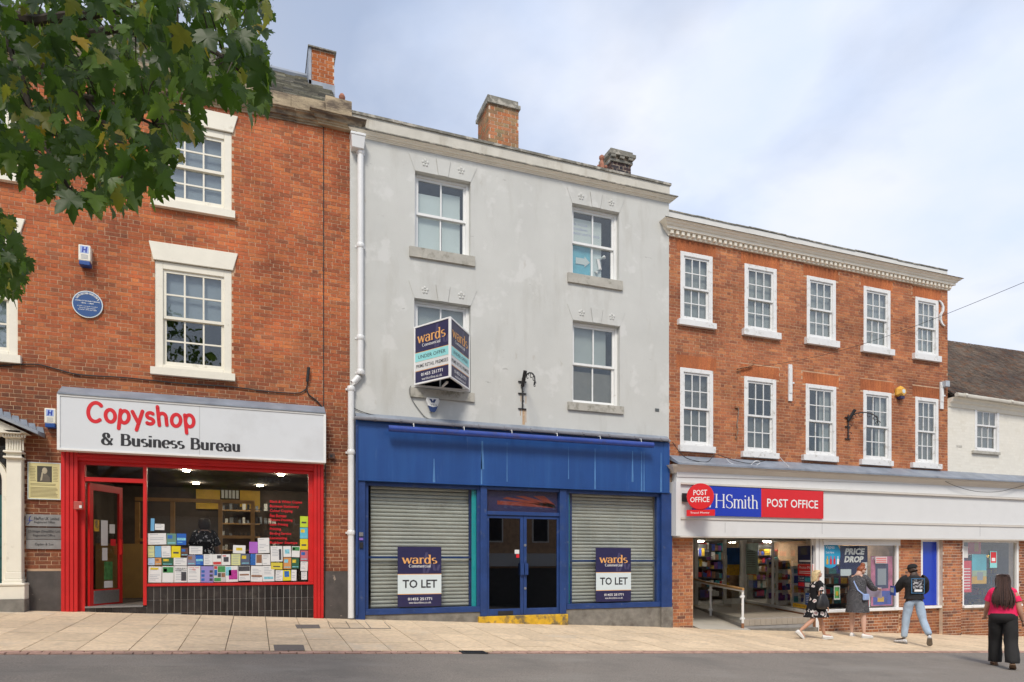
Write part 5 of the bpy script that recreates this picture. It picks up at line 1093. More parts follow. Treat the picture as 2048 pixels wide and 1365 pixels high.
# lobby side wall, ceiling, glazed screen at the back with the open door
ceil = shz(gx0) + .12; m1 = MB()
m1.quad((gx0, .3, gz(gx0, 0) - .2), (back(gx0, by) - .2, by, pfz - .3), (back(gx0, by) - .2, by, ceil), (gx0, .3, ceil)); m1.quad((gx0, .0, ceil), (gx1 + .3, .0, ceil), (back(gx1, by) + .3, by, ceil), (back(gx0, by) - .2, by, ceil)); m1.build('lobby_walls', m_fasl, lob, fix=False)
m_alu = M('white_aluminium', (.80, .80, .79), .4, .03, 3, dirt=(.45, .43, .4), dscale=4, dpos=(.6, .8))
fr = Frame((back(gx0, by), by, 0)); XB = lambda px: P(px, 1100, by).x
m1 = MB(); ct_ = ceil
for (l, r_) in ((1388, 1395), (1483, 1492)): m1.box(XB(l), XB(r_), by - .04, by + .04, pfz, ct_)
m1.build('door_screen', m_alu, lob)
dd = link('shop_door', None, lob, (XB(1483), by - .03, pfz)); wdd = XB(1483) - XB(1437); dd.rotation_euler.z = rad(180 + 12)
hh = 2.25; m1 = MB(); m1.box(0, .13, -.025, .025, 0, hh).box(wdd - .13, wdd, -.025, .025, 0, hh).box(.13, wdd - .13, -.025, .025, hh - .1, hh).box(.11, wdd - .11, -.025, .025, 0, .18); local(m1, 'leaf', m_alu, dd)
local(MB().box(.11, wdd - .11, -.004, .004, .18, hh - .1), 'pane', m_sglass, dd)
m_pblue = M('poster_blue', (.02, .09, .32), .6, .3, 3)
local(MB().box(.13, wdd - .13, .006, .010, 1.05, 1.85), 'poster', m_pblue, dd); local(MB().box(.15, wdd - .15, .011, .014, .95, 1.3), 'poster', M('poster_yellow', (.6, .36, .03), .6, .4, 9), dd)
local(MB().box(wdd - .09, wdd - .05, .03, .08, 1.2, 1.6), 'pull_handle', m_alu, dd)
# slanting display window
ga, gb2 = Vector((gx1 - .02, .05, 0)), Vector((back(gx1, by) - .02, by, 0)); wl_ = (gb2 - ga).length; ud = (gb2 - ga).normalized()
sz_ = -1.33; fr = Frame(ga, ud)
def fpart(name, m, a0_, a1_, b0_, b1_, c0_, c1_, par=None, fr_=None): return fbox(MB(), fr_ or fr, a0_, a1_, b0_, b1_, c0_, c1_).build(name, m, par)
m1 = MB(); fbox(m1, fr, 0, wl_, sz_ - .07, sz_, -.05, .05); fbox(m1, fr, 0, .07, sz_, ceil, -.03, .03); fbox(m1, fr, wl_ * .52, wl_ * .52 + .05, sz_, ceil, -.03, .03); fbox(m1, fr, wl_ - .07, wl_, sz_, ceil, -.03, .03); o = m1.build('slant_frame', m_alu, lob)
fpart('pane', m_sglass, .07, wl_ - .07, sz_, ceil, -.004, .004, o)
m1 = MB(); fbox(m1, fr, 0, wl_, gz(gx1, 0) - .2, sz_ - .07, -.03, .08); sb = m1.build('stall_wall', m_mortar2, lob)
r = random.Random(2)
for row in range(4):
    for k in range(10):
        u0 = .24 * k + (row % 2) * .12; zz = sz_ - .08 - .079 * (row + 1)
        fbox(MB(), fr, u0 + .004, u0 + .228, zz, zz + .068, -.04, -.03).build('brick', BM['new_brick'][1], sb, fix=False)
ubox('rusty_post', m_rust, lob, X(1628), X(1630) - .004, -.03, .03, gz(X(1629), 0) - .02, -1.35)
# front corner post and the two front windows
def frontwin(name, l, r_, tpy, bl, br, post=None):
    z0_ = (Z(l, bl, -.05) + Z(r_, br, -.05)) / 2; z1_ = shz(X(l)) + .02; a, b = X(l), X(r_)
    m1 = MB(); m1.box(a - .02, b + .06, -.09, .1, z0_ - .07, z0_); m1.box(a, a + .07, -.01, .08, z0_, z1_).box(b - .08, b, -.01, .08, z0_, z1_).box(a + .07, b - .08, -.01, .08, z1_ - .08, z1_)
    w_ = m1.build(name, m_alu, C_ if l < 1900 else D_); bevel(w_, .005, 1); return w_, a, b, z0_, z1_
m1 = MB(); m1.box(X(1630), X(1636), -.03, .06, gz(X(1640), 0), shz(X(1640)) + .02).box(X(1638), X(1644), -.02, .08, Z(1640, 1224), shz(X(1640)) + .02); m1.build('corner_post', m_alu, lob)
w1, a, b, z0_, z1_ = frontwin('shop_window', 1644, 1797, 0, 1219, 1217)
ubox('pane', m_sglass, w1, a + .07, b - .08, .04, .048, z0_, z1_ - .08)
m1 = MB()
for k in range(4): m1.box(a, b, -.06, -.012, z1_ - .01 - .045 * (k + 1), z1_ - .013 - .045 * k)
m1.build('shutter_box', m_alu, C_)
m1 = MB(); m1.box(X(1637), X(1798), .02, .25, gz(X(1798), 0) - .2, z0_ - .07); swl = m1.build('stall_wall', m_mortar2, C_)
lay(swl, 'new_brick', X(1637), X(1798) - .004, zbC, lambda x: z0_ - .07, [], .02, limit=110, seed=14, ch=.079, jt=.015)
wA_ = (a, b, z0_, z1_)
w2, a, b, z0_, z1_ = frontwin('blue_window', 1841.6, 1880, 0, 1212, 1212)
ubox('pane', M('blue_vinyl', (.008, .045, .45), .25, .04), w2, a + .07, b - .08, .04, .048, z0_, z1_ - .08)
w3, a, b, z0_, z1_ = frontwin('shop_window', 1924, 2037, 0, 1210, 1210); ubox('pane', m_sglass, w3, a + .07, b - .08, .04, .048, z0_, z1_ - .08)
wB_ = (a, b, z0_, z1_)
# shop interior
ri = MB(); x0_, x1_ = X(1640) + .0, 24.0; fl = -2.0; iy2 = 7.5
ri.quad((X(1386) - 1, by + .1, pfz), (x1_, by + .1, pfz), (x1_, 11, pfz), (X(1386) - 1, 11, pfz)).quad((X(1386) - 1, 11, pfz), (x1_, 11, pfz), (x1_, 11, ceil), (X(1386) - 1, 11, ceil)).quad((X(1386), .3, ceil + .01), (x1_, .3, ceil + .01), (x1_, 11, ceil + .01), (X(1386), 11, ceil + .01)).quad((x1_, .2, fl - .5), (x1_, 11, fl - .5), (x1_, 11, ceil), (x1_, .2, ceil)).quad((gx1 + .12, .3, pfz - .12), (x1_, .3, pfz - .12), (x1_, by + .1, pfz - .12), (back(gx1, by) + .1, by + .1, pfz - .12)).quad((X(1386) - 1, .4, pfz), (X(1386) - 1, 11, pfz), (X(1386) - 1, 11, ceil), (X(1386) - 1, .4, ceil))
ri.build('shop_room', M('shop_wall', (.27, .25, .23), .9, .1), C_, fix=False)
stock = [M('stock%d' % i, c, .6, .4, 8) for i, c in enumerate([(.5, .03, .03), (.03, .06, .35), (.6, .6, .58), (.55, .36, .03), (.04, .04, .05), (.2, .05, .3), (.03, .25, .3), (.25, .12, .06)])]
m_stock = stock
m_lamp = M('added_ceiling_lamp', (1, .93, .8), .5, 0, emit=70)
for lx, ly in ((9.5, 6.4), (12.5, 6.4), (15.5, 6.4), (12.5, 3.2), (15.5, 3.2), (19, 3.2), (19, 6.4), (9.8, 9)): ubox('ceiling_light', m_lamp, C_, lx - .09, lx + .09, ly - .09, ly + .09, ceil - .03, ceil - .005)  # lamps added on the unseen ceiling to light the post office room
r = random.Random(33)
def shelf(name, x0, x1, y0, y1, z0, zt_, lab, parent, n=5, face=-1):
    m1 = MB(); m1.box(x0, x1, (y0 + y1) / 2 + .0, y1, z0, zt_)
    for k in range(n): zz = z0 + .1 + (zt_ - z0 - .2) * k / n; m1.box(x0, x1, y0, (y0 + y1) / 2, zz, zz + .025)
    o = m1.build(name, m_dgrey, parent); 
    g = MB()
    for k in range(n):
        zz = z0 + .1 + (zt_ - z0 - .2) * k / n + .026; x = x0 + .02
        while x < x1 - .1:
            wd = r.uniform(.06, .2); g.mat(r.randrange(8)).box(x, x + wd - .01, y0 + .02, (y0 + y1) / 2 - .02, zz, zz + r.uniform(.12, min(.3, (zt_ - z0 - .2) / n - .05))); x += wd
    g.build('goods', m_stock, o, fix=False)['kind'] = 'stuff'
    return o
shelf('shelving', XB(1392), XB(1436) + 1.0, by + 1.6, by + 2.3, pfz, ceil - .1, '', C_)
shelf('shelving', X(1386) + 3, X(1386) + 9, 8.5, 9.3, pfz, ceil - .1, '', C_, 6)
shelf('shelving', 12.2, 15.2, 3.4, 4.0, pfz - .1, pfz + 1.4, '', C_, 4); shelf('shelving', 8.5, 13, 9.9, 10.6, pfz, ceil - .2, '', C_, 6); shelf('shelving', 9.0, 11.2, 7.0, 7.6, pfz, pfz + 2.2, '', C_, 6); shelf('shelving', 12.0, 14.6, 6.6, 7.2, pfz, pfz + 2.0, '', C_, 6); shelf('shelving', 16, 20, 3.2, 3.9, pfz - .3, pfz + 1.8, '', C_, 5); shelf('shelving', 13.2, 18, 9.9, 10.6, pfz, ceil - .2, '', C_, 6)
for k, (u_, h_) in enumerate(((.9, 1.1), (2.0, 1.15), (2.9, 1.3), (3.9, 1.35))):   # white wavy display stands behind the slanting glass
    c = fr = Frame(ga, ud).pt(u_, 0, .35 + .1 * (k % 2)); m1 = MB()
    zt_ = sz_ + h_; prf = [(.18, sz_ - .02), (.24, sz_ + .15), (.16, sz_ + h_ * .4), (.22, sz_ + h_ * .6), (.16, sz_ + h_ * .8), (.24, zt_)]
    m1.loft([[(c.x - a_, c.y - .05, z), (c.x + a_, c.y - .05, z), (c.x + a_, c.y + .05, z), (c.x - a_, c.y + .05, z)] for a_, z in prf]); o = m1.build('display_stand', m_alu, lob)
    g = MB()
    for j in range(4):
        for q in range(4): g.mat(r.randrange(8)).box(c.x - .2 + q * .1, c.x - .11 + q * .1, c.y - .13, c.y - .06, sz_ + .12 + j * h_ / 4.2, sz_ + .12 + j * h_ / 4.2 + r.uniform(.12, .22))
    g.build('goods', m_stock, o, fix=False)['kind'] = 'stuff'
# posters on and behind the glass
def poster(label, fr, a0_, a1_, b0_, b1_, m, lift=.0, prints=(), words=(), name='poster', cat='poster', group='posters in the post office shop windows', th=.004):
    c = fr.pt((a0_ + a1_) / 2, b0_, lift); t_ = thing(name, label, cat, c, group)
    fbox(MB(), fr, a0_, a1_, b0_, b1_, lift - th, lift).build('sheet', m, t_)
    W, H = a1_ - a0_, b1_ - b0_
    for i, (u0, u1, v0, v1, mm) in enumerate(prints): fbox(MB(), fr, a0_ + W * u0, a0_ + W * u1, b0_ + H * v0, b0_ + H * v1, lift, lift + .001 + i * .0004).build('print', mm, t_)
    for (s, u0, u1, v0, v1, mm, *bo) in words: text(s, fr, a0_ + W * u0, a0_ + W * u1, b0_ + H * v0, b0_ + H * v1, mm, t_, bold=bo[0] if bo else 0, lift=lift + .006, shear=bo[1] if len(bo) > 1 else 0)
    return t_
fr = Frame((0, .075, 0)); xx = lambda p: X(p, .075); zz = lambda p, q: Z(p, q, .075)
c = P(1657, 1109, .035); vp = thing('sticker', 'round blue vapes sticker at the top corner of the big shop window', 'sticker', c)
m1 = MB(); m1.disc(Vector((xx(1657), 0, c.z)), .36, .03, .034, 36); m1.build('disc', M('vape_blue', (.02, .30, .52), .5, .25, 1.5), vp)
fr2 = Frame((0, .03, 0)); text('Vapes', fr2, xx(1648), xx(1666), c.z + .12, c.z + .24, m_litw, vp); text('Sold Here', fr2, xx(1649), xx(1665), c.z + .02, c.z + .08, m_litw, vp)
for k, mm in enumerate((m_yb, m_postred, m_postred, m_litw)): m1 = MB(); x_ = xx(1650) + k * .12; m1.box(x_, x_ + .06, .024, .029, c.z - .26, c.z - .12).box(x_ + .02, x_ + .04, .024, .029, c.z - .12, c.z - .05); m1.build('bottle_print', mm, vp)
fr = Frame((0, .09, 0))
m_ng = M('night_blue', (.02, .025, .09), .5, .3, 2)
poster('dark blue price drop poster with bold slanting white words', fr, X(1680, .09), X(1735, .09), Z(1700, 1152, .09), Z(1700, 1092, .09), m_ng, prints=((.02, .4, .0, .22, m_bwhite), (.8, .99, .02, .45, m_paper)), words=(('PRICE', .16, .86, .70, .92, m_litw, .05, .25), ('DROP', .14, .82, .44, .66, m_litw, .05, .25)))
poster('pink streaked poster below the three line white caption', fr, X(1742, .09), X(1785, .09), Z(1760, 1212, .09), Z(1760, 1113, .09), M('pink_streak', (.45, .12, .22), .5, .6, 3), prints=((.2, .8, .35, .85, m_ng), (.3, .7, .42, .75, m_blind), (.1, .95, .02, .3, stock[1]), (.3, .6, .08, .18, m_yb)), words=(('MACOHI', .05, .6, .93, .99, m_paper),))
poster('small white caption card on the glass above the pink poster', fr2, X(1753), X(1776), Z(1765, 1127), Z(1765, 1114), m_paper, prints=((.05, .95, .7, .85, m_redt), (.05, .95, .4, .55, m_redt), (.05, .95, .1, .25, m_redt)))
poster('dark comic poster lying along the foot of the big shop window', fr, X(1700, .09), X(1740, .09), Z(1720, 1215, .09), Z(1720, 1170, .09), m_bwhite, prints=((.05, .5, .1, .9, m_ng), (.55, .95, .05, .5, stock[0]), (.55, .95, .55, .95, m_blind)))
poster('green and white leaflet behind the first woman in the window', fr, X(1668, .09), X(1680, .09), Z(1672, 1200, .09), Z(1672, 1172, .09), m_paper, prints=((.1, .9, .1, .9, M('leaf_green', (.1, .35, .1), .6, .5, 9)), (.3, .7, .3, .6, m_yb)))
fr = Frame((0, .09, 0))
poster('red poster with list of services in the end window', fr, X(1925, .09), X(1943, .09), Z(1935, 1185, .09), Z(1935, 1122, .09), m_postred, prints=tuple((.15, .85, .1 + .09 * k, .13 + .09 * k, m_litw) for k in range(8)))
poster('blue and yellow beach poster in the end window', fr, X(1944, .09), X(1973, .09), Z(1958, 1168, .09), Z(1958, 1109, .09), M('beach', (.08, .42, .52), .5, .2, 2), prints=((.0, 1, .0, .25, m_yb), (.0, 1, .25, .45, M('beach2', (.35, .45, .3), .5, .2)), (.35, .75, .12, .4, m_blind)))
poster('narrow red and blue ticket hanging on the end window glass', fr2, X(1982), X(1996), Z(1989, 1136), Z(1989, 1103), m_bteal, prints=((.1, .9, .3, .95, m_postred), (.25, .75, .4, .6, m_litw)))
poster('plain white sheet high in the corner of the end window', fr2, X(1925), X(1938), Z(1931, 1116), Z(1931, 1093), m_paper)
poster('red hanging banner behind the white sheet in the end window', Frame((0, .4, 0)), X(1936, .4), X(1962, .4), Z(1950, 1108, .4), Z(1950, 1084, .4), m_postred, prints=((.5, .8, .2, .9, m_yb),))
fs = Frame(ga, ud)
def sx_(px):   # distance along the slanting glass for a column of the picture
    d = ray(px, 1100); e = CAM - ga; return (e.x * d.y - e.y * d.x) / (ud.x * d.y - ud.y * d.x)
def sz2(px, py): u_ = sx_(px); p_ = ga + ud * u_; e = p_ - CAM; Yd = e.x * ST + e.y * CT; return -(py - HZ) / F * Yd
def spost(label, l, r_, t_, b_, m, prints=(), words=()):
    ua, ub = sx_(r_), sx_(l); ua, ub = min(ua, ub), max(ua, ub)
    # along the glass the picture runs backwards, so the face is framed from its far end
    f2 = Frame(ga + ud * ub, -ud)
    return poster(label, f2, 0, ub - ua, sz2((l + r_) / 2, b_), sz2((l + r_) / 2, t_), m, lift=.02, prints=prints, words=words)
spost('tall mint notice with red heading on the slanting glass', 1493, 1517, 1087, 1150, M('mint', (.55, .72, .66), .6), prints=((.1, .9, .0, .02, m_postred),) + tuple((.1, .8, .25 + .07 * k, .262 + .07 * k, m_ink) for k in range(8)))
spost('dark passport photo poster above the red board on the slanting glass', 1597, 1628, 1092, 1128, m_ng, prints=((.2, .6, .5, .9, m_dgrey), (.1, .9, .1, .2, m_litw)))
spost('red photo booth board with white lettering on the slanting glass', 1597, 1627, 1129, 1152, m_postred, words=(('Photo-Me', .1, .9, .6, .85, m_litw),), prints=((.1, .9, .35, .4, m_litw), (.1, .9, .2, .25, m_litw)))
spost('dark gift card poster below the red board on the slanting glass', 1597, 1627, 1153, 1176, m_ng, prints=((.05, .45, .1, .45, m_postred), (.5, .95, .1, .45, m_paper), (.5, .95, .55, .9, stock[6])), words=(('The Gift', .05, .45, .75, .92, m_litw), ('of choice', .05, .45, .55, .7, m_litw)))
spost('yellow mind the step sticker at the foot of the slanting glass', 1587, 1615, 1208, 1216, m_yb, words=(('Mind the step', .15, .9, .3, .7, m_blk),))
spost('blue information poster low on the slanting glass', 1612, 1628, 1187, 1214, m_pblue, prints=tuple((.1, .9, .3 + .12 * k, .33 + .12 * k, m_litw) for k in range(5)))
# handrail with glass infill
hr = thing('handrail', 'white steel handrail with wooden top and glass infill beside the ramp', 'railing', (rx, 0, gz(rx, 0)))
p2 = Vector((rx + .02, .0, gz(rx, 0))); p1 = Vector((P(1421, 1237, 2.3).x, 2.3, 0)); p0 = Vector((back(rx, 4.7), 4.7, 0))
t2 = Z(1484, 1180, 0); t1 = P(1421, 1168, 2.3).z; t0_ = P(1390, 1157, 4.7).z
m1 = MB(); m1.tube([(p2.x, p2.y, p2.z), (p2.x, p2.y, t2)], .03, 8); m1.build('post', m_white, hr); m1 = MB(); m1.tube([(p1.x, 2.3, pfz - .12), (p1.x, 2.3, t1)], .03, 8); m1.build('post', m_white, hr)
m1 = MB(); m1.tube([(p2.x, p2.y - .02, t2 - .03), (p1.x, 2.3, t1 - .03), (p0.x, 4.7, t0_ - .03)], .025, 8); m1.build('rail', m_white, hr); m1 = MB(); m1.tube([(p2.x - .03, -.06, t2 + .02), (p1.x, 2.3, t1 + .02), (p0.x, 4.7, t0_ + .02)], .032, 8); m1.build('wooden_rail', m_wood, hr)
m1 = MB(); m1.tube([(p2.x, 0, p2.z - .02), (p2.x, 0, p2.z + .14)], .034, 8); m1.build('rusty_foot', m_rust, hr)
for (q0, q1, za, zb3) in ((p2, p1, p2.z + .12, t2), (p1, p0, pfz + .05, t1)):
    m1 = MB(); d = Vector((q1.x - q0.x, q1.y - q0.y, 0)).normalized() * .1
    m1.quad((q0.x + d.x, q0.y + d.y, za), (q1.x - d.x, q1.y - d.y, za + .1 if q0 is p2 else za), (q1.x - d.x, q1.y - d.y, (t1 if q0 is p2 else t0_) - .08), (q0.x + d.x, q0.y + d.y, zb3 - .08)); m1.build('glass_panel', m_glass, hr, fix=False)
for q, zs3 in ((p2, (p2.z + .25, t2 - .17)), (p1, (-1.4, t1 - .17))):
    for zq in zs3: MB().tube([(q.x - .06, q.y - .0, zq), (q.x + .06, q.y + .02, zq)], .03, 8).build('glass_clamp', m_alu, hr)

# ------------------------------------------------------------------ the other side of the street, seen only in the glass
r = random.Random(77)
def opp(name, label, x0, x1, h, m, mr, sign=None, msign=None):
    y = -21.0; g0 = GA + GB * (x0 + x1) / 2 - .9
    t_ = thing(name, label, 'building', ((x0 + x1) / 2, y, g0)); g1 = g0 + h
    MB().box(x0, x1, y - 8, y, g0 - 1, g1).build('walls', m, t_)
    MB().add([(x0, y + .2, g1), (x1, y + .2, g1), (x1, y - 4, g1 + 2.2), (x0, y - 4, g1 + 2.2), (x0, y - 8, g1), (x1, y - 8, g1)], [(0, 1, 2, 3), (3, 2, 5, 4), (0, 3, 4), (1, 5, 2)]).build('roof', mr, t_)
    nw = max(2, int((x1 - x0) / 2.4))
    for fl_ in range(1, int(h / 3)):
        for k in range(nw):
            cx_ = x0 + (x1 - x0) * (k + .5) / nw; zz_ = g0 + fl_ * 3 + .9
            w_ = ubox('window', m_white, t_, cx_ - .5, cx_ + .5, y - .02, y + .05, zz_, zz_ + 1.5); 
            ubox('pane', m_blk, t_, cx_ - .42, cx_ + .42, y + .051, y + .056, zz_ + .08, zz_ + 1.42)
    ubox('shop_glass', m_dgrey, t_, x0 + .4, x1 - .4, y + .0, y + .03, g0 + .2, g0 + 2.5); ubox('fascia', msign or m_signw, t_, x0 + .1, x1 - .1, y + .0, y + .12, (g0 + 2.6) if msign is None else 2.0, (g0 + 3.3) if msign is None else 4.0)
    return t_, g0
opp('rendered_terrace', 'cream terrace across the street, mirrored in the shop glass', -26, -13.4, 7.5, m_cream, m_slate)
t1o, g1o = opp('optician_shop', 'dark fronted optician across the street, mirrored in the copy shop glass', -13.4, -6.5, 7.2, m_render, m_slate, msign=m_ink)
t2o, g2o = opp('bank_building', 'brick bank across the street, mirrored in the shutter glass', -6.5, 5.6, 8.0, m_mortar, m_tile, msign=m_dgrey)
opp('brown_terrace', 'brown terrace across the street, mirrored in the post office windows', 5.6, 19.1, 7.5, m_mortar, m_tile); opp('far_terrace', 'white terrace across the street beyond the brick terraces', 19.1, 34, 7, m_render, m_slate)
def mirrored(s, l, r_, t_, b_, par, yg=.03, m=None):
    Ym = 2 * yg + 21.0 - .13; a, b = P(l, t_, Ym), P(r_, b_, Ym); fr = Frame((0, -20.87, 0), (-1, 0, 0))
    text(s, fr, -b.x, -a.x, b.z, a.z, m or m_litw, par, bold=.01)
mirrored('Optical', 498, 583, 952, 970, t1o, .06)
mirrored('Savings', 819, 935, 1000, 1024, t2o); mirrored('Bank of', 1000, 1160, 1001, 1022, t2o)
# ------------------------------------------------------------------ things fixed to the fronts
fA = Frame((0, -.02, 0))
def board(name, label, cat, l, r_, t_, b_, m, y=-.03, th=.015, group=None, edge=None):
    x0, x1 = X(l, y), X(r_, y); xm = (l + r_) / 2; z0, z1 = Z(xm, b_, y), Z(xm, t_, y)
    o = thing(name, label, cat, (x0, y, z0), group); MB().box(x0, x1, y, y + th, z0, z1).build('plate', m, o)
    fr = Frame((x0, y, z0)); fr.W, fr.H, fr.root = x1 - x0, z1 - z0, o
    if edge: mb = MB(); e = .012; fbox(mb, fr, -e, fr.W + e, -e, 0, -.01, .006); fbox(mb, fr, -e, fr.W + e, fr.H, fr.H + e, -.01, .006); fbox(mb, fr, -e, 0, 0, fr.H, -.01, .006); fbox(mb, fr, fr.W, fr.W + e, 0, fr.H, -.01, .006); mb.build('edging', edge, o)
    return fr
def pr(fr, u0, u1, v0, v1, m, lift=.001, name='print'): return fbox(MB(), fr, u0 * fr.W, u1 * fr.W, v0 * fr.H, v1 * fr.H, 0, lift).build(name, m, fr.root)
def wr(fr, s, u0, u1, v0, v1, m, bold=0): return text(s, fr, u0 * fr.W, u1 * fr.W, v0 * fr.H, v1 * fr.H, m, fr.root, bold=bold, lift=.004)
m_plq = M('cream_plaque', (.62, .55, .27), .5, .05, 4); m_sep = M('sepia_dark', (.05, .045, .035), .6, .2); m_sepl = M('sepia_pale', (.42, .36, .25), .6, .1)
f = board('plaque', 'cream history plaque with a sepia portrait, on the brick beside the red pilaster', 'plaque', 57, 120, 927, 998, m_plq, edge=m_bwhite)
pr(f, .27, .74, .47, .92, m_sep, .002, 'photo')
mb = MB(); cx_, cz_ = f.W * .5, f.H
mb.ball(tuple(f.pt(f.W * .51, f.H * .79, -.004)), .065, 12, .8, .15, 1.1); mb.build('portrait_head', m_sepl, f.root)
mb = MB(); mb.add([f.pt(f.W * a, f.H * b, .003) for a, b in ((.36, .48), (.68, .48), (.67, .6), (.58, .69), (.46, .69), (.36, .58))], [tuple(range(6))]); mb.build('portrait_shoulders', M('sepia_mid', (.12, .10, .075), .6, .2), f.root, fix=False)
mb = MB(); mb.add([f.pt(f.W * a, f.H * b, .004) for a, b in ((.37, .50), (.43, .52), (.46, .73), (.42, .75))], [(0, 1, 2, 3)]); mb.build('portrait_hand', m_sepl, f.root, fix=False)
lines = MB(); r = random.Random(6)
for k in range(10): fbox(lines, f, f.W * .05, f.W * r.uniform(.2, .24), f.H * (.5 + k * .042), f.H * (.512 + k * .042), 0, .001); fbox(lines, f, f.W * .78, f.W * r.uniform(.9, .95), f.H * (.5 + k * .042), f.H * (.512 + k * .042), 0, .001)
for k in range(11):
    if k != 8: fbox(lines, f, f.W * .06, f.W * r.uniform(.85, .94), f.H * (.05 + k * .036), f.H * (.064 + k * .036), 0, .001)
lines.build('print', M('brown_ink', (.16, .12, .06), .7), f.root)
m_plate = M('pewter_plate', (.34, .33, .32), .4, .15, 8, metal=.5); m_pink = M('blue_ink', (.02, .05, .35), .5)
f = board('name_plate', 'upper metal name plate with blue curl and dark lettering', 'name plate', 51, 124, 1029.5, 1053, m_plate, group='metal name plates beside the red pilaster')
wr(f, 'FilePlus UK Limited', .24, .92, .52, .78, m_blk); wr(f, 'Registered Office', .24, .8, .2, .44, m_blk)
mb = MB(); mb.tube([f.pt(f.W * .14, f.H * .85, .002), f.pt(f.W * .10, f.H * .7, .002), f.pt(f.W * .12, f.H * .4, .002), f.pt(f.W * .06, f.H * .15, .002)], .006, 5); mb.tube([f.pt(f.W * .04, f.H * .5, .002), f.pt(f.W * .19, f.H * .48, .002)], .004, 5); mb.build('emblem', m_pink, f.root)
f = board('name_plate', 'middle dull metal name plate with two lines of worn lettering', 'name plate', 52, 124, 1056, 1079, M('dull_plate', (.23, .22, .21), .45, .15, 8, metal=.5), group='metal name plates beside the red pilaster')
wr(f, 'CS-Image (Simplifile) Ltd.', .05, .95, .52, .8, m_blk); wr(f, 'Registered Office', .2, .8, .18, .44, m_blk)
f = board('name_plate', 'lowest metal name plate with a single line of lettering', 'name plate', 52, 124, 1080, 1098.5, m_plate, group='metal name plates beside the red pilaster')
wr(f, 'Ogden & Son', .25, .76, .3, .65, m_blk)
# alarm boxes
def alarm(label, l, r_, t_, b_):
    y = -.16; x0, x1 = X(l, y), X(r_, y); xm = (l + r_) / 2; z0, z1 = Z(xm, b_, y), Z(xm, t_, y); o = thing('alarm_box', label, 'alarm box', (x0, 0, z0), 'white and blue alarm boxes on the red brick')
    bevel(MB().box(x0, x1, y, -.012, z0 + .07, z1).build('case', m_cream, o), .012); bevel(MB().box(x0 + .01, x1 - .01, y - .003, -.012, z0, z0 + .07).build('base', M('alarm_blue', (.01, .06, .25), .4), o), .008)
    f = Frame((x0, y, z0)); W, H = x1 - x0, z1 - z0; fbox(MB(), f, W * .15, W * .85, H * .58, H * .94, 0, .001).build('badge', M('badge_pale', (.35, .45, .72), .5), o)
    mb = MB()
    for u in (.28, .56): mb.add([f.pt(W * (u + a), H * b, .002) for a, b in ((0, .62), (.13, .62), (.19, .9), (.06, .9))], [(0, 1, 2, 3)])
    mb.add([f.pt(W * a, H * b, .003) for a, b in ((.36, .73), (.62, .73), (.64, .79), (.38, .79))], [(0, 1, 2, 3)]); mb.build('logo', m_pink, o, fix=False)
    mb = MB(); [fbox(mb, f, W * .22, W * .8, H * (.3 + .06 * k), H * (.325 + .06 * k), 0, .001) for k in range(4)]; mb.build('print', m_blind, o)
alarm('white alarm box with blue base, high on the brick above the round plaque', 156.5, 181, 490, 530); alarm('white alarm box with blue base, beside the left end of the copy shop sign', 88.5, 111, 817, 855)
# blue plaque
c = P(175, 609, -.04); o = thing('plaque', 'round blue heritage plaque with white rim and lettering on the red brick', 'plaque', (c.x, 0, c.z - .3))
rr = (P(206, 609, -.04).x - P(144, 609, -.04).x) / 2
MB().disc(c, rr, -.04, -.012, 40).build('rim', m_bwhite, o); MB().disc(c, rr * .93, -.044, -.04, 40).build('face', M('plaque_blue', (.02, .075, .23), .4, .05), o)
f = Frame((c.x, -.044, c.z))
for s, w_, v0, v1 in (('CHARLOTTE MARY BRAME', .80, .18, .27), ('1836 - 1884', .4, .02, .11), ('prolific romantic novelist', .66, -.20, -.13), ('lived in this house', .52, -.33, -.26), ('between 1879 and 1884', .6, -.46, -.39)): text(s, f, -w_ * rr, w_ * rr, v0 * rr, v1 * rr, m_litw, o, lift=.002, bold=.01)
s = 'Hinckley & Bosworth Borough Council'
for i, chh in enumerate(s):
    if chh == ' ': continue
    a = rad(148 - 116 * i / (len(s) - 1)); ff = Frame(f.pt(rr * .8 * math.cos(a), rr * .8 * math.sin(a)), (math.sin(a), 0, -math.cos(a)), (math.cos(a), 0, math.sin(a))); text(chh, ff, -.013, .013, -.016, .018, m_litw, o, lift=.002)
# cable across the bricks, pipe stub
cb = thing('cable', 'black cable sagging across the red brick above the copy shop sign', 'cable', tuple(P(300, 757, -.03)))
def wire(pts, rd, m, parent, y=-.03, name='strand', sag=True):
    q = [P(x, yy, y) for x, yy in pts]; out = []
    for i in range(len(q) - 1):
        p0, p1, p2, p3 = q[max(i - 1, 0)], q[i], q[i + 1], q[min(i + 2, len(q) - 1)]
        for k in range(4):
            t = k / 4; out.append(.5 * ((2 * p1) + (p2 - p0) * t + (2 * p0 - 5 * p1 + 4 * p2 - p3) * t * t + (3 * p1 - p0 - 3 * p2 + p3) * t ** 3))
    out.append(q[-1]); mb = MB(); mb.tube(out, rd, 5); return mb.build(name, m, parent)
wire([(-30, 734), (0, 732), (70, 729), (110, 738), (160, 750), (240, 755), (300, 761), (370, 768), (460, 774), (530, 783), (590, 787), (606, 783), (613, 776), (616, 762)], .012, m_cable, cb)
wire([(613, 778), (618, 790), (632, 801), (643, 813), (649, 825)], .012, m_cable, cb)
mb = MB(); a, b = P(617.5, 735, -.08), P(614.5, 764, -.05); mb.tube([a, b], .028, 8); mb.build('end_tube', m_cable, cb)
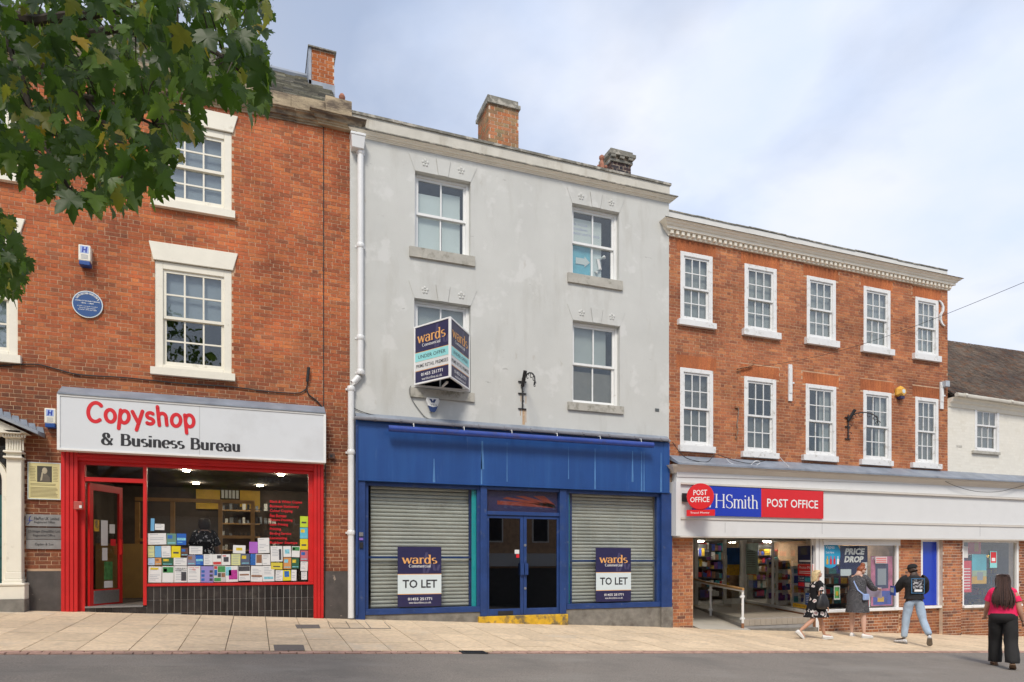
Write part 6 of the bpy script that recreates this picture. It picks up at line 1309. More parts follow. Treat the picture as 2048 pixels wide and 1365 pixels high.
wire([(650, 829), (651, 960), (650, 1060), (649.5, 1170), (648, 1236)], .009, m_cable, thing('cable', 'thin black cable dropping down beside the right red pilaster', 'cable', tuple(P(650, 1236, -.03))), y=-.05)
o = thing('bell_box', 'small rusty box fixed on the brick strip right of the copy shop sign', 'box', tuple(P(662, 918, -.05))); bevel(MB().box(X(656), X(669), -.09, -.012, Z(662, 919), Z(662, 908)).build('case', M('brown_iron', (.10, .05, .035), .7, .3), o), .01); MB().box(X(659), X(664), -.1, -.09, Z(662, 916), Z(662, 911)).build('lens', m_black, o)
o = thing('bell_box', 'small red box with a paper tag on the left red pilaster of the copy shop', 'box', tuple(P(158, 1020, -.1))); bevel(MB().box(X(150, -.1), X(167, -.1), -.2, -.082, Z(158, 1020, -.1), Z(158, 1004, -.1)).build('case', M('faded_red', (.42, .08, .06), .6, .2), o), .01); MB().box(X(158.5, -.2), X(163.5, -.2), -.205, -.2, Z(158, 1016.5, -.2), Z(158, 1011, -.2)).build('tag', m_paper, o)
# V board
yb0 = -.06; L0, R0 = P(828.5, 700, yb0), P(939, 700, yb0)
zt0 = Z(828.5, 655, yb0); zb0_ = Z(828, 771, yb0)
apx = None
best = 1e9
for k in range(60):       # how far the apex stands out: its top must come where the same height is seen there
    y_ = -.4 - k * .02; q = P(900.5, 633.5, y_); e = abs(q.z - zt0)
    if e < best: best, apx = e, y_
ap = P(900.5, 700, apx)
vb = thing('agent_sign', 'three sided navy estate agent sign projecting over the first floor sill, under offer', 'sign', (L0.x, 0, zb0_))
for (p, q, nm) in ((Vector((L0.x, yb0, zb0_)), Vector((ap.x, apx, zb0_)), 'a'), (Vector((ap.x, apx, zb0_)), Vector((R0.x, yb0, zb0_)), 'b')):
    d = q - p; f = Frame(p, d); W, H = d.length, zt0 - zb0_
    pn_ = fbox(MB(), f, .03, W - .03, .02, H - .02, -.02, 0).build('board', m_navy, vb); pn_['label'] = 'face with orange wards lettering turned to the %s' % ('left' if nm == 'a' else 'right')
    mb = MB(); fbox(mb, f, 0, W, 0, .03, -.03, .012); fbox(mb, f, 0, W, H - .03, H, -.03, .012); fbox(mb, f, 0, .035, .03, H - .03, -.03, .012); fbox(mb, f, W - .035, W, .03, H - .03, -.03, .012); mb.build('frame', m_alu, vb)
    for (v0, v1, mm, li) in ((.22, .545, m_borange, .002), (.23, .38, m_paper, .004), (.385, .535, m_bteal, .005)): fbox(MB(), f, .035, W - .035, H * v0, H * v1, 0, li).build('band', mm, pn_)
    # pale ghost of the logo swash, then lettering
    gh = MB(); m_gh = M('ghost_navy', (.06, .055, .13), .4); pts = [(.66, .95), (.60, .72), (.60, .57), (.66, .56), (.74, .70), (.80, .78), (.84, .62), (.90, .60), (.95, .72)]
    for (a0, b0), (a1, b1) in zip(pts, pts[1:]): gh.add([f.pt(W * a, H * b, .0015) for a, b in ((a0 - .03, b0), (a0 + .03, b0), (a1 + .03, b1), (a1 - .03, b1))], [(0, 1, 2, 3)])
    gh.build('ghost_logo', m_gh, pn_, fix=False)
    drawn('wards', f, W * .10, W * .88, H * .70, H * .115, m_borange, pn_, thick=.115, thin=.045, lift=.004)
    drawn('Commercial', f, W * .23, W * .74, H * .625, H * .035, m_litw, pn_, thick=.10, thin=.05, lift=.004)
    text('UNDER OFFER', f, W * .12, W * .88, H * .43, H * .49, m_blk, pn_, lift=.007); text('PRIME RETAIL PREMISES', f, W * .06, W * .95, H * .275, H * .335, m_blk, pn_, lift=.006, bold=.01)
    text('01455 251771', f, W * .2, W * .8, H * .125, H * .18, m_litw, pn_, lift=.004, bold=.015); text('wardsonline.co.uk', f, W * .22, W * .78, H * .055, H * .10, m_litw, pn_, lift=.004)
mb = MB(); mb.add([(L0.x, yb0, zb0_ + .0), (R0.x, yb0, zb0_ + .0), (R0.x, yb0, zb0_ - .0), (L0.x, yb0, zb0_)], []) 
MB().box(L0.x, R0.x, yb0 - .02, yb0 + .03, zb0_ - .03, zb0_ + .01).box(L0.x, R0.x, yb0 - .02, yb0 + .03, zt0 - .02, zt0).build('back_rail', m_alu, vb)
MB().box((L0.x + R0.x) / 2 - .02, (L0.x + R0.x) / 2 + .02, apx * .5, yb0, zb0_ + .01, zb0_ + .04).build('cross_brace', m_alu, vb)
# to let boards
for (l, r_, t_, b_, nm) in ((795.4, 882.7, 1094, 1213.5, 'left'), (1192, 1262, 1096, 1203.5, 'right')):
    f = board('to_let_board', 'navy to let board standing against the shutter window %s of the blue doors' % nm, 'sign', l, r_, t_, b_, m_navy, y=-.075, th=.02, group='to let boards on the blue shopfront')
    pr(f, 0, 1, .205, .545, m_borange, .001); pr(f, 0, 1, .215, .535, m_bwhite, .002)
    W, H, o = f.W, f.H, f.root
    gh = MB()
    for (a0, b0), (a1, b1) in zip(pts, pts[1:]): gh.add([f.pt(W * a, H * (b * .9 + .05), .0015) for a, b in ((a0 - .03, b0), (a0 + .03, b0), (a1 + .03, b1), (a1 - .03, b1))], [(0, 1, 2, 3)])
    gh.build('ghost_logo', m_gh, o, fix=False)
    drawn('wards', f, W * .10, W * .90, H * .72, H * .095, m_borange, o, thick=.115, thin=.045, lift=.003); drawn('Commercial', f, W * .25, W * .75, H * .655, H * .032, m_litw, o, thick=.1, thin=.05, lift=.003)
    wr(f, 'TO LET', .11, .90, .31, .45, m_blk, .02); wr(f, '01455 251771', .23, .78, .105, .15, m_litw, .01); wr(f, 'wardsonline.co.uk', .25, .76, .05, .085, m_litw)
# alarm under the sill
c = P(866, 810, -.1); o = thing('alarm_box', 'white and navy shield shaped alarm box under the first floor sill of the grey front', 'alarm box', (c.x, 0, c.z - .15)); 
w2_ = (X(880, -.1) - X(853, -.1)) / 2; h2 = (Z(866, 797, -.1) - Z(866, 825, -.1)) / 2
sh = [(-w2_ * .9, h2), (w2_ * .9, h2), (w2_, h2 * .6), (w2_ * .42, -h2 * .85), (w2_ * .25, -h2), (-w2_ * .25, -h2), (-w2_ * .42, -h2 * .85), (-w2_, h2 * .6)]
bevel(MB().prism([(c.x + x, c.z + z) for x, z in sh], -.1, -.02).build('case', m_white, o), .01)
MB().prism([(c.x + x, c.z + z) for x, z in ((-w2_ * .72, -h2 * .15), (0, -h2 * .35), (w2_ * .72, -h2 * .15), (w2_ * .42, -h2 * .87), (w2_ * .25, -h2 * 1.01), (-w2_ * .25, -h2 * 1.01), (-w2_ * .42, -h2 * .87))], -.106, -.06).build('base', M('alarm_navy', (.015, .04, .14), .4), o)
f = Frame((c.x, -.1, c.z)); mb = MB(); mb.add([f.pt(w2_ * a, h2 * b, .001) for a, b in ((-.55, .8), (-.2, .8), (.0, .4), (-.15, .2))], [(0, 1, 2, 3)]); mb.add([f.pt(w2_ * a, h2 * b, .0012) for a, b in ((.1, .8), (.5, .8), (.15, .2), (-.05, .4))], [(0, 1, 2, 3)]); mb.build('logo', M('alarm_navy', (.015, .04, .14), .4), o, fix=False)
text('VSG', f, -w2_ * .4, w2_ * .55, -h2 * .12, h2 * .12, m_blk, o, lift=.002)
wire([(822, 772), (819, 778), (820, 790), (828, 806), (838, 820), (850, 834), (866, 842), (876, 846)], .008, M('grey_cable', (.2, .2, .19), .6), thing('cable', 'thin grey cable curling from under the V sign down to the blue fascia', 'cable', tuple(P(819, 780, -.03))), y=-.04)
wire([(708, 817), (730, 826), (760, 833), (800, 838)], .007, m_cable, thing('cable', 'short dark wire running off the drainpipe above the blue fascia', 'cable', tuple(P(720, 822, -.03))), y=-.04)
# hanging sign brackets with scrollwork
def bracket(label, x, zt_, zb3, dxo, wall=-.02, s=1.0):
    o = thing('lamp_bracket', label, 'bracket', (x, 0, zb3))
    MB().tube([(x, wall - .03, zb3), (x, wall - .03, zt_ - .12)], .017, 6).build('bar', m_black, o)
    for zz in (zb3, zb3 + (zt_ - zb3) * .42, zt_ - .2): MB().box(x - .09, x + .09, wall - .03, wall, zz - .012, zz + .012).build('fixing_plate', m_black, o)
    d = Vector((dxo, -1, 0)).normalized(); a = Vector((x, wall - .03, zb3 + (zt_ - zb3) * .62))
    MB().tube([a, a + d * .16 * s + Vector((0, 0, .50 * (zt_ - zb3) / .95 * .7))], .042, 10).build('lamp_tube', m_black, o)
    pts_ = [a + d * (.55 * s * (1 - math.cos(t))) * .62 + Vector((0, 0, .22 * s * math.sin(t) - .02 * t)) for t in [math.pi * k / 12 * 1.1 for k in range(13)]]
    MB().tube(pts_, .016, 6).build('arm', m_black, o)
    for k in (3, 5, 7, 9, 11):
        cc_ = pts_[k]; MB().tube([cc_ + d * .055 * math.cos(t) + Vector((0, 0, -.05 + .05 * math.sin(t))) for t in [math.pi * q / 6 for q in range(11)]], .009, 5).build('scroll', m_black, o)
    for zz in (.12, .32): MB().tube([Vector((x, wall - .03, zb3 + zz)) + d * (.04 + .04 * math.cos(t)) + Vector((0, 0, .05 * math.sin(t))) for t in [math.pi * q / 5 for q in range(9)]], .009, 5).build('scroll', m_black, o)
bracket('black iron scroll bracket with rust stains below it on the grey render', X(1045, -.05), Z(1045, 745, -.05), Z(1045, 818, -.05), .0)
bracket('black iron scroll bracket between the third and fourth lower windows of the brick front', X(1697, -.05), Z(1697, 820, -.05), Z(1697, 878, -.05), .9, wall=-.012, s=1.0)
mb = MB()
for (px, wpx, p0, p1) in ((1046.5, 5, 819, 850), (1051, 1.6, 820, 846), (1041, 1.4, 792, 804), (1051, 1.4, 793, 808), (1040, 1.5, 820, 832)):
    a, b = X(px - wpx / 2), X(px + wpx / 2); mb.quad((a, -.0225, Z(px, p1)), (b, -.0225, Z(px, p1)), (b, -.0225, Z(px, p0)), (a, -.0225, Z(px, p0)))
mb.build('rust_stain', m_ruststain, wallB, fix=False)
# yellow alarm, floodlight, hanging cable ends, overhead wire
c = P(1807, 783, -.16); o = thing('alarm_box', 'yellow many sided alarm box between the last two windows of the brick front', 'alarm box', (c.x, 0, c.z - .15))
mb = MB(); mb.loft([[(c.x + rr_ * math.cos(rad(60 * k + 30)) , y_, c.z + rr_ * math.sin(rad(60 * k + 30))) for k in range(6)] for rr_, y_ in ((.16, -.012), (.17, -.07), (.10, -.17))]); mb.build('case', M('alarm_yellow', (.72, .40, .06), .4, .06), o)
MB().disc(Vector((c.x, 0, c.z)), .055, -.176, -.171, 16).build('badge', m_bwhite, o); MB().box(c.x - .07, c.x + .07, -.14, -.012, c.z - .19, c.z - .12).build('base', m_navy, o)
o = thing('junction_box', 'small grey box at the corner where the brick front meets the cottage roof', 'box', tuple(P(1894, 776, -.1))); bevel(MB().box(X(1888, -.1), X(1896, -.1), -.16, -.01, Z(1894, 775, -.1), Z(1894, 763, -.1)).build('case', M('grey_plastic', (.4, .44, .48), .5), o), .01)
o = thing('rope_end', 'frayed grey cable hanging from a hook between the first two lower windows', 'rope', tuple(P(1471, 880, -.04)))
wire([(1473, 814), (1477, 819), (1476, 835), (1474, 850), (1476, 862), (1471, 877)], .012, M('frayed_rope', (.2, .17, .14), .9, .4, 30), o, y=-.04); wire([(1476, 858), (1473, 868), (1475, 878)], .014, m_rust, o, y=-.05); MB().box(X(1469), X(1476), -.05, -.01, Z(1472, 817), Z(1472, 813)).build('hook', m_rust, o)
wr_ = thing('overhead_wire', 'overhead wire stretching from a twig like bracket on the brick front to beyond the cottage', 'wire', tuple(P(1474, 738, -.05)))
pe = PD(2060, 560, 9.5); ps = P(1476, 738.5, -.08); pm = P(1560, 715, -.12)
mb = MB(); q0 = P(1652, 692, -.4); line = [ps + (pe - ps) * t - Vector((0, 0, .25 * math.sin(math.pi * t))) for t in [k / 24 for k in range(25)]]
# straight in plan from the bracket to a point high across the street
mb.tube(line, .0038, 5); mb.build('strand', m_cable, wr_)
wire([(1474, 739), (1484, 736), (1496, 734), (1506, 730)], .022, m_rust, wr_, y=-.06, name='bracket'); wire([(1496, 733), (1500, 726), (1507, 721), (1512, 724)], .008, m_rust, wr_, y=-.06, name='bracket')
o = thing('cable', 'tangle of black and pale cables lying over the lead above the post office fascia', 'cable', tuple(P(1480, 930, -.3)))
def lwire(pts, rd, m): 
    return wire(pts, rd, m, o, y=-.30)
lwire([(1345, 885), (1356, 900), (1370, 915), (1390, 922), (1415, 924), (1430, 910), (1450, 915), (1470, 922), (1500, 927), (1530, 922)], .009, m_cable); lwire([(1453, 918), (1462, 927), (1480, 930), (1505, 933), (1520, 926), (1512, 922), (1500, 932)], .008, m_litw); lwire([(1558, 913), (1566, 922), (1580, 936)], .007, m_litw)
lwire([(1880, 958), (1910, 972), (1950, 983), (1995, 984), (2030, 976), (2060, 968)], .007, m_cable)
# ------------------------------------------------------------------ leaflets in the copy shop window
lz = [(60, 655, 195, 738, 'w', 'wide white form sheet, first on the upper left of the copy shop leaflets'), (198, 655, 268, 738, 'gg', 'grey green leaflet beside the wide white form'), (270, 655, 340, 738, 'b', 'mid blue leaflet with white stripes at the end of the short upper row'), (78, 543, 105, 635, 'lb', 'narrow pale blue strip high beside the door mullion'), (110, 583, 180, 628, 'w', 'small white card above the wide white form'),
 (60, 747, 107, 830, 'py', 'pale yellow leaflet under the wide white form'), (110, 747, 157, 830, 'lb', 'light blue leaflet right of the pale yellow one'), (160, 747, 228, 832, 'w', 'white letter between light blue and bright yellow leaflets'), (231, 747, 298, 832, 'y', 'bright yellow leaflet below the mid blue one'), (301, 760, 356, 822, 'br', 'small dark brown photo leaflet beside the bright yellow one'), (363, 748, 460, 807, 'w', 'landscape white notice below the woman with patterned top'), (685, 740, 777, 800, 'wy', 'landscape white card with a small yellow picture'), (805, 716, 868, 800, 'p', 'plain purple sheet'), (872, 688, 956, 800, 'w', 'tall white letter right of the purple sheet'), (965, 748, 1052, 862, 'wt', 'white sheet with black column table'), (1058, 748, 1115, 828, 'wt2', 'white leaflet with teal round badge'), (1118, 748, 1177, 828, 'wg', 'white leaflet with green picture near the right frame'), (1180, 527, 1238, 608, 'ly', 'lime and yellow sheet, topmost on the right frame'), (1180, 612, 1238, 692, 'c', 'cyan sheet below the lime one on the right frame'), (1180, 695, 1238, 773, 'y', 'deep yellow sheet below the cyan one on the right frame'), (1183, 780, 1238, 855, 'pk', 'pink photo leaflet below the deep yellow one'),
 (60, 835, 108, 888, 'pb', 'small pale blue card under the pale yellow leaflet'), (110, 835, 158, 888, 'ob', 'small orange and blue sunset card'), (162, 835, 245, 888, 'dg', 'dark green landscape leaflet'), (248, 833, 345, 890, 'w', 'white landscape leaflet right of the dark green one'), (349, 812, 410, 890, 'gp', 'grey purple leaflet with a figure at its foot'), (411, 815, 468, 890, 'b', 'strong blue leaflet right of the grey purple one'), (470, 808, 535, 888, 'w', 'white leaflet right of the strong blue one'), (537, 808, 602, 888, 'wr', 'white leaflet with red panels in the middle row'), (604, 808, 667, 888, 'wp', 'white leaflet with tilted dark photo in the middle row'), (673, 805, 740, 888, 'py', 'pale yellow leaflet in the middle row'), (744, 805, 809, 886, 'ng', 'navy grey leaflet below the purple sheet'), (814, 805, 900, 888, 'bw', 'blue and white leaflet with a brown round picture'), (903, 808, 962, 888, 'w', 'white leaflet with a grey square in its middle'), (965, 868, 1050, 918, 'yd', 'small yellow and dark landscape leaflet'), (1058, 832, 1115, 916, 'ob', 'orange and blue leaflet below the teal badge one'), (1118, 836, 1173, 912, 'dg', 'dark green upright leaflet below the green picture one'), (1183, 860, 1236, 930, 'w', 'torn white sheet below the pink photo leaflet'), (1190, 936, 1232, 995, 'w', 'last white sheet at the foot of the right frame'),
 (60, 897, 158, 1015, 'wy2', 'white poster with a yellow heading, first of the bottom row'), (163, 895, 248, 1015, 'wg', 'white poster with green photo, second of the bottom row'), (252, 895, 346, 1015, 'M', 'exhibition poster in white and black with a bold curved shape'), (350, 895, 445, 1015, 'L', 'white poster with red and black heading Living with'), (448, 895, 540, 1015, 'li', 'lilac poster with rows of small pictures'), (543, 892, 632, 1012, 'gm', 'poster of green, red and dark blocks'), (634, 895, 724, 1012, 'mg', 'white poster with magenta and blue rounded shapes'), (728, 895, 813, 1003, 'ph', 'white poster topped by a row of dark photos'), (816, 893, 903, 1008, 'wb', 'white poster with a band of brown photos near its foot'), (906, 893, 992, 1008, 'wl', 'white poster with a faint blue drawing'), (998, 925, 1052, 1003, 'w', 'plain white letter near the right end of the bottom row'), (1055, 925, 1113, 1003, 'yk', 'yellow leaflet with dark blue picture in the bottom row'), (1115, 922, 1153, 1003, 'w', 'narrow white letter, last of the bottom row')]
colr = {'w': m_paper, 'gg': (.12, .24, .18), 'b': (.01, .10, .42), 'lb': (.13, .35, .58), 'py': (.56, .58, .28), 'y': (.68, .56, .01), 'br': (.1, .05, .04), 'p': (.36, .11, .48), 'ly': (.45, .6, .03), 'c': (.1, .45, .6), 'pk': (.5, .14, .17), 'pb': (.4, .52, .68), 'ob': (.55, .25, .08), 'dg': (.02, .10, .05), 'gp': (.2, .19, .27), 'ng': (.08, .10, .17), 'yd': (.6, .5, .05), 'li': (.26, .22, .5), 'gm': (.5, .5, .48), 'yk': (.66, .58, .02), 'M': m_paper}
r = random.Random(15); yw = .052
m_cols = {k: (v if not isinstance(v, tuple) else M('leaflet_' + k, v, .65, .06, 9)) for k, v in colr.items()}
acc = [M('acc%d' % i, c, .6, .3, 30) for i, c in enumerate([(.02, .12, .4), (.5, .04, .04), (.05, .25, .08), (.6, .45, .03), (.05, .05, .06), (.4, .03, .25), (.2, .5, .6), (.25, .12, .06)])]
for (a, b, c, d, k, lb) in lz:
    l, t_, r2, b2 = a / 3.688 + 280, b / 3.688 + 890, c / 3.688 + 280, d / 3.688 + 890
    x0, x1 = X(l, yw), X(r2, yw); xm = (l + r2) / 2; z0, z1 = Z(xm, b2, yw), Z(xm, t_, yw); W, H = x1 - x0, z1 - z0
    o = thing('leaflet', lb if len(lb.split()) >= 4 else lb + ' in the leaflet display', 'leaflet', (x0, yw, z0), 'leaflets taped inside the copy shop window')
    tw_ = r.uniform(-.035, .035); f = Frame((x0, yw + r.uniform(-.003, .003), z0), (1, 0, tw_), (-tw_, 0, 1))
    fbox(MB(), f, 0, W, 0, H, -.002, 0).build('sheet', m_cols.get(k, m_paper), o)
    mb = MB(); lines_ = MB()
    B_ = lambda u0, u1, v0, v1, mi: fbox(mb.mat(mi), f, u0 * W, u1 * W, v0 * H, v1 * H, 0, .0012)
    if k in ('w', 'py', 'wt', 'M', 'L', 'wb', 'wl', 'wy2', 'ph', 'pb'):
        for q in range(int(H / .03)):
            v = .88 - q * .03 / H
            if v < .08: break
            if r.random() < .8: fbox(lines_, f, W * .12, W * r.uniform(.5, .9), H * v, H * v + .007, 0, .001)
        if lines_.v: lines_.build('text_lines', m_blind, o)
    if k == 'b': B_(.05, .95, .4, .62, 6); B_(.1, .6, .2, .25, 6)
    elif k == 'wt': B_(.7, .9, .1, .8, 4)
    elif k == 'wt2': B_(.2, .8, .3, .7, 6)
    elif k in ('wg', ): B_(.05, .95, .6, .95, 2); B_(.1, .4, .65, .85, 4)
    elif k in ('wy', 'wy2'): B_(.25 if k == 'wy' else .15, .75, .8 if k == 'wy2' else .35, .93 if k == 'wy2' else .7, 3)
    elif k == 'wr': B_(.05, .95, .05, .3, 1); B_(.5, .95, .6, .9, 4)
    elif k == 'wp': B_(.2, .8, .3, .75, 4); B_(.1, .5, .8, .9, 1)
    elif k == 'bw': B_(.5, .97, .2, .95, 7); B_(.0, .45, 0, 1, 0)
    elif k == 'wb': B_(.05, .95, .3, .42, 7)
    elif k == 'ph': B_(.02, .98, .65, .98, 4); B_(.1, .9, .35, .45, 7)
    elif k == 'wl': B_(.1, .9, .15, .3, 6)
    elif k == 'li':
        for q in range(3): B_(.05, .3, .1 + q * .25, .25 + q * .25, 0); B_(.7, .95, .1 + q * .25, .25 + q * .25, 4)
    elif k == 'gm': B_(.05, .3, .8, .97, 1); B_(.35, .95, .6, .97, 2); B_(.05, .3, .4, .75, 0); B_(.35, .6, .3, .55, 4); B_(.65, .95, .3, .55, 7); B_(.05, .6, .05, .25, 2)
    elif k == 'mg': B_(.0, .45, .4, .95, 6); B_(.25, .95, .15, .75, 5)
    elif k == 'M': B_(.55, .95, .1, .65, 4); text('MERAKI', f, W * .1, W * .95, H * .82, H * .9, m_blk, o, lift=.003); text('EXHIBITION', f, W * .1, W * .95, H * .7, H * .78, m_blk, o, lift=.003)
    elif k == 'L': text('Living with', f, W * .1, W * .9, H * .86, H * .95, m_redt, o, lift=.003); text('ME?', f, W * .35, W * .65, H * .74, H * .82, m_redt, o, lift=.003)
    elif k in ('yk', 'ly', 'y', 'yd'): B_(.2, .8, .35, .9 if k == 'yk' else .5, 0 if k == 'yk' else 4)
    elif k in ('dg', 'br', 'pk', 'ob', 'c', 'gg', 'ng', 'gp'): B_(.1, .6, .55, .85, r.choice((6, 3, 0, 7))); B_(.1, .9, .12, .2, 6)
    if mb.v: mb.build('print', acc, o)
tx = thing('window_lettering', 'red list of services lettered on the right of the copy shop glass', 'lettering', (X(541, yw), yw, Z(560, 1092, yw))); f = Frame((0, .05, 0))
for k, (s, rx_) in enumerate((('Black & White Copies', 1195), ('Business Stationery', 1172), ('Colour Copying', 1125), ('Fax Bureau', 1078), ('Picture Framing', 1125), ('Laser Printing', 1092), ('Printing', 1040), ('Binding Service', 1115), ('Laminating', 1085), ('Rubber Stamps', 1160))):
    yy = (422 + k * 33.5) / 3.688 + 890; a, b = 958 / 3.688 + 280, rx_ / 3.688 + 280; text(s, f, X(a, .05), X(b, .05), Z(560, yy + 3.6, .05), Z(560, yy - 3.2, .05), m_redt, tx, bold=.02)
# ------------------------------------------------------------------ people
def pattern(name, base, spots, scale=9, thr=.32, rough=.8, kind='vor'):
    m, t, b = new_mat(name); L = t.links.new; tcn = N(t, 'ShaderNodeTexCoord')
    if kind == 'vor':
        nz = N(t, 'ShaderNodeTexNoise', i_Scale=scale * 1.4, i_Detail=2.0); L(tcn.outputs['Object'], nz.inputs['Vector'])
        va = N(t, 'ShaderNodeVectorMath', operation='MULTIPLY_ADD', i_1=(.12, .12, .12)); L(nz.outputs['Color'], va.inputs[0]); L(tcn.outputs['Object'], va.inputs[2])
        v = N(t, 'ShaderNodeTexVoronoi', i_Scale=scale); L(va.outputs[0], v.inputs['Vector'])
        r = N(t, 'ShaderNodeValToRGB'); r.color_ramp.interpolation = 'CONSTANT'; L(v.outputs['Distance'], r.inputs[0]); e = r.color_ramp.elements
        e[0].position = 0; e[0].color = (*spots[1], 1); e[1].position = thr * .45; e[1].color = (*spots[0], 1); q = e.new(thr); q.color = (*base, 1)
    else:
        v = N(t, 'ShaderNodeTexNoise', i_Scale=scale, i_Detail=2.0, i_Roughness=.8); L(tcn.outputs['Object'], v.inputs['Vector'])
        r = N(t, 'ShaderNodeValToRGB'); L(v.outputs[0], r.inputs[0]); e = r.color_ramp.elements; e[0].position = thr; e[0].color = (*base, 1); e[1].position = thr + .06; e[1].color = (*spots[0], 1)
    L(r.outputs[0], b.inputs['Base Color']); b.inputs['Roughness'].default_value = rough; b.inputs['Specular IOR Level'].default_value = .2
    return m
fold = bpy.data.textures.new('folds', 'CLOUDS'); fold.noise_scale = .16; fold.noise_depth = 3
def skinned(name, verts, edges, rads, m, parent, root=0, sub=2, fold_=0.0):
    me = bpy.data.meshes.new(name); me.from_pydata([tuple(v) for v in verts], edges, []); me.materials.append(m)
    o = bpy.data.objects.new(name, me); col.objects.link(o); o.parent = parent; WL[o.name] = Vector()
    sk = o.modifiers.new('skin', 'SKIN'); sk.use_smooth_shade = True
    if not me.skin_vertices: 
        bm = bmesh.new(); bm.from_mesh(me); bm.verts.layers.skin.verify(); bm.to_mesh(me); bm.free()
    for i, r_ in enumerate(rads):
        d = me.skin_vertices[0].data[i]; d.radius = (r_, r_) if not isinstance(r_, tuple) else r_; d.use_root = (i == root)
    ss = o.modifiers.new('sub', 'SUBSURF'); ss.levels = sub; ss.render_levels = sub
    if fold_:
        dp = o.modifiers.new('fold', 'DISPLACE'); dp.texture = fold; dp.strength = fold_; dp.mid_level = .5; dp.texture_coords = 'GLOBAL'
    return o
def cloth(mb, name, m, parent, fold_=.02, sub=1):
    o = mb.build(name, m, None, smooth=False); o.parent = parent; o.location = (0, 0, 0); o.data.polygons.foreach_set('use_smooth', [True] * len(o.data.polygons))
    ss = o.modifiers.new('sub', 'SUBSURF'); ss.levels = sub; ss.render_levels = sub
    if fold_:
        dp = o.modifiers.new('fold', 'DISPLACE'); dp.texture = fold; dp.strength = fold_; dp.mid_level = .5; dp.texture_coords = 'GLOBAL'
    return o
def rot(v, yaw=0, pitch=0, roll=0):   # pitch about Y (nod forward +), yaw about Z
    return Euler((roll, pitch, yaw), 'XYZ').to_matrix() @ Vector(v)
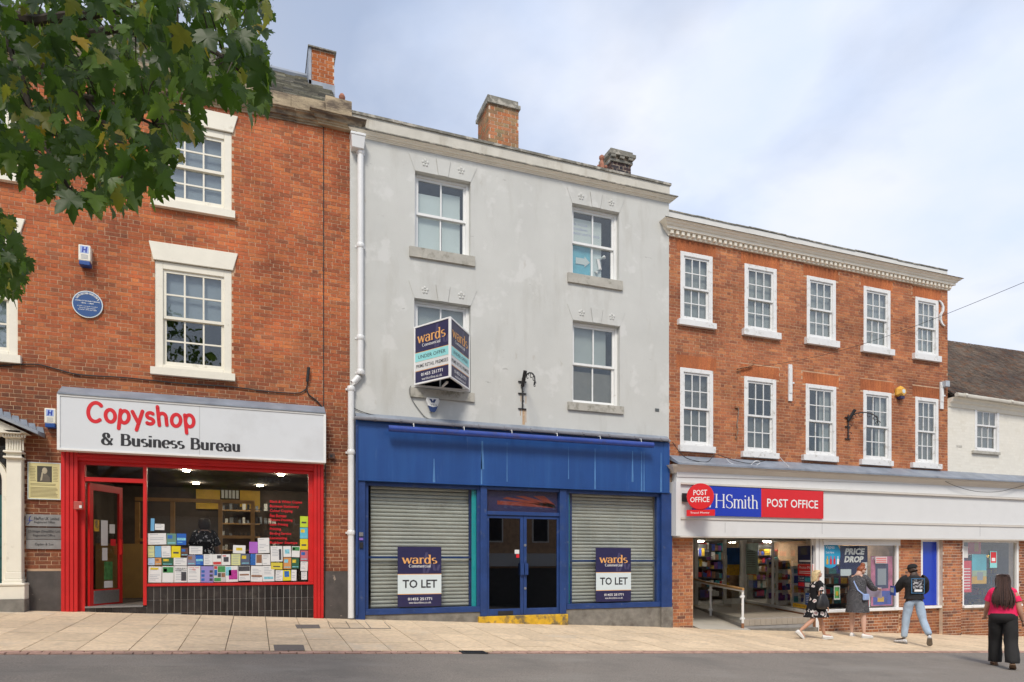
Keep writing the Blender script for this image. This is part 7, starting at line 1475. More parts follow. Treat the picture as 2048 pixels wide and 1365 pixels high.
def person(label, loc, heading, H, pose, skin, fat=1.0, female=True):
    root = thing('person', label, 'person', loc); root.rotation_euler.z = rad(heading)
    J = {}; g = pose.get
    lean = rad(g('lean', 0)); up = Vector((math.sin(lean), 0, math.cos(lean)))
    zd = g('drop', 0)
    J['pel'] = Vector((0, 0, .535 * H - zd)); J['wst'] = J['pel'] + Vector((0, 0, .085 * H)); J['chs'] = J['wst'] + up * .13 * H; J['nk'] = J['chs'] + up * .075 * H; 
    hy, hp = rad(g('head_yaw', 0)), rad(g('head_pitch', 0)) + lean * .6
    hu = rot((0, 0, 1), hy, hp); hf = rot((1, 0, 0), hy, hp); hs = rot((0, 1, 0), hy, hp); J['hu'], J['hf'], J['hs'] = hu, hf, hs
    J['hb'] = J['nk'] + up * .035 * H; J['hc'] = J['hb'] + hu * .055 * H + hf * .012 * H
    sw = (.098 if female else .118) * H
    vs = []; ed = []; rd = []
    def v(p, r_, par=None):
        vs.append(Vector(p)); rd.append(r_); i = len(vs) - 1
        if par is not None: ed.append((par, i))
        return i
    pel = v(J['pel'], .066 * H * fat); wst = v(J['wst'], .058 * H * fat, pel); chs = v(J['chs'], .066 * H * fat, wst); nk = v(J['nk'], .030 * H, chs)
    hb = v(J['hb'], .032 * H, nk); hc = v(J['hc'], (.047 * H, .055 * H), hb); ht = v(J['hc'] + hu * .04 * H, .036 * H, hc)
    jaw = v(J['hc'] - hu * .028 * H + hf * .026 * H, .024 * H, hb)
    for s, nm in ((1, 'L'), (-1, 'R')):
        th, kn, spl, tw = g('leg' + nm, (0, 0, 2, 0))
        th, kn, spl, tw = rad(th), rad(kn), rad(spl), rad(tw)
        hip = J['pel'] + Vector((0, s * .052 * H, -.015 * H)); J['hip' + nm] = hip
        d1 = Vector((math.sin(th), s * math.sin(spl), -math.cos(th))).normalized(); knee = hip + d1 * .243 * H
        d2 = Vector((math.sin(th - kn), s * math.sin(spl) * .6, -math.cos(th - kn))).normalized(); ank = knee + d2 * .235 * H
        J['knee' + nm], J['ank' + nm] = knee, ank
        i = v(hip, .052 * H * fat, pel); i = v((hip + knee) / 2, .046 * H * fat, i); i = v(knee, .031 * H * fat, i); i = v(knee + (ank - knee) * .35, .032 * H * fat, i); i = v(ank, .019 * H, i)
        ft = rad(g('foot' + nm, 0)); toe = ank + Vector((math.cos(tw) * math.cos(ft), math.sin(tw) * math.cos(ft), -math.sin(ft))) * .10 * H - Vector((0, 0, .022 * H)) ; J['toe' + nm] = toe
        v(toe, .016 * H, i)
        pt, ab, el, inw = [rad(a) for a in g('arm' + nm, (5, 8, 15, 0))]
        sh = J['nk'] - up * .035 * H + Vector((0, s * sw, 0)); J['sh' + nm] = sh
        a1 = Vector((math.sin(pt), s * math.sin(ab), -math.cos(pt) * math.cos(ab))).normalized(); elb = sh + a1 * .175 * H
        a2 = rot(a1, 0, -el); a2 = (a2 + Vector((0, -s * math.sin(inw), 0))).normalized(); wr_2 = elb + a2 * .145 * H; J['elb' + nm], J['wr' + nm] = elb, wr_2
        i = v(J['nk'] - up * .035 * H + Vector((0, s * sw * .5, 0)), .038 * H * fat, chs); i = v(sh, .032 * H * fat, i); i = v(elb, .023 * H * fat, i); i = v(elb + (wr_2 - elb) * .3, .024 * H * fat, i); i = v(wr_2, .0145 * H, i)
        side = Vector((0, 0, 1)).cross(a2); side = side.normalized() if side.length > .1 else Vector((1, 0, 0)); nrm_ = a2.cross(side)
        palm = wr_2 + a2 * .035 * H; ip = v(palm, (.016 * H, .012 * H), i)
        for k, fl_ in enumerate((.036, .042, .040, .032)):   # four fingers, curled a little, and a thumb from the side
            b0 = palm + a2 * .014 * H + side * (k - 1.5) * .0105 * H; j = v(b0, .0052 * H, ip); cur = a2 * .9 + nrm_ * s * .35; j = v(b0 + cur.normalized() * fl_ * .55 * H, .0048 * H, j); v(b0 + cur.normalized() * fl_ * .55 * H + (a2 * .5 + nrm_ * s * .8).normalized() * fl_ * .45 * H, .0042 * H, j)
        j = v(palm - side * .016 * H - a2 * .012 * H, .006 * H, ip); v(palm - side * .03 * H + a2 * .008 * H, .005 * H, j)
        J['hand' + nm] = palm + a2 * .03 * H
    # face: nose, brow, ears
    v(J['hc'] + hf * .054 * H - hu * .004 * H, .010 * H, hc)
    for s in (1, -1): v(J['hc'] + hs * s * .048 * H - hu * .004 * H - hf * .004 * H, .010 * H, hc)
    skinned('body', vs, ed, rd, skin, root)
    mbf = MB(); 
    for s in (1, -1): p = J['hc'] + hf * .0485 * H + hs * s * .019 * H + hu * .008 * H; mbf.ball(tuple(p), .006 * H, 8)
    o = mbf.build('eyes', M('eye_dark', (.03, .02, .015), .3), None, smooth=True); o.parent = root; o.location = (0, 0, 0)
    mbf = MB(); p = J['hc'] + hf * .047 * H - hu * .026 * H; mbf.ball(tuple(p), .011 * H, 8, .5, 1.3, .35); o = mbf.build('mouth', M('lip', (.35, .12, .1), .5), None, smooth=True); o.parent = root; o.location = (0, 0, 0)
    J['H'] = H; J['root'] = root; J['fat'] = fat; J['up'] = up; J['lean'] = lean
    return J
def ell(c, rx_, ry_, n=20, tilt=0, wob=0, ph=0):
    return [(c[0] + rx_ * math.cos(t) * (1 + wob * math.sin(7 * t + ph)), c[1] + ry_ * math.sin(t) * (1 + wob * math.sin(5 * t + ph)), c[2] + tilt * math.cos(t)) for t in [2 * math.pi * k / n for k in range(n)]]
def tunic(J, name, m, hem, flare_=1.0, top=True, neck=.045, fold_=.02, shoulder=1.0, sub=1):
    H, f = J['H'], J['fat']; sw = abs(J['shL'].y); mb = MB(); nk, ch, ws, pe = J['nk'], J['chs'], J['wst'], J['pel']
    rings = [ell(nk + J['up'] * .0 * H, neck * H, neck * 1.15 * H), ell(nk - J['up'] * .018 * H, .055 * H, sw * .72), ell(nk - J['up'] * .04 * H, .066 * H * f, (sw + .026 * H) * shoulder), ell(ch + J['up'] * .0 * H, .082 * H * f, (sw + .014 * H) * shoulder), ell(ch - J['up'] * .05 * H, .084 * H * f, .095 * H * f), ell(ws + Vector((0, 0, .01 * H)), .075 * H * f, .09 * H * f), ell(pe + Vector((0, 0, .01 * H)), .088 * H * f, .112 * H * f * (1 + (flare_ - 1) * .5))]
    if hem < pe.z - .02:
        k = 3
        for i in range(1, k + 1):
            z = pe.z + (hem - pe.z) * i / k; mx_ = (J['kneeL'].x + J['kneeR'].x) / 2 * i / k * .8; spr = abs(J['kneeL'].x - J['kneeR'].x) * .32 * i / k
            rings.append(ell((mx_, 0, z), (.088 * f + .012 * i * flare_) * H + spr, (.108 * f + .006 * i * flare_) * H, wob=.03 * i / k, ph=i))
    elif hem > pe.z: rings = rings[:-1] + [ell((pe.x, 0, hem), .088 * H * f, .108 * H * f)]
    mb.loft(rings, cap=False); return cloth(mb, name, m, J['root'], fold_, sub)
def sleeve(J, nm, m, frac=.5, r0=.042, r1=.04, fold_=.012):
    H = J['H']; sh, el, wr_3 = J['sh' + nm], J['elb' + nm], J['wr' + nm]; s = 1 if nm == 'L' else -1
    pts_ = [sh - Vector((0, s * .03 * H, -.004 * H)), sh + Vector((0, 0, .0)), sh + (el - sh) * min(1, frac * 2)]
    rr_ = [r0 * 1.05 * H, r0 * H, (r0 + r1) / 2 * H if frac > .5 else r1 * H]
    if frac > .5: pts_ += [el + (wr_3 - el) * (frac - .5) * 2]; rr_ += [r1 * H * .85]
    full = [pts_[0]]; fr_ = [rr_[0]]
    for a, b, ra, rb in zip(pts_, pts_[1:], rr_, rr_[1:]):
        for k in (1, 2): full.append(a + (b - a) * k / 2); fr_.append(ra + (rb - ra) * k / 2)
    return cloth(MB().tube(full, fr_, 12, cap=False), 'sleeve', m, J['root'], fold_)
def shoe(J, nm, m, msole, boot=0):
    H = J['H']; an, to = J['ank' + nm], J['toe' + nm]; d = (to - an); d2 = Vector((d.x, d.y, 0)).normalized(); sd_ = Vector((-d2.y, d2.x, 0)); ft = math.asin(max(-1, min(1, -(to.z + .022 * H - an.z) / (.10 * H))))
    ax = Vector((d2.x * math.cos(ft), d2.y * math.cos(ft), -math.sin(ft))); upv = ax.cross(sd_) * -1; upv = sd_.cross(ax) * -1 if upv.z < 0 else upv
    if upv.z < 0: upv = -upv
    c = an - upv * .046 * H; mb = MB(); rings = []
    for u, w_, h_ in ((-.034, .018, .03), (-.03, .024, .05), (0, .026, .058), (.035, .027, .046), (.075, .031, .034), (.105, .027, .026), (.125, .012, .016)):
        o_ = c + ax * u * H; rings.append([o_ + sd_ * w_ * H * math.cos(t) + upv * (h_ * H * max(0, math.sin(t)) ** .8 if math.sin(t) > 0 else 0) for t in [math.pi * k / 6 for k in range(7)]])
    mb.loft([[tuple(p) for p in r_] for r_ in rings]); o = cloth(mb, 'shoe', m, J['root'], 0)
    mb = MB(); top_ = [c + ax * u * H + sd_ * w_ * H * sg for sg, seq in ((1, ((-.036, .012), (-.03, .025), (0, .027), (.035, .028), (.075, .032), (.105, .028), (.128, .010))), (-1, ((.128, .010), (.105, .028), (.075, .032), (.035, .028), (0, .027), (-.03, .025), (-.036, .012)))) for u, w_ in seq]
    n = len(top_); mb.add([tuple(p + upv * .004) for p in top_] + [tuple(p - upv * .012 * H * .9) for p in top_], [tuple(range(n)), tuple(range(2 * n - 1, n - 1, -1))] + [(i, (i + 1) % n, (i + 1) % n + n, i + n) for i in range(n)])
    s_ = mb.build('sole', msole, None); s_.parent = o; s_.location = (0, 0, 0)
def hairball(J, name, m, parts, fold_=.012):
    mb = MB(); H = J['H']
    mb.loft(parts); return cloth(mb, name, m, J['root'], fold_)
def strands(J, m, rings, n=70, a0=60, a1=300, sd=1, rr_=.006, jit=.014):
    q = random.Random(sd); mb = MB(); k0 = len(rings[0])
    for i in range(n):
        t = rad(q.uniform(a0, a1)) / (2 * math.pi) * k0; pts_ = []; end = q.randint(len(rings) - 2, len(rings)); off = Vector((q.uniform(-jit, jit), q.uniform(-jit, jit), 0))
        for k, rg in enumerate(rings[:end]):
            a, b = Vector(rg[int(t) % k0]), Vector(rg[(int(t) + 1) % k0]); c = sum((Vector(v) for v in rg), Vector()) / k0; p_ = a.lerp(b, t % 1); pts_.append(c + (p_ - c) * 1.03 + off * (.3 + k / len(rings) * 1.2))
        pts_.append(pts_[-1] + Vector((q.uniform(-.02, .02), q.uniform(-.02, .02), -q.uniform(.02, .07))))
        mb.tube(pts_, [rr_] * (len(pts_) - 1) + [.001], 5, cap=False)
    o = mb.build('hair_strands', m, None, smooth=True); o.parent = J['root']; o.location = (0, 0, 0); o['kind'] = 'stuff'
def hp_(J, f, s, u): return J['hc'] + (J['hf'] * f + J['hs'] * s + J['hu'] * u) * J['H']
def hring(J, u, f0, rf, rs, n=16, world=False, zoff=0, gap=None):
    c = hp_(J, f0, 0, u); out = []
    for k in range(n):
        t = 2 * math.pi * k / n; out.append(tuple(c + (J['hf'] * rf * math.cos(t) + J['hs'] * rs * math.sin(t)) * J['H']))
    return out
sk1 = M('skin_tan', (.50, .27, .18), .55, .05, 4); sk2 = M('skin_fair', (.60, .37, .28), .55, .05, 4); sk3 = M('skin_dark', (.06, .033, .022), .5, .08, 4)
m_shoe = M('white_canvas', (.72, .71, .69), .7, .03); m_sole = M('pale_sole', (.62, .61, .58), .7, .05)
def foot_at(J, nm, pt):   # set the figure so that this foot stands on that point of the ground
    r_ = J['root']; a = Euler((0, 0, r_.rotation_euler.z)).to_matrix() @ Vector((J['ank' + nm].x, J['ank' + nm].y, 0)); lo = J['ank' + nm].z - .058 * J['H']
    r_.location = Vector((pt.x - a.x, pt.y - a.y, pt.z - lo)); WL[r_.name] = Vector(r_.location)
def height(px, ft, hd):
    g = G(px, ft); e = g - CAM; Y = e.x * ST + e.y * CT; return g, (ft - hd) * Y / F
# woman in a floral dress, walking to the right
g1, h1 = height(1652, 1277, 1135)
J = person('blonde woman in short floral black dress and white slip-ons with a slouchy black bag, walking', g1, -14, h1 * 1.0, dict(lean=3, legL=(24, 8, 1, 0), legR=(-20, 32, 1, 0), footR=42, footL=-4, armL=(8, 8, 20, 0), armR=(-8, 10, 38, 0), head_yaw=-8), sk1, fat=1.0)
m_fl = pattern('floral_cloth', (.012, .012, .014), ((.62, .58, .56), (.40, .22, .22)), 9, .36)
tunic(J, 'dress', m_fl, J['kneeL'].z + .05, 1.0); sleeve(J, 'L', m_fl, .3, .043, .045); sleeve(J, 'R', m_fl, .3, .043, .045)
for s in 'LR': shoe(J, s, m_shoe, m_sole)
m_blond = M('blonde_hair', (.62, .47, .25), .5, .18, 30); hairball(J, 'hair', m_blond, [hring(J, .062, -.004, .012, .012), hring(J, .058, -.006, .044, .040), hring(J, .035, -.010, .056, .054), hring(J, .0, -.026, .044, .056), hring(J, -.045, -.034, .036, .052), hring(J, -.085, -.038, .032, .05), hring(J, -.105, -.04, .015, .03)])
strands(J, M('pale_blonde', (.72, .58, .34), .5, .25, 40), [hring(J, .05, -.006, .048, .046), hring(J, .035, -.010, .056, .054), hring(J, .0, -.026, .044, .056), hring(J, -.045, -.034, .036, .052), hring(J, -.085, -.038, .034, .05)], 60, 50, 310, 3, .005, .01)
H = J['H']; c = (J['shR'] + J['elbR']) / 2 + Vector((-.05, -.07, -.28)); m_bag = M('black_leather', (.02, .02, .022), .45, .2, 12)
bg_ = thing('handbag', 'slouchy black shoulder bag hanging at the blonde woman near side', 'handbag', (0, 0, 0)); BAGJ = (J, bg_)
mb = MB(); mb.loft([ell(c + Vector((0, 0, .22)), .06, .03), ell(c + Vector((.0, 0, .16)), .11, .05, wob=.05), ell(c + Vector((0, 0, .0)), .17, .07, wob=.06), ell(c + Vector((0, 0, -.1)), .18, .07, wob=.04), ell(c + Vector((0, 0, -.15)), .13, .04)]); o = cloth(mb, 'pouch', m_bag, bg_, .03)
mb = MB(); mb.tube([c + Vector((-.07, 0, .18)), J['shR'] + Vector((-.04, -.02, .02)), J['shR'] + Vector((.0, .02, .035)), J['shR'] + Vector((.05, -.03, -.03)), c + Vector((.08, 0, .2))], .014, 6); o = mb.build('strap', m_bag, None, smooth=True); o.parent = bg_; o.location = (0, 0, 0)
foot_at(J, 'L', G(1649, 1279)); bg_.location = J['root'].location
# woman with auburn bun looking down into her papers
g1, h1 = height(1712, 1277, 1134)
J = person('auburn haired woman with a bun in a speckled grey tunic, head bent over papers', g1, 18, h1 * 1.06, dict(lean=9, legL=(3, 2, 5, 15), legR=(-2, 3, 7, -35), armL=(42, 10, 48, 12), armR=(34, 14, 52, 12), head_pitch=38, head_yaw=-30), sk2, fat=1.16)
m_sp = pattern('speckled_cloth', (.045, .045, .05), ((.28, .28, .30),), 90, .56, kind='noise')
tunic(J, 'tunic', m_sp, J['kneeL'].z + .09, 1.25, fold_=.03); sleeve(J, 'L', m_sp, .78, .046, .044); sleeve(J, 'R', m_sp, .78, .046, .044)
for s in 'LR': shoe(J, s, m_shoe, m_sole)
m_aub = M('auburn_hair', (.26, .07, .025), .5, .25, 30); hairball(J, 'hair', m_aub, [hring(J, .060, -.008, .012, .012), hring(J, .056, -.006, .042, .040), hring(J, .032, -.010, .055, .052), hring(J, .0, -.022, .046, .052), hring(J, -.035, -.028, .034, .042), hring(J, -.045, -.03, .012, .02)])
mb = MB(); p = hp_(J, -.040, 0, .062); mb.ball(tuple(p), .034 * J['H'], 12); cloth(mb, 'bun', m_aub, J['root'], .01)
mb = MB(); mb.tube([tuple(hp_(J, -.012 + .004 * math.cos(t), .054 * math.sin(t) , .012 + .050 * math.cos(t))) for t in [rad(-80 + 16 * k) for k in range(11)]], .006, 6); o = mb.build('hair_band', m_litw, None, smooth=True); o.parent = J['root']; o.location = (0, 0, 0)
foot_at(J, 'R', G(1728, 1277)); R2 = J['root'].location
m_lbl = M('pale_blue_leather', (.30, .42, .72), .5, .05)
bg_ = thing('handbag', 'small pale blue crossbody bag on the back of the woman in the speckled tunic', 'handbag', R2); bg_.rotation_euler.z = J['root'].rotation_euler.z
f_ = J['fat']; H = J['H']; nk, ws, pe = J['nk'], J['wst'], J['pel']
mb = MB(); pts_ = [J['shL'] + Vector((.02, -.10, .055)), nk + Vector((-.085, .06, -.05)), J['chs'] + Vector((-.16 * 1, .02, -.02)), ws + Vector((-.16, -.08, .02)), pe + Vector((-.11, -.20, .06))]
mb.tube(pts_, .018, 6); o = mb.build('strap', m_lbl, None, smooth=True); o.parent = bg_; o.location = (0, 0, 0)
c = pe + Vector((-.08, -.235, .02)); mb = MB(); mb.box(c.x - .11, c.x + .11, c.y - .035, c.y + .035, c.z - .09, c.z + .06); o = mb.build('pouch', m_lbl, None); bevel(o, .02, 3); o.parent = bg_; o.location = (0, 0, 0)
c = (J['handL'] + J['handR']) / 2; pp = thing('papers', 'loose white papers held open by the woman with the auburn bun', 'papers', R2); pp.rotation_euler.z = J['root'].rotation_euler.z
mb = MB(); a = J['handL'] + Vector((.03, 0, .01)); b = J['handR'] + Vector((.03, 0, .01)); e = Vector((.05, 0, -.24))
mb.hexa([a + Vector((-.01, .03, .02)), b + Vector((-.01, -.03, .02)), b + e + Vector((0, -.02, 0)), a + e], [a + Vector((-.006, .03, .022)), b + Vector((-.006, -.03, .022)), b + e + Vector((.004, -.02, .002)), a + e + Vector((.004, 0, .002))]); o = mb.build('sheet', M('lilac_paper', (.52, .48, .68), .6, .1, 6), None); o.parent = pp; o.location = (0, 0, 0)
# man in black hoodie
g1, h1 = height(1822, 1288, 1128)
J = person('man in black cap, hoodie with blue framed back print and light jeans', g1, 58, h1, dict(lean=0, legL=(4, 5, 9, 40), legR=(-14, 28, 6, -20), footR=40, armL=(38, 14, 50, 22), armR=(30, 12, 52, 22), head_yaw=62, head_pitch=8), sk3, fat=1.08, female=False)
m_hood = M('black_fleece', (.016, .016, .018), .9, .3, 8); m_jean = M('light_denim', (.34, .43, .54), .85, .14, 7)
tunic(J, 'hoodie', m_hood, J['pel'].z + .02, 1.0, neck=.05, fold_=.035, shoulder=1.12, sub=2); sleeve(J, 'L', m_hood, .97, .054, .044, .03); sleeve(J, 'R', m_hood, .97, .054, .044, .03)
H = J['H']; nk = J['nk']; mb = MB(); mb.loft([ell(nk + Vector((-.03, 0, -.12)), .05, .07), ell(nk + Vector((-.05, 0, -.07)), .10, .125), ell(nk + Vector((-.035, 0, .0)), .095, .115), ell(nk + Vector((-.01, 0, .035)), .075, .085)]); cloth(mb, 'hood', m_hood, J['root'], .03)
vs = [J['pel'] + Vector((0, 0, .05)), J['pel']]; ed = [(0, 1)]; rd = [.082 * H, .088 * H]
for s in 'LR':
    b = 1
    for p, r_ in ((J['hip' + s], .062), ((J['hip' + s] + J['knee' + s]) / 2, .056), (J['knee' + s], .046), ((J['knee' + s] + J['ank' + s]) / 2, .042), (J['ank' + s] + (J['knee' + s] - J['ank' + s]) * .05, .041)):
        vs.append(p); rd.append(r_ * H); ed.append((b, len(vs) - 1)); b = len(vs) - 1
skinned('jeans', vs, ed, rd, m_jean, J['root'], root=1, fold_=.03)
for s in 'LR': shoe(J, s, M('trainer', (.50, .50, .50), .7, .5, 20), M('sole_grey', (.20, .18, .16), .8))
mb = MB(); mb.loft([hring(J, .069, -.004, .012, .012), hring(J, .064, -.004, .042, .040), hring(J, .042, -.004, .056, .052), hring(J, .020, -.002, .060, .056), hring(J, .012, -.002, .058, .054)]); cloth(mb, 'cap', m_hood, J['root'], 0)
mb = MB(); mb.loft([[tuple(hp_(J, a, s_, .020 + u_)) for a, s_ in ((.04, -.04), (.075, -.038), (.10, -.018), (.10, .018), (.075, .038), (.04, .04))] for u_ in (0, -.006)]); o = mb.build('cap_peak', m_hood, None); o.parent = J['root']; o.location = (0, 0, 0)
# print on the back, following its curve
def backprint(J, y0, y1, z0, z1, m, name, dep, n=6):
    H, f = J['H'], J['fat']; sw = abs(J['shL'].y) + .014 * H; mb = MB()
    for i in range(n):
        a, b = y0 + (y1 - y0) * i / n, y0 + (y1 - y0) * (i + 1) / n
        xa, xb_ = [-.084 * H * f * math.sqrt(max(0, 1 - (t / (sw * 1.12)) ** 2)) - dep for t in (a, b)]
        mb.hexa([(xa, a, z0), (xb_, b, z0), (xb_, b, z1), (xa, a, z1)], [(xa + .004, a, z0), (xb_ + .004, b, z0), (xb_ + .004, b, z1), (xa + .004, a, z1)])
    o = mb.build(name, m, None); o.parent = J['root']; o.location = (0, 0, 0); return o
z0, z1 = J['wst'].z - .0, J['chs'].z + .10
backprint(J, -.16, .12, z0, z1, M('print_blue', (.05, .18, .36), .6, .3, 20), 'back_print', .016); backprint(J, -.145, .105, z0 + .015, z1 - .015, m_hood, 'back_print', .018); backprint(J, -.13, .09, z0 + .11, z1 - .03, pattern('print_grey', (.02, .02, .025), ((.42, .42, .44),), 22, .48, kind='noise'), 'back_print', .020); backprint(J, -.10, .06, z0 + .04, z0 + .09, m_litw, 'back_print', .020)
fr_ = J['handL']
foot_at(J, 'L', G(1808, 1288)); R3 = J['root'].location
fo = thing('folder', 'blue edged folder held under the arm of the man in the black hoodie', 'folder', R3); fo.rotation_euler.z = J['root'].rotation_euler.z
c = J['elbL'] + Vector((.08, .06, -.02)); mb = MB(); mb.box(c.x - .14, c.x + .14, c.y - .015, c.y + .015, c.z - .12, c.z + .1); o = mb.build('cover', M('folder_blue', (.02, .07, .38), .4, .2), None); o.parent = fo; o.location = (0, 0, 0)
mb = MB(); mb.box(c.x - .1, c.x + .1, c.y + .015, c.y + .018, c.z - .05, c.z + .06); o = mb.build('print', m_bwhite, None); o.parent = fo; o.location = (0, 0, 0)
# woman in pink at the kerb
g1, h1 = height(2004, 1332, 1146)
J = person('long dark haired woman in bright pink top and wide black trousers stepping off the kerb', g1, 36, h1, dict(lean=2, legL=(15, 7, 2, 8), legR=(-15, 16, 3, -5), footR=26, armL=(14, 12, 30, 5), armR=(-6, 13, 24, 0), head_pitch=4), sk1, fat=1.25)
m_pk = M('pink_jersey', (.78, .012, .10), .8, .05, 6); m_trs = M('black_crepe', (.014, .013, .013), .85, .3, 6)
tunic(J, 'top', m_pk, J['pel'].z + .012, 1.0, fold_=.018, sub=2, shoulder=1.02); sleeve(J, 'L', m_pk, .3, .045, .047); sleeve(J, 'R', m_pk, .3, .045, .047)
H = J['H']; f = J['fat']; w0, p0_ = J['wst'], J['pel']; mb = MB()
mb.loft([ell(w0 + Vector((0, 0, -.02)), .070 * H * f, .088 * H * f), ell(w0 + Vector((-.005, 0, -.08)), .078 * H * f, .098 * H * f), ell(p0_ + Vector((-.02, 0, .0)), .090 * H * f, .106 * H * f), ell(p0_ + Vector((-.02, 0, -.07)), .088 * H * f, .108 * H * f), ell(p0_ + Vector((-.01, 0, -.13)), .07 * H * f, .09 * H * f)], cap=False)
for s in 'LR':
    hp0, kn0, an0 = J['hip' + s], J['knee' + s], J['ank' + s]; sg = 1 if s == 'L' else -1
    mb.loft([ell(hp0 + (kn0 - hp0) * t + Vector((-.012, sg * .008, 0)), (.070 - .012 * t) * H * f, (.056 - .004 * t) * H * f, wob=.02) for t in (0, .25, .5, .75)] + [ell(kn0 + (an0 - kn0) * t, (.054 + .001 * t) * H * f, (.051 + .000 * t) * H * f, wob=.05, ph=t) for t in (0, .3, .6, .85, 1.0)] + [ell(an0 + Vector((.01, 0, -.035)), .057 * H * f, .052 * H * f, wob=.06)], cap=False)
cloth(mb, 'trousers', m_trs, J['root'], .03, 1)
for s in 'LR': shoe(J, s, M('tan_sandal', (.45, .28, .18), .6), M('sandal_sole', (.2, .12, .07), .8))
m_dk = M('dark_hair', (.03, .015, .012), .55, .4, 60, .6, 90); mb = MB(); mb.loft([hring(J, .064, -.004, .012, .012), hring(J, .060, -.006, .044, .042), hring(J, .035, -.010, .058, .056), hring(J, -.01, -.024, .050, .062)] + [ell(J['nk'] + Vector((-.085 - .016 * min(i, 4), 0, .03 - .058 * i)), .060 + .003 * i, (.098, .118, .135, .148, .152, .140, .095)[i], n=16, wob=.05, ph=1) for i in range(7)]); cloth(mb, 'hair', m_dk, J['root'], .006, 2)
strands(J, M('brown_strand', (.065, .032, .022), .5, .4, 40), [hring(J, .055, -.006, .048, .046), hring(J, .035, -.010, .058, .056), hring(J, -.01, -.024, .050, .062)] + [ell(J['nk'] + Vector((-.085 - .016 * min(i, 4), 0, .03 - .058 * i)), .060 + .003 * i, (.098, .118, .135, .148, .152, .140, .12)[i], n=16) for i in range(7)], 130, 75, 285, 5, .005, .022)
mb = MB(); mb.tube([tuple(hp_(J, .012 + .01 * math.cos(t), .058 * math.sin(t), .052 + .012 * math.cos(t))) for t in [rad(-90 + 18 * k) for k in range(11)]], .006, 6); o = mb.build('sunglasses', M('tortoise', (.08, .03, .02), .2), None, smooth=True); o.parent = J['root']; o.location = (0, 0, 0)
mb = MB(); p = J['wrR']; mb.tube([p + Vector((.028 * math.cos(t), .028 * math.sin(t), 0)) for t in [2 * math.pi * k / 10 for k in range(11)]], .005, 5); o = mb.build('bracelet', m_black, None); o.parent = J['root']; o.location = (0, 0, 0)
foot_at(J, 'L', G(1990, 1330))
# shopper inside the copy shop
p = P(409, 1060, 1.3); J = person('dark haired woman in a patterned black and white blouse seen through the copy shop window', (p.x, 1.3, thz - .01), 95, 1.68, dict(armL=(15, 12, 50, 10), armR=(20, 14, 50, 10)), sk2, fat=1.1)
m_bl = pattern('blouse_cloth', (.015, .015, .02), ((.55, .55, .56), (.55, .55, .56)), 14, .3); tunic(J, 'blouse', m_bl, J['pel'].z - .05, 1.1); sleeve(J, 'L', m_bl, .4, .05, .055); sleeve(J, 'R', m_bl, .4, .05, .055); tunic(J, 'skirt', m_hood, .3, 1.0, fold_=0) if 0 else None
hairball(J, 'hair', m_dk, [hring(J, .066, -.004, .012, .012), hring(J, .060, -.006, .05, .05), hring(J, .035, -.010, .066, .066), hring(J, -.01, -.024, .058, .07), hring(J, -.05, -.03, .05, .07), hring(J, -.08, -.03, .02, .04)])
H = J['H']; vs = [J['pel'] + Vector((0, 0, .05)), J['pel']]; ed = [(0, 1)]; rd = [.08 * H, .085 * H]
for s in 'LR':
    b = 1
    for p, r_ in ((J['hip' + s], .06), (J['knee' + s], .045), (J['ank' + s], .035)): vs.append(p); rd.append(r_ * H); ed.append((b, len(vs) - 1)); b = len(vs) - 1
skinned('trousers', vs, ed, rd, m_hood, J['root'], root=1)
# ------------------------------------------------------------------ the maple whose boughs hang into the view
r = random.Random(2024)
tpos = Vector((-9.6, -9.2, 0)); tpos.z = gz(tpos.x, tpos.y)
T = thing('maple_tree', 'maple tree with dark glossy leaves hanging over the street in front of the copy shop', 'tree', tpos)
def leafmat(name, c, c2, trans):
    m, t, b = new_mat(name); L = t.links.new; g = N(t, 'ShaderNodeNewGeometry'); oi = N(t, 'ShaderNodeObjectInfo')
    n = N(t, 'ShaderNodeTexNoise', i_Scale=5.0, i_Detail=5.0); L(g.outputs['Position'], n.inputs['Vector']); rr_ = N(t, 'ShaderNodeValToRGB'); L(n.outputs[0], rr_.inputs[0]); rr_.color_ramp.elements[0].position = .35; rr_.color_ramp.elements[1].position = .68; rr_.color_ramp.elements[0].color = (*c, 1); rr_.color_ramp.elements[1].color = (*c2, 1)
    b.inputs['Roughness'].default_value = .42; b.inputs['Specular IOR Level'].default_value = .32; L(rr_.outputs[0], b.inputs['Base Color'])
    tr = N(t, 'ShaderNodeBsdfTranslucent', i_Color=(*trans, 1)); mx = N(t, 'ShaderNodeMixShader', i_0=.42); L(b.outputs[0], mx.inputs[1]); L(tr.outputs[0], mx.inputs[2]); L(mx.outputs[0], t.nodes['Material Output'].inputs[0]); return m
lm = [leafmat('leaf_dark', (.016, .036, .010), (.036, .070, .015), (.11, .22, .015)), leafmat('leaf_mid', (.04, .08, .014), (.075, .14, .022), (.26, .42, .03)), leafmat('leaf_olive', (.10, .13, .02), (.16, .16, .02), (.40, .42, .04)), leafmat('leaf_yellow', (.3, .26, .02), (.35, .2, .02), (.5, .42, .03))]
half = [(0, 0), (.10, -.05), (.30, -.06), (.27, .06), (.46, .08), (.40, .17), (.56, .34), (.42, .34), (.44, .47), (.30, .40), (.20, .44), (.28, .66), (.18, .64), (.14, .80), (0, 1.02)]
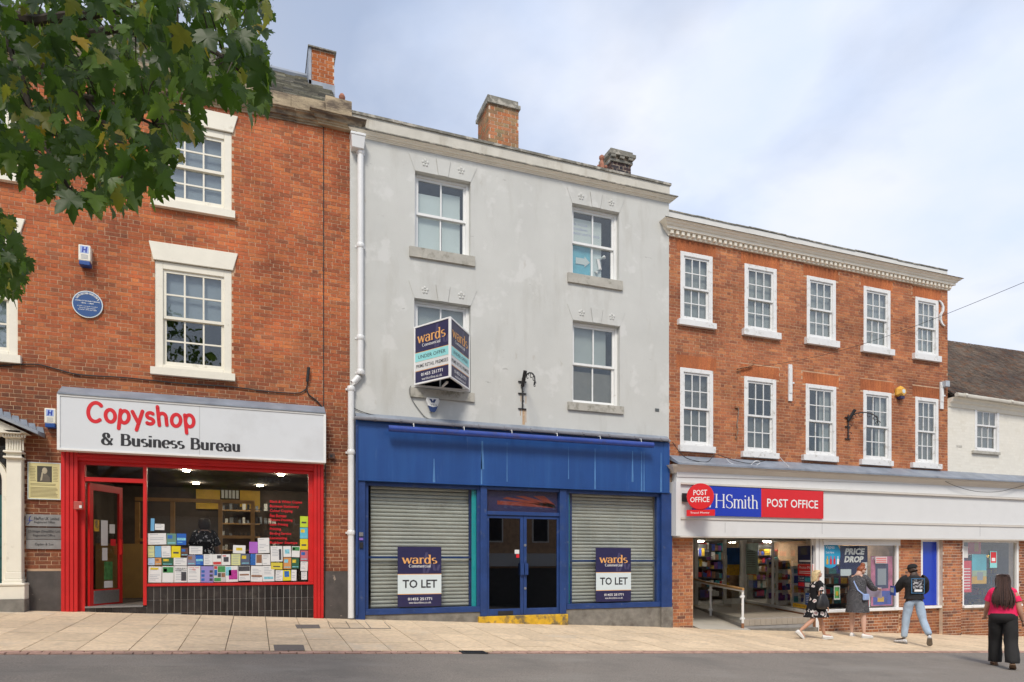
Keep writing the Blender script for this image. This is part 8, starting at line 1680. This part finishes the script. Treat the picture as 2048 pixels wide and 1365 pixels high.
def leafgeo(sz, curl, fold_2):
    """five lobed blade: ribs from the petiole, halves folded up, lobes drooping, petiole"""
    vs = [Vector((0, .30, 0))]; fs = []
    out = [Vector((x, y, 0)) for x, y in half] + [Vector((-x, y, 0)) for x, y in half[-2:0:-1]]
    for p in out: p.z = fold_2 * .6 * abs(p.x) - curl * ((p.y - .3) ** 2 + p.x ** 2) + .02 * math.sin(p.x * 9 + p.y * 7)
    vs += out; n = len(out)
    for i in range(n): fs.append((0, 1 + i, 1 + (i + 1) % n))
    b = len(vs); vs += [Vector((-.008, 0, 0)), Vector((.008, 0, 0)), Vector((.006, -.55, .12)), Vector((-.006, -.55, .12))]; fs.append((b, b + 1, b + 2, b + 3))
    return [v * sz for v in vs], fs
protos = []
for k in range(6):
    vs, fs = leafgeo(1, r.uniform(.1, .38), r.uniform(.05, .35))
    for mi in range(4):
        me = bpy.data.meshes.new('leaf'); me.from_pydata(vs, [], fs); me.materials.append(lm[mi]); me.polygons.foreach_set('use_smooth', [True] * len(fs)); protos.append(me)
poly1 = [(-80, -60), (520, -60), (545, 40), (525, 95), (545, 180), (552, 215), (528, 238), (480, 246), (440, 205), (395, 225), (398, 290), (345, 372), (330, 402), (262, 420), (232, 440), (150, 436), (118, 425), (112, 392), (52, 386), (-10, 340), (-80, 420)]
poly2 = [(-80, 430), (20, 425), (50, 520), (62, 565), (28, 612), (-10, 600), (-80, 600)]
def inside(p, poly):
    c = False; n = len(poly)
    for i in range(n):
        (x1, y1), (x2, y2) = poly[i], poly[(i + 1) % n]
        if (y1 > p[1]) != (y2 > p[1]) and p[0] < (x2 - x1) * (p[1] - y1) / (y2 - y1) + x1: c = not c
    return c
leaves = []
def addleaf(p, sc_, mi=None):
    dn = Vector((r.uniform(-.7, .7), r.uniform(-.7, .7), -1)).normalized()
    az = r.uniform(0, 2 * math.pi); hz_ = Vector((math.cos(az), math.sin(az) - .35, .25 + r.uniform(0, .9))); nrm_ = (hz_ - dn * hz_.dot(dn)).normalized(); sd_ = dn.cross(nrm_)
    leaves.append((p, Matrix((sd_, dn, nrm_)).transposed(), sc_, mi if mi is not None else r.choices((0, 1, 2, 3), (66, 27, 6, 1.4))[0]))
want = 2000
while len(leaves) < want:
    px, py = r.uniform(-80, 560), r.uniform(-60, 620)
    ok = inside((px, py), poly1) or inside((px, py), poly2)
    if not ok: continue
    # blade hangs below its stalk: keep its middle inside
    dep = r.uniform(3.5, 6.4); s = r.choice((r.uniform(.07, .11), r.uniform(.11, .165)))
    pp_ = PD(px, py, dep) + Vector((0, 0, s * .45))
    q = (px, py + s * .3 * F / dep)
    if not (inside(q, poly1) or inside(q, poly2)) and r.random() < .85: continue
    # small openings where the light comes through
    if math.sin(px * .045 + 1) * math.sin(py * .05 + 2) > .52 and r.random() < .88: continue
    addleaf(pp_, s)
for k in range(1500):     # the rest of the crown, up and to the side, beyond the frame
    th_, v_ = r.uniform(0, 2 * math.pi), r.uniform(-.5, 1); R_ = 3.4 * math.sqrt(max(0, 1 - max(0, v_) ** 2)) * r.uniform(.7, 1)
    p = Vector((-9.4 + R_ * math.cos(th_), -9.0 + R_ * math.sin(th_), 5.2 + 3.0 * v_)); q = proj(p)
    if -100 < q[0] < 2100 and q[1] > -200 and q[1] < 1365: continue
    addleaf(p, r.uniform(.13, .2))
def lsize(l):
    q = proj(l[0]); return q[2] * l[2] if -20 < q[0] < 2050 and -20 < q[1] < 1365 else 0
# the nearest leaves hide the others: those in front count first
leaves.sort(key=lsize, reverse=True)
crown = MB()
for i, (p, mt, s, mi) in enumerate(leaves):
    if i < 300:
        o = link('leaf', protos[r.randrange(6) * 4 + mi], T, p); o.rotation_euler = mt.to_euler(); o.scale = (s, s, s)
    else:
        vs, fs = leafgeo(s, r.uniform(.1, .38), r.uniform(.05, .35)); crown.mat(mi).add([p + mt @ v for v in vs], fs)
cw = crown.build('crown', lm, T, fix=False); cw['kind'] = 'stuff'; cw.data.polygons.foreach_set('use_smooth', [True] * len(cw.data.polygons))
m_bark = M('bark', (.085, .07, .055), .95, .35, 9, .9, 30); m_twig = M('twig', (.05, .038, .026), .9, .3, 20)
def limb(name, pts_, r0, r1, n=9, m=None):
    pts_ = [Vector(p) for p in pts_]; out = []
    for i in range(len(pts_) - 1):
        for k in range(4): t = k / 4; out.append(pts_[i].lerp(pts_[i + 1], t) + Vector((r.uniform(-1, 1), r.uniform(-1, 1), r.uniform(-1, 1))) * r0 * .25)
    out.append(pts_[-1]); k = len(out) - 1; return MB().tube(out, [r0 + (r1 - r0) * i / k for i in range(k + 1)], n).build(name, m or m_bark, T, smooth=True)
b0 = Vector((tpos.x, tpos.y, tpos.z))
limb('trunk', [b0 - Vector((0, 0, .2)), b0 + Vector((.05, 0, 1.5)), b0 + Vector((.0, .1, 3.0)), b0 + Vector((.1, .1, 4.6))], .24, .15, 12)
fork = b0 + Vector((.0, .1, 3.2)); ftop = b0 + Vector((.1, .1, 4.5))
for a in ((2, 1.5, 2.2), (-2, 1, 2.4), (-1, -2, 2.3), (1, -2.2, 2.6), (.3, .5, 3.2)): limb('bough', [ftop, ftop + Vector(a) * .5 + Vector((0, 0, .2)), ftop + Vector(a)], .09, .03)
limbs = []
for (pts_, r0, r1) in (([(-120, 20, 5.0), (40, 40, 4.9), (180, 30, 4.8), (330, 0, 4.7)], .06, .02), ([(-60, 60, 5.0), (90, 130, 4.8), (170, 200, 4.7), (250, 300, 4.6), (240, 380, 4.5)], .045, .008), ([(90, 80, 4.8), (230, 60, 4.6), (400, 80, 4.4), (500, 160, 4.3)], .035, .007), ([(20, 80, 4.7), (60, 220, 4.6), (110, 330, 4.5), (150, 400, 4.4)], .03, .006), ([(160, 190, 4.7), (240, 215, 4.5), (330, 260, 4.4)], .022, .006), ([(-420, 330, 4.4), (-200, 400, 4.2), (-60, 450, 4.1), (15, 530, 4.0)], .025, .006)):
    w_ = [PD(*q) for q in pts_]; limb('branch', ([fork if pts_[0][0] < 0 else w_[0]] + w_) if pts_[0][0] < 0 else w_, r0, r1, 7, m_twig)
    limbs += [a.lerp(b, t) for a, b in zip(w_, w_[1:]) for t in (.0, .25, .5, .75)]
tw = MB()
for i in range(240):
    p, mt, s, mi = leaves[r.randrange(min(1700, len(leaves)))]; q = min(limbs, key=lambda z: (z - p).length)
    e = p - (mt @ Vector((0, .5, 0))) * s
    if (q - e).length < .55: mid = (q + e) / 2 + Vector((0, 0, .06)); tw.tube([q, mid, e], [.006, .004, .002], 4, cap=False)
tw.build('twigs', m_twig, T, fix=False)['kind'] = 'stuff'
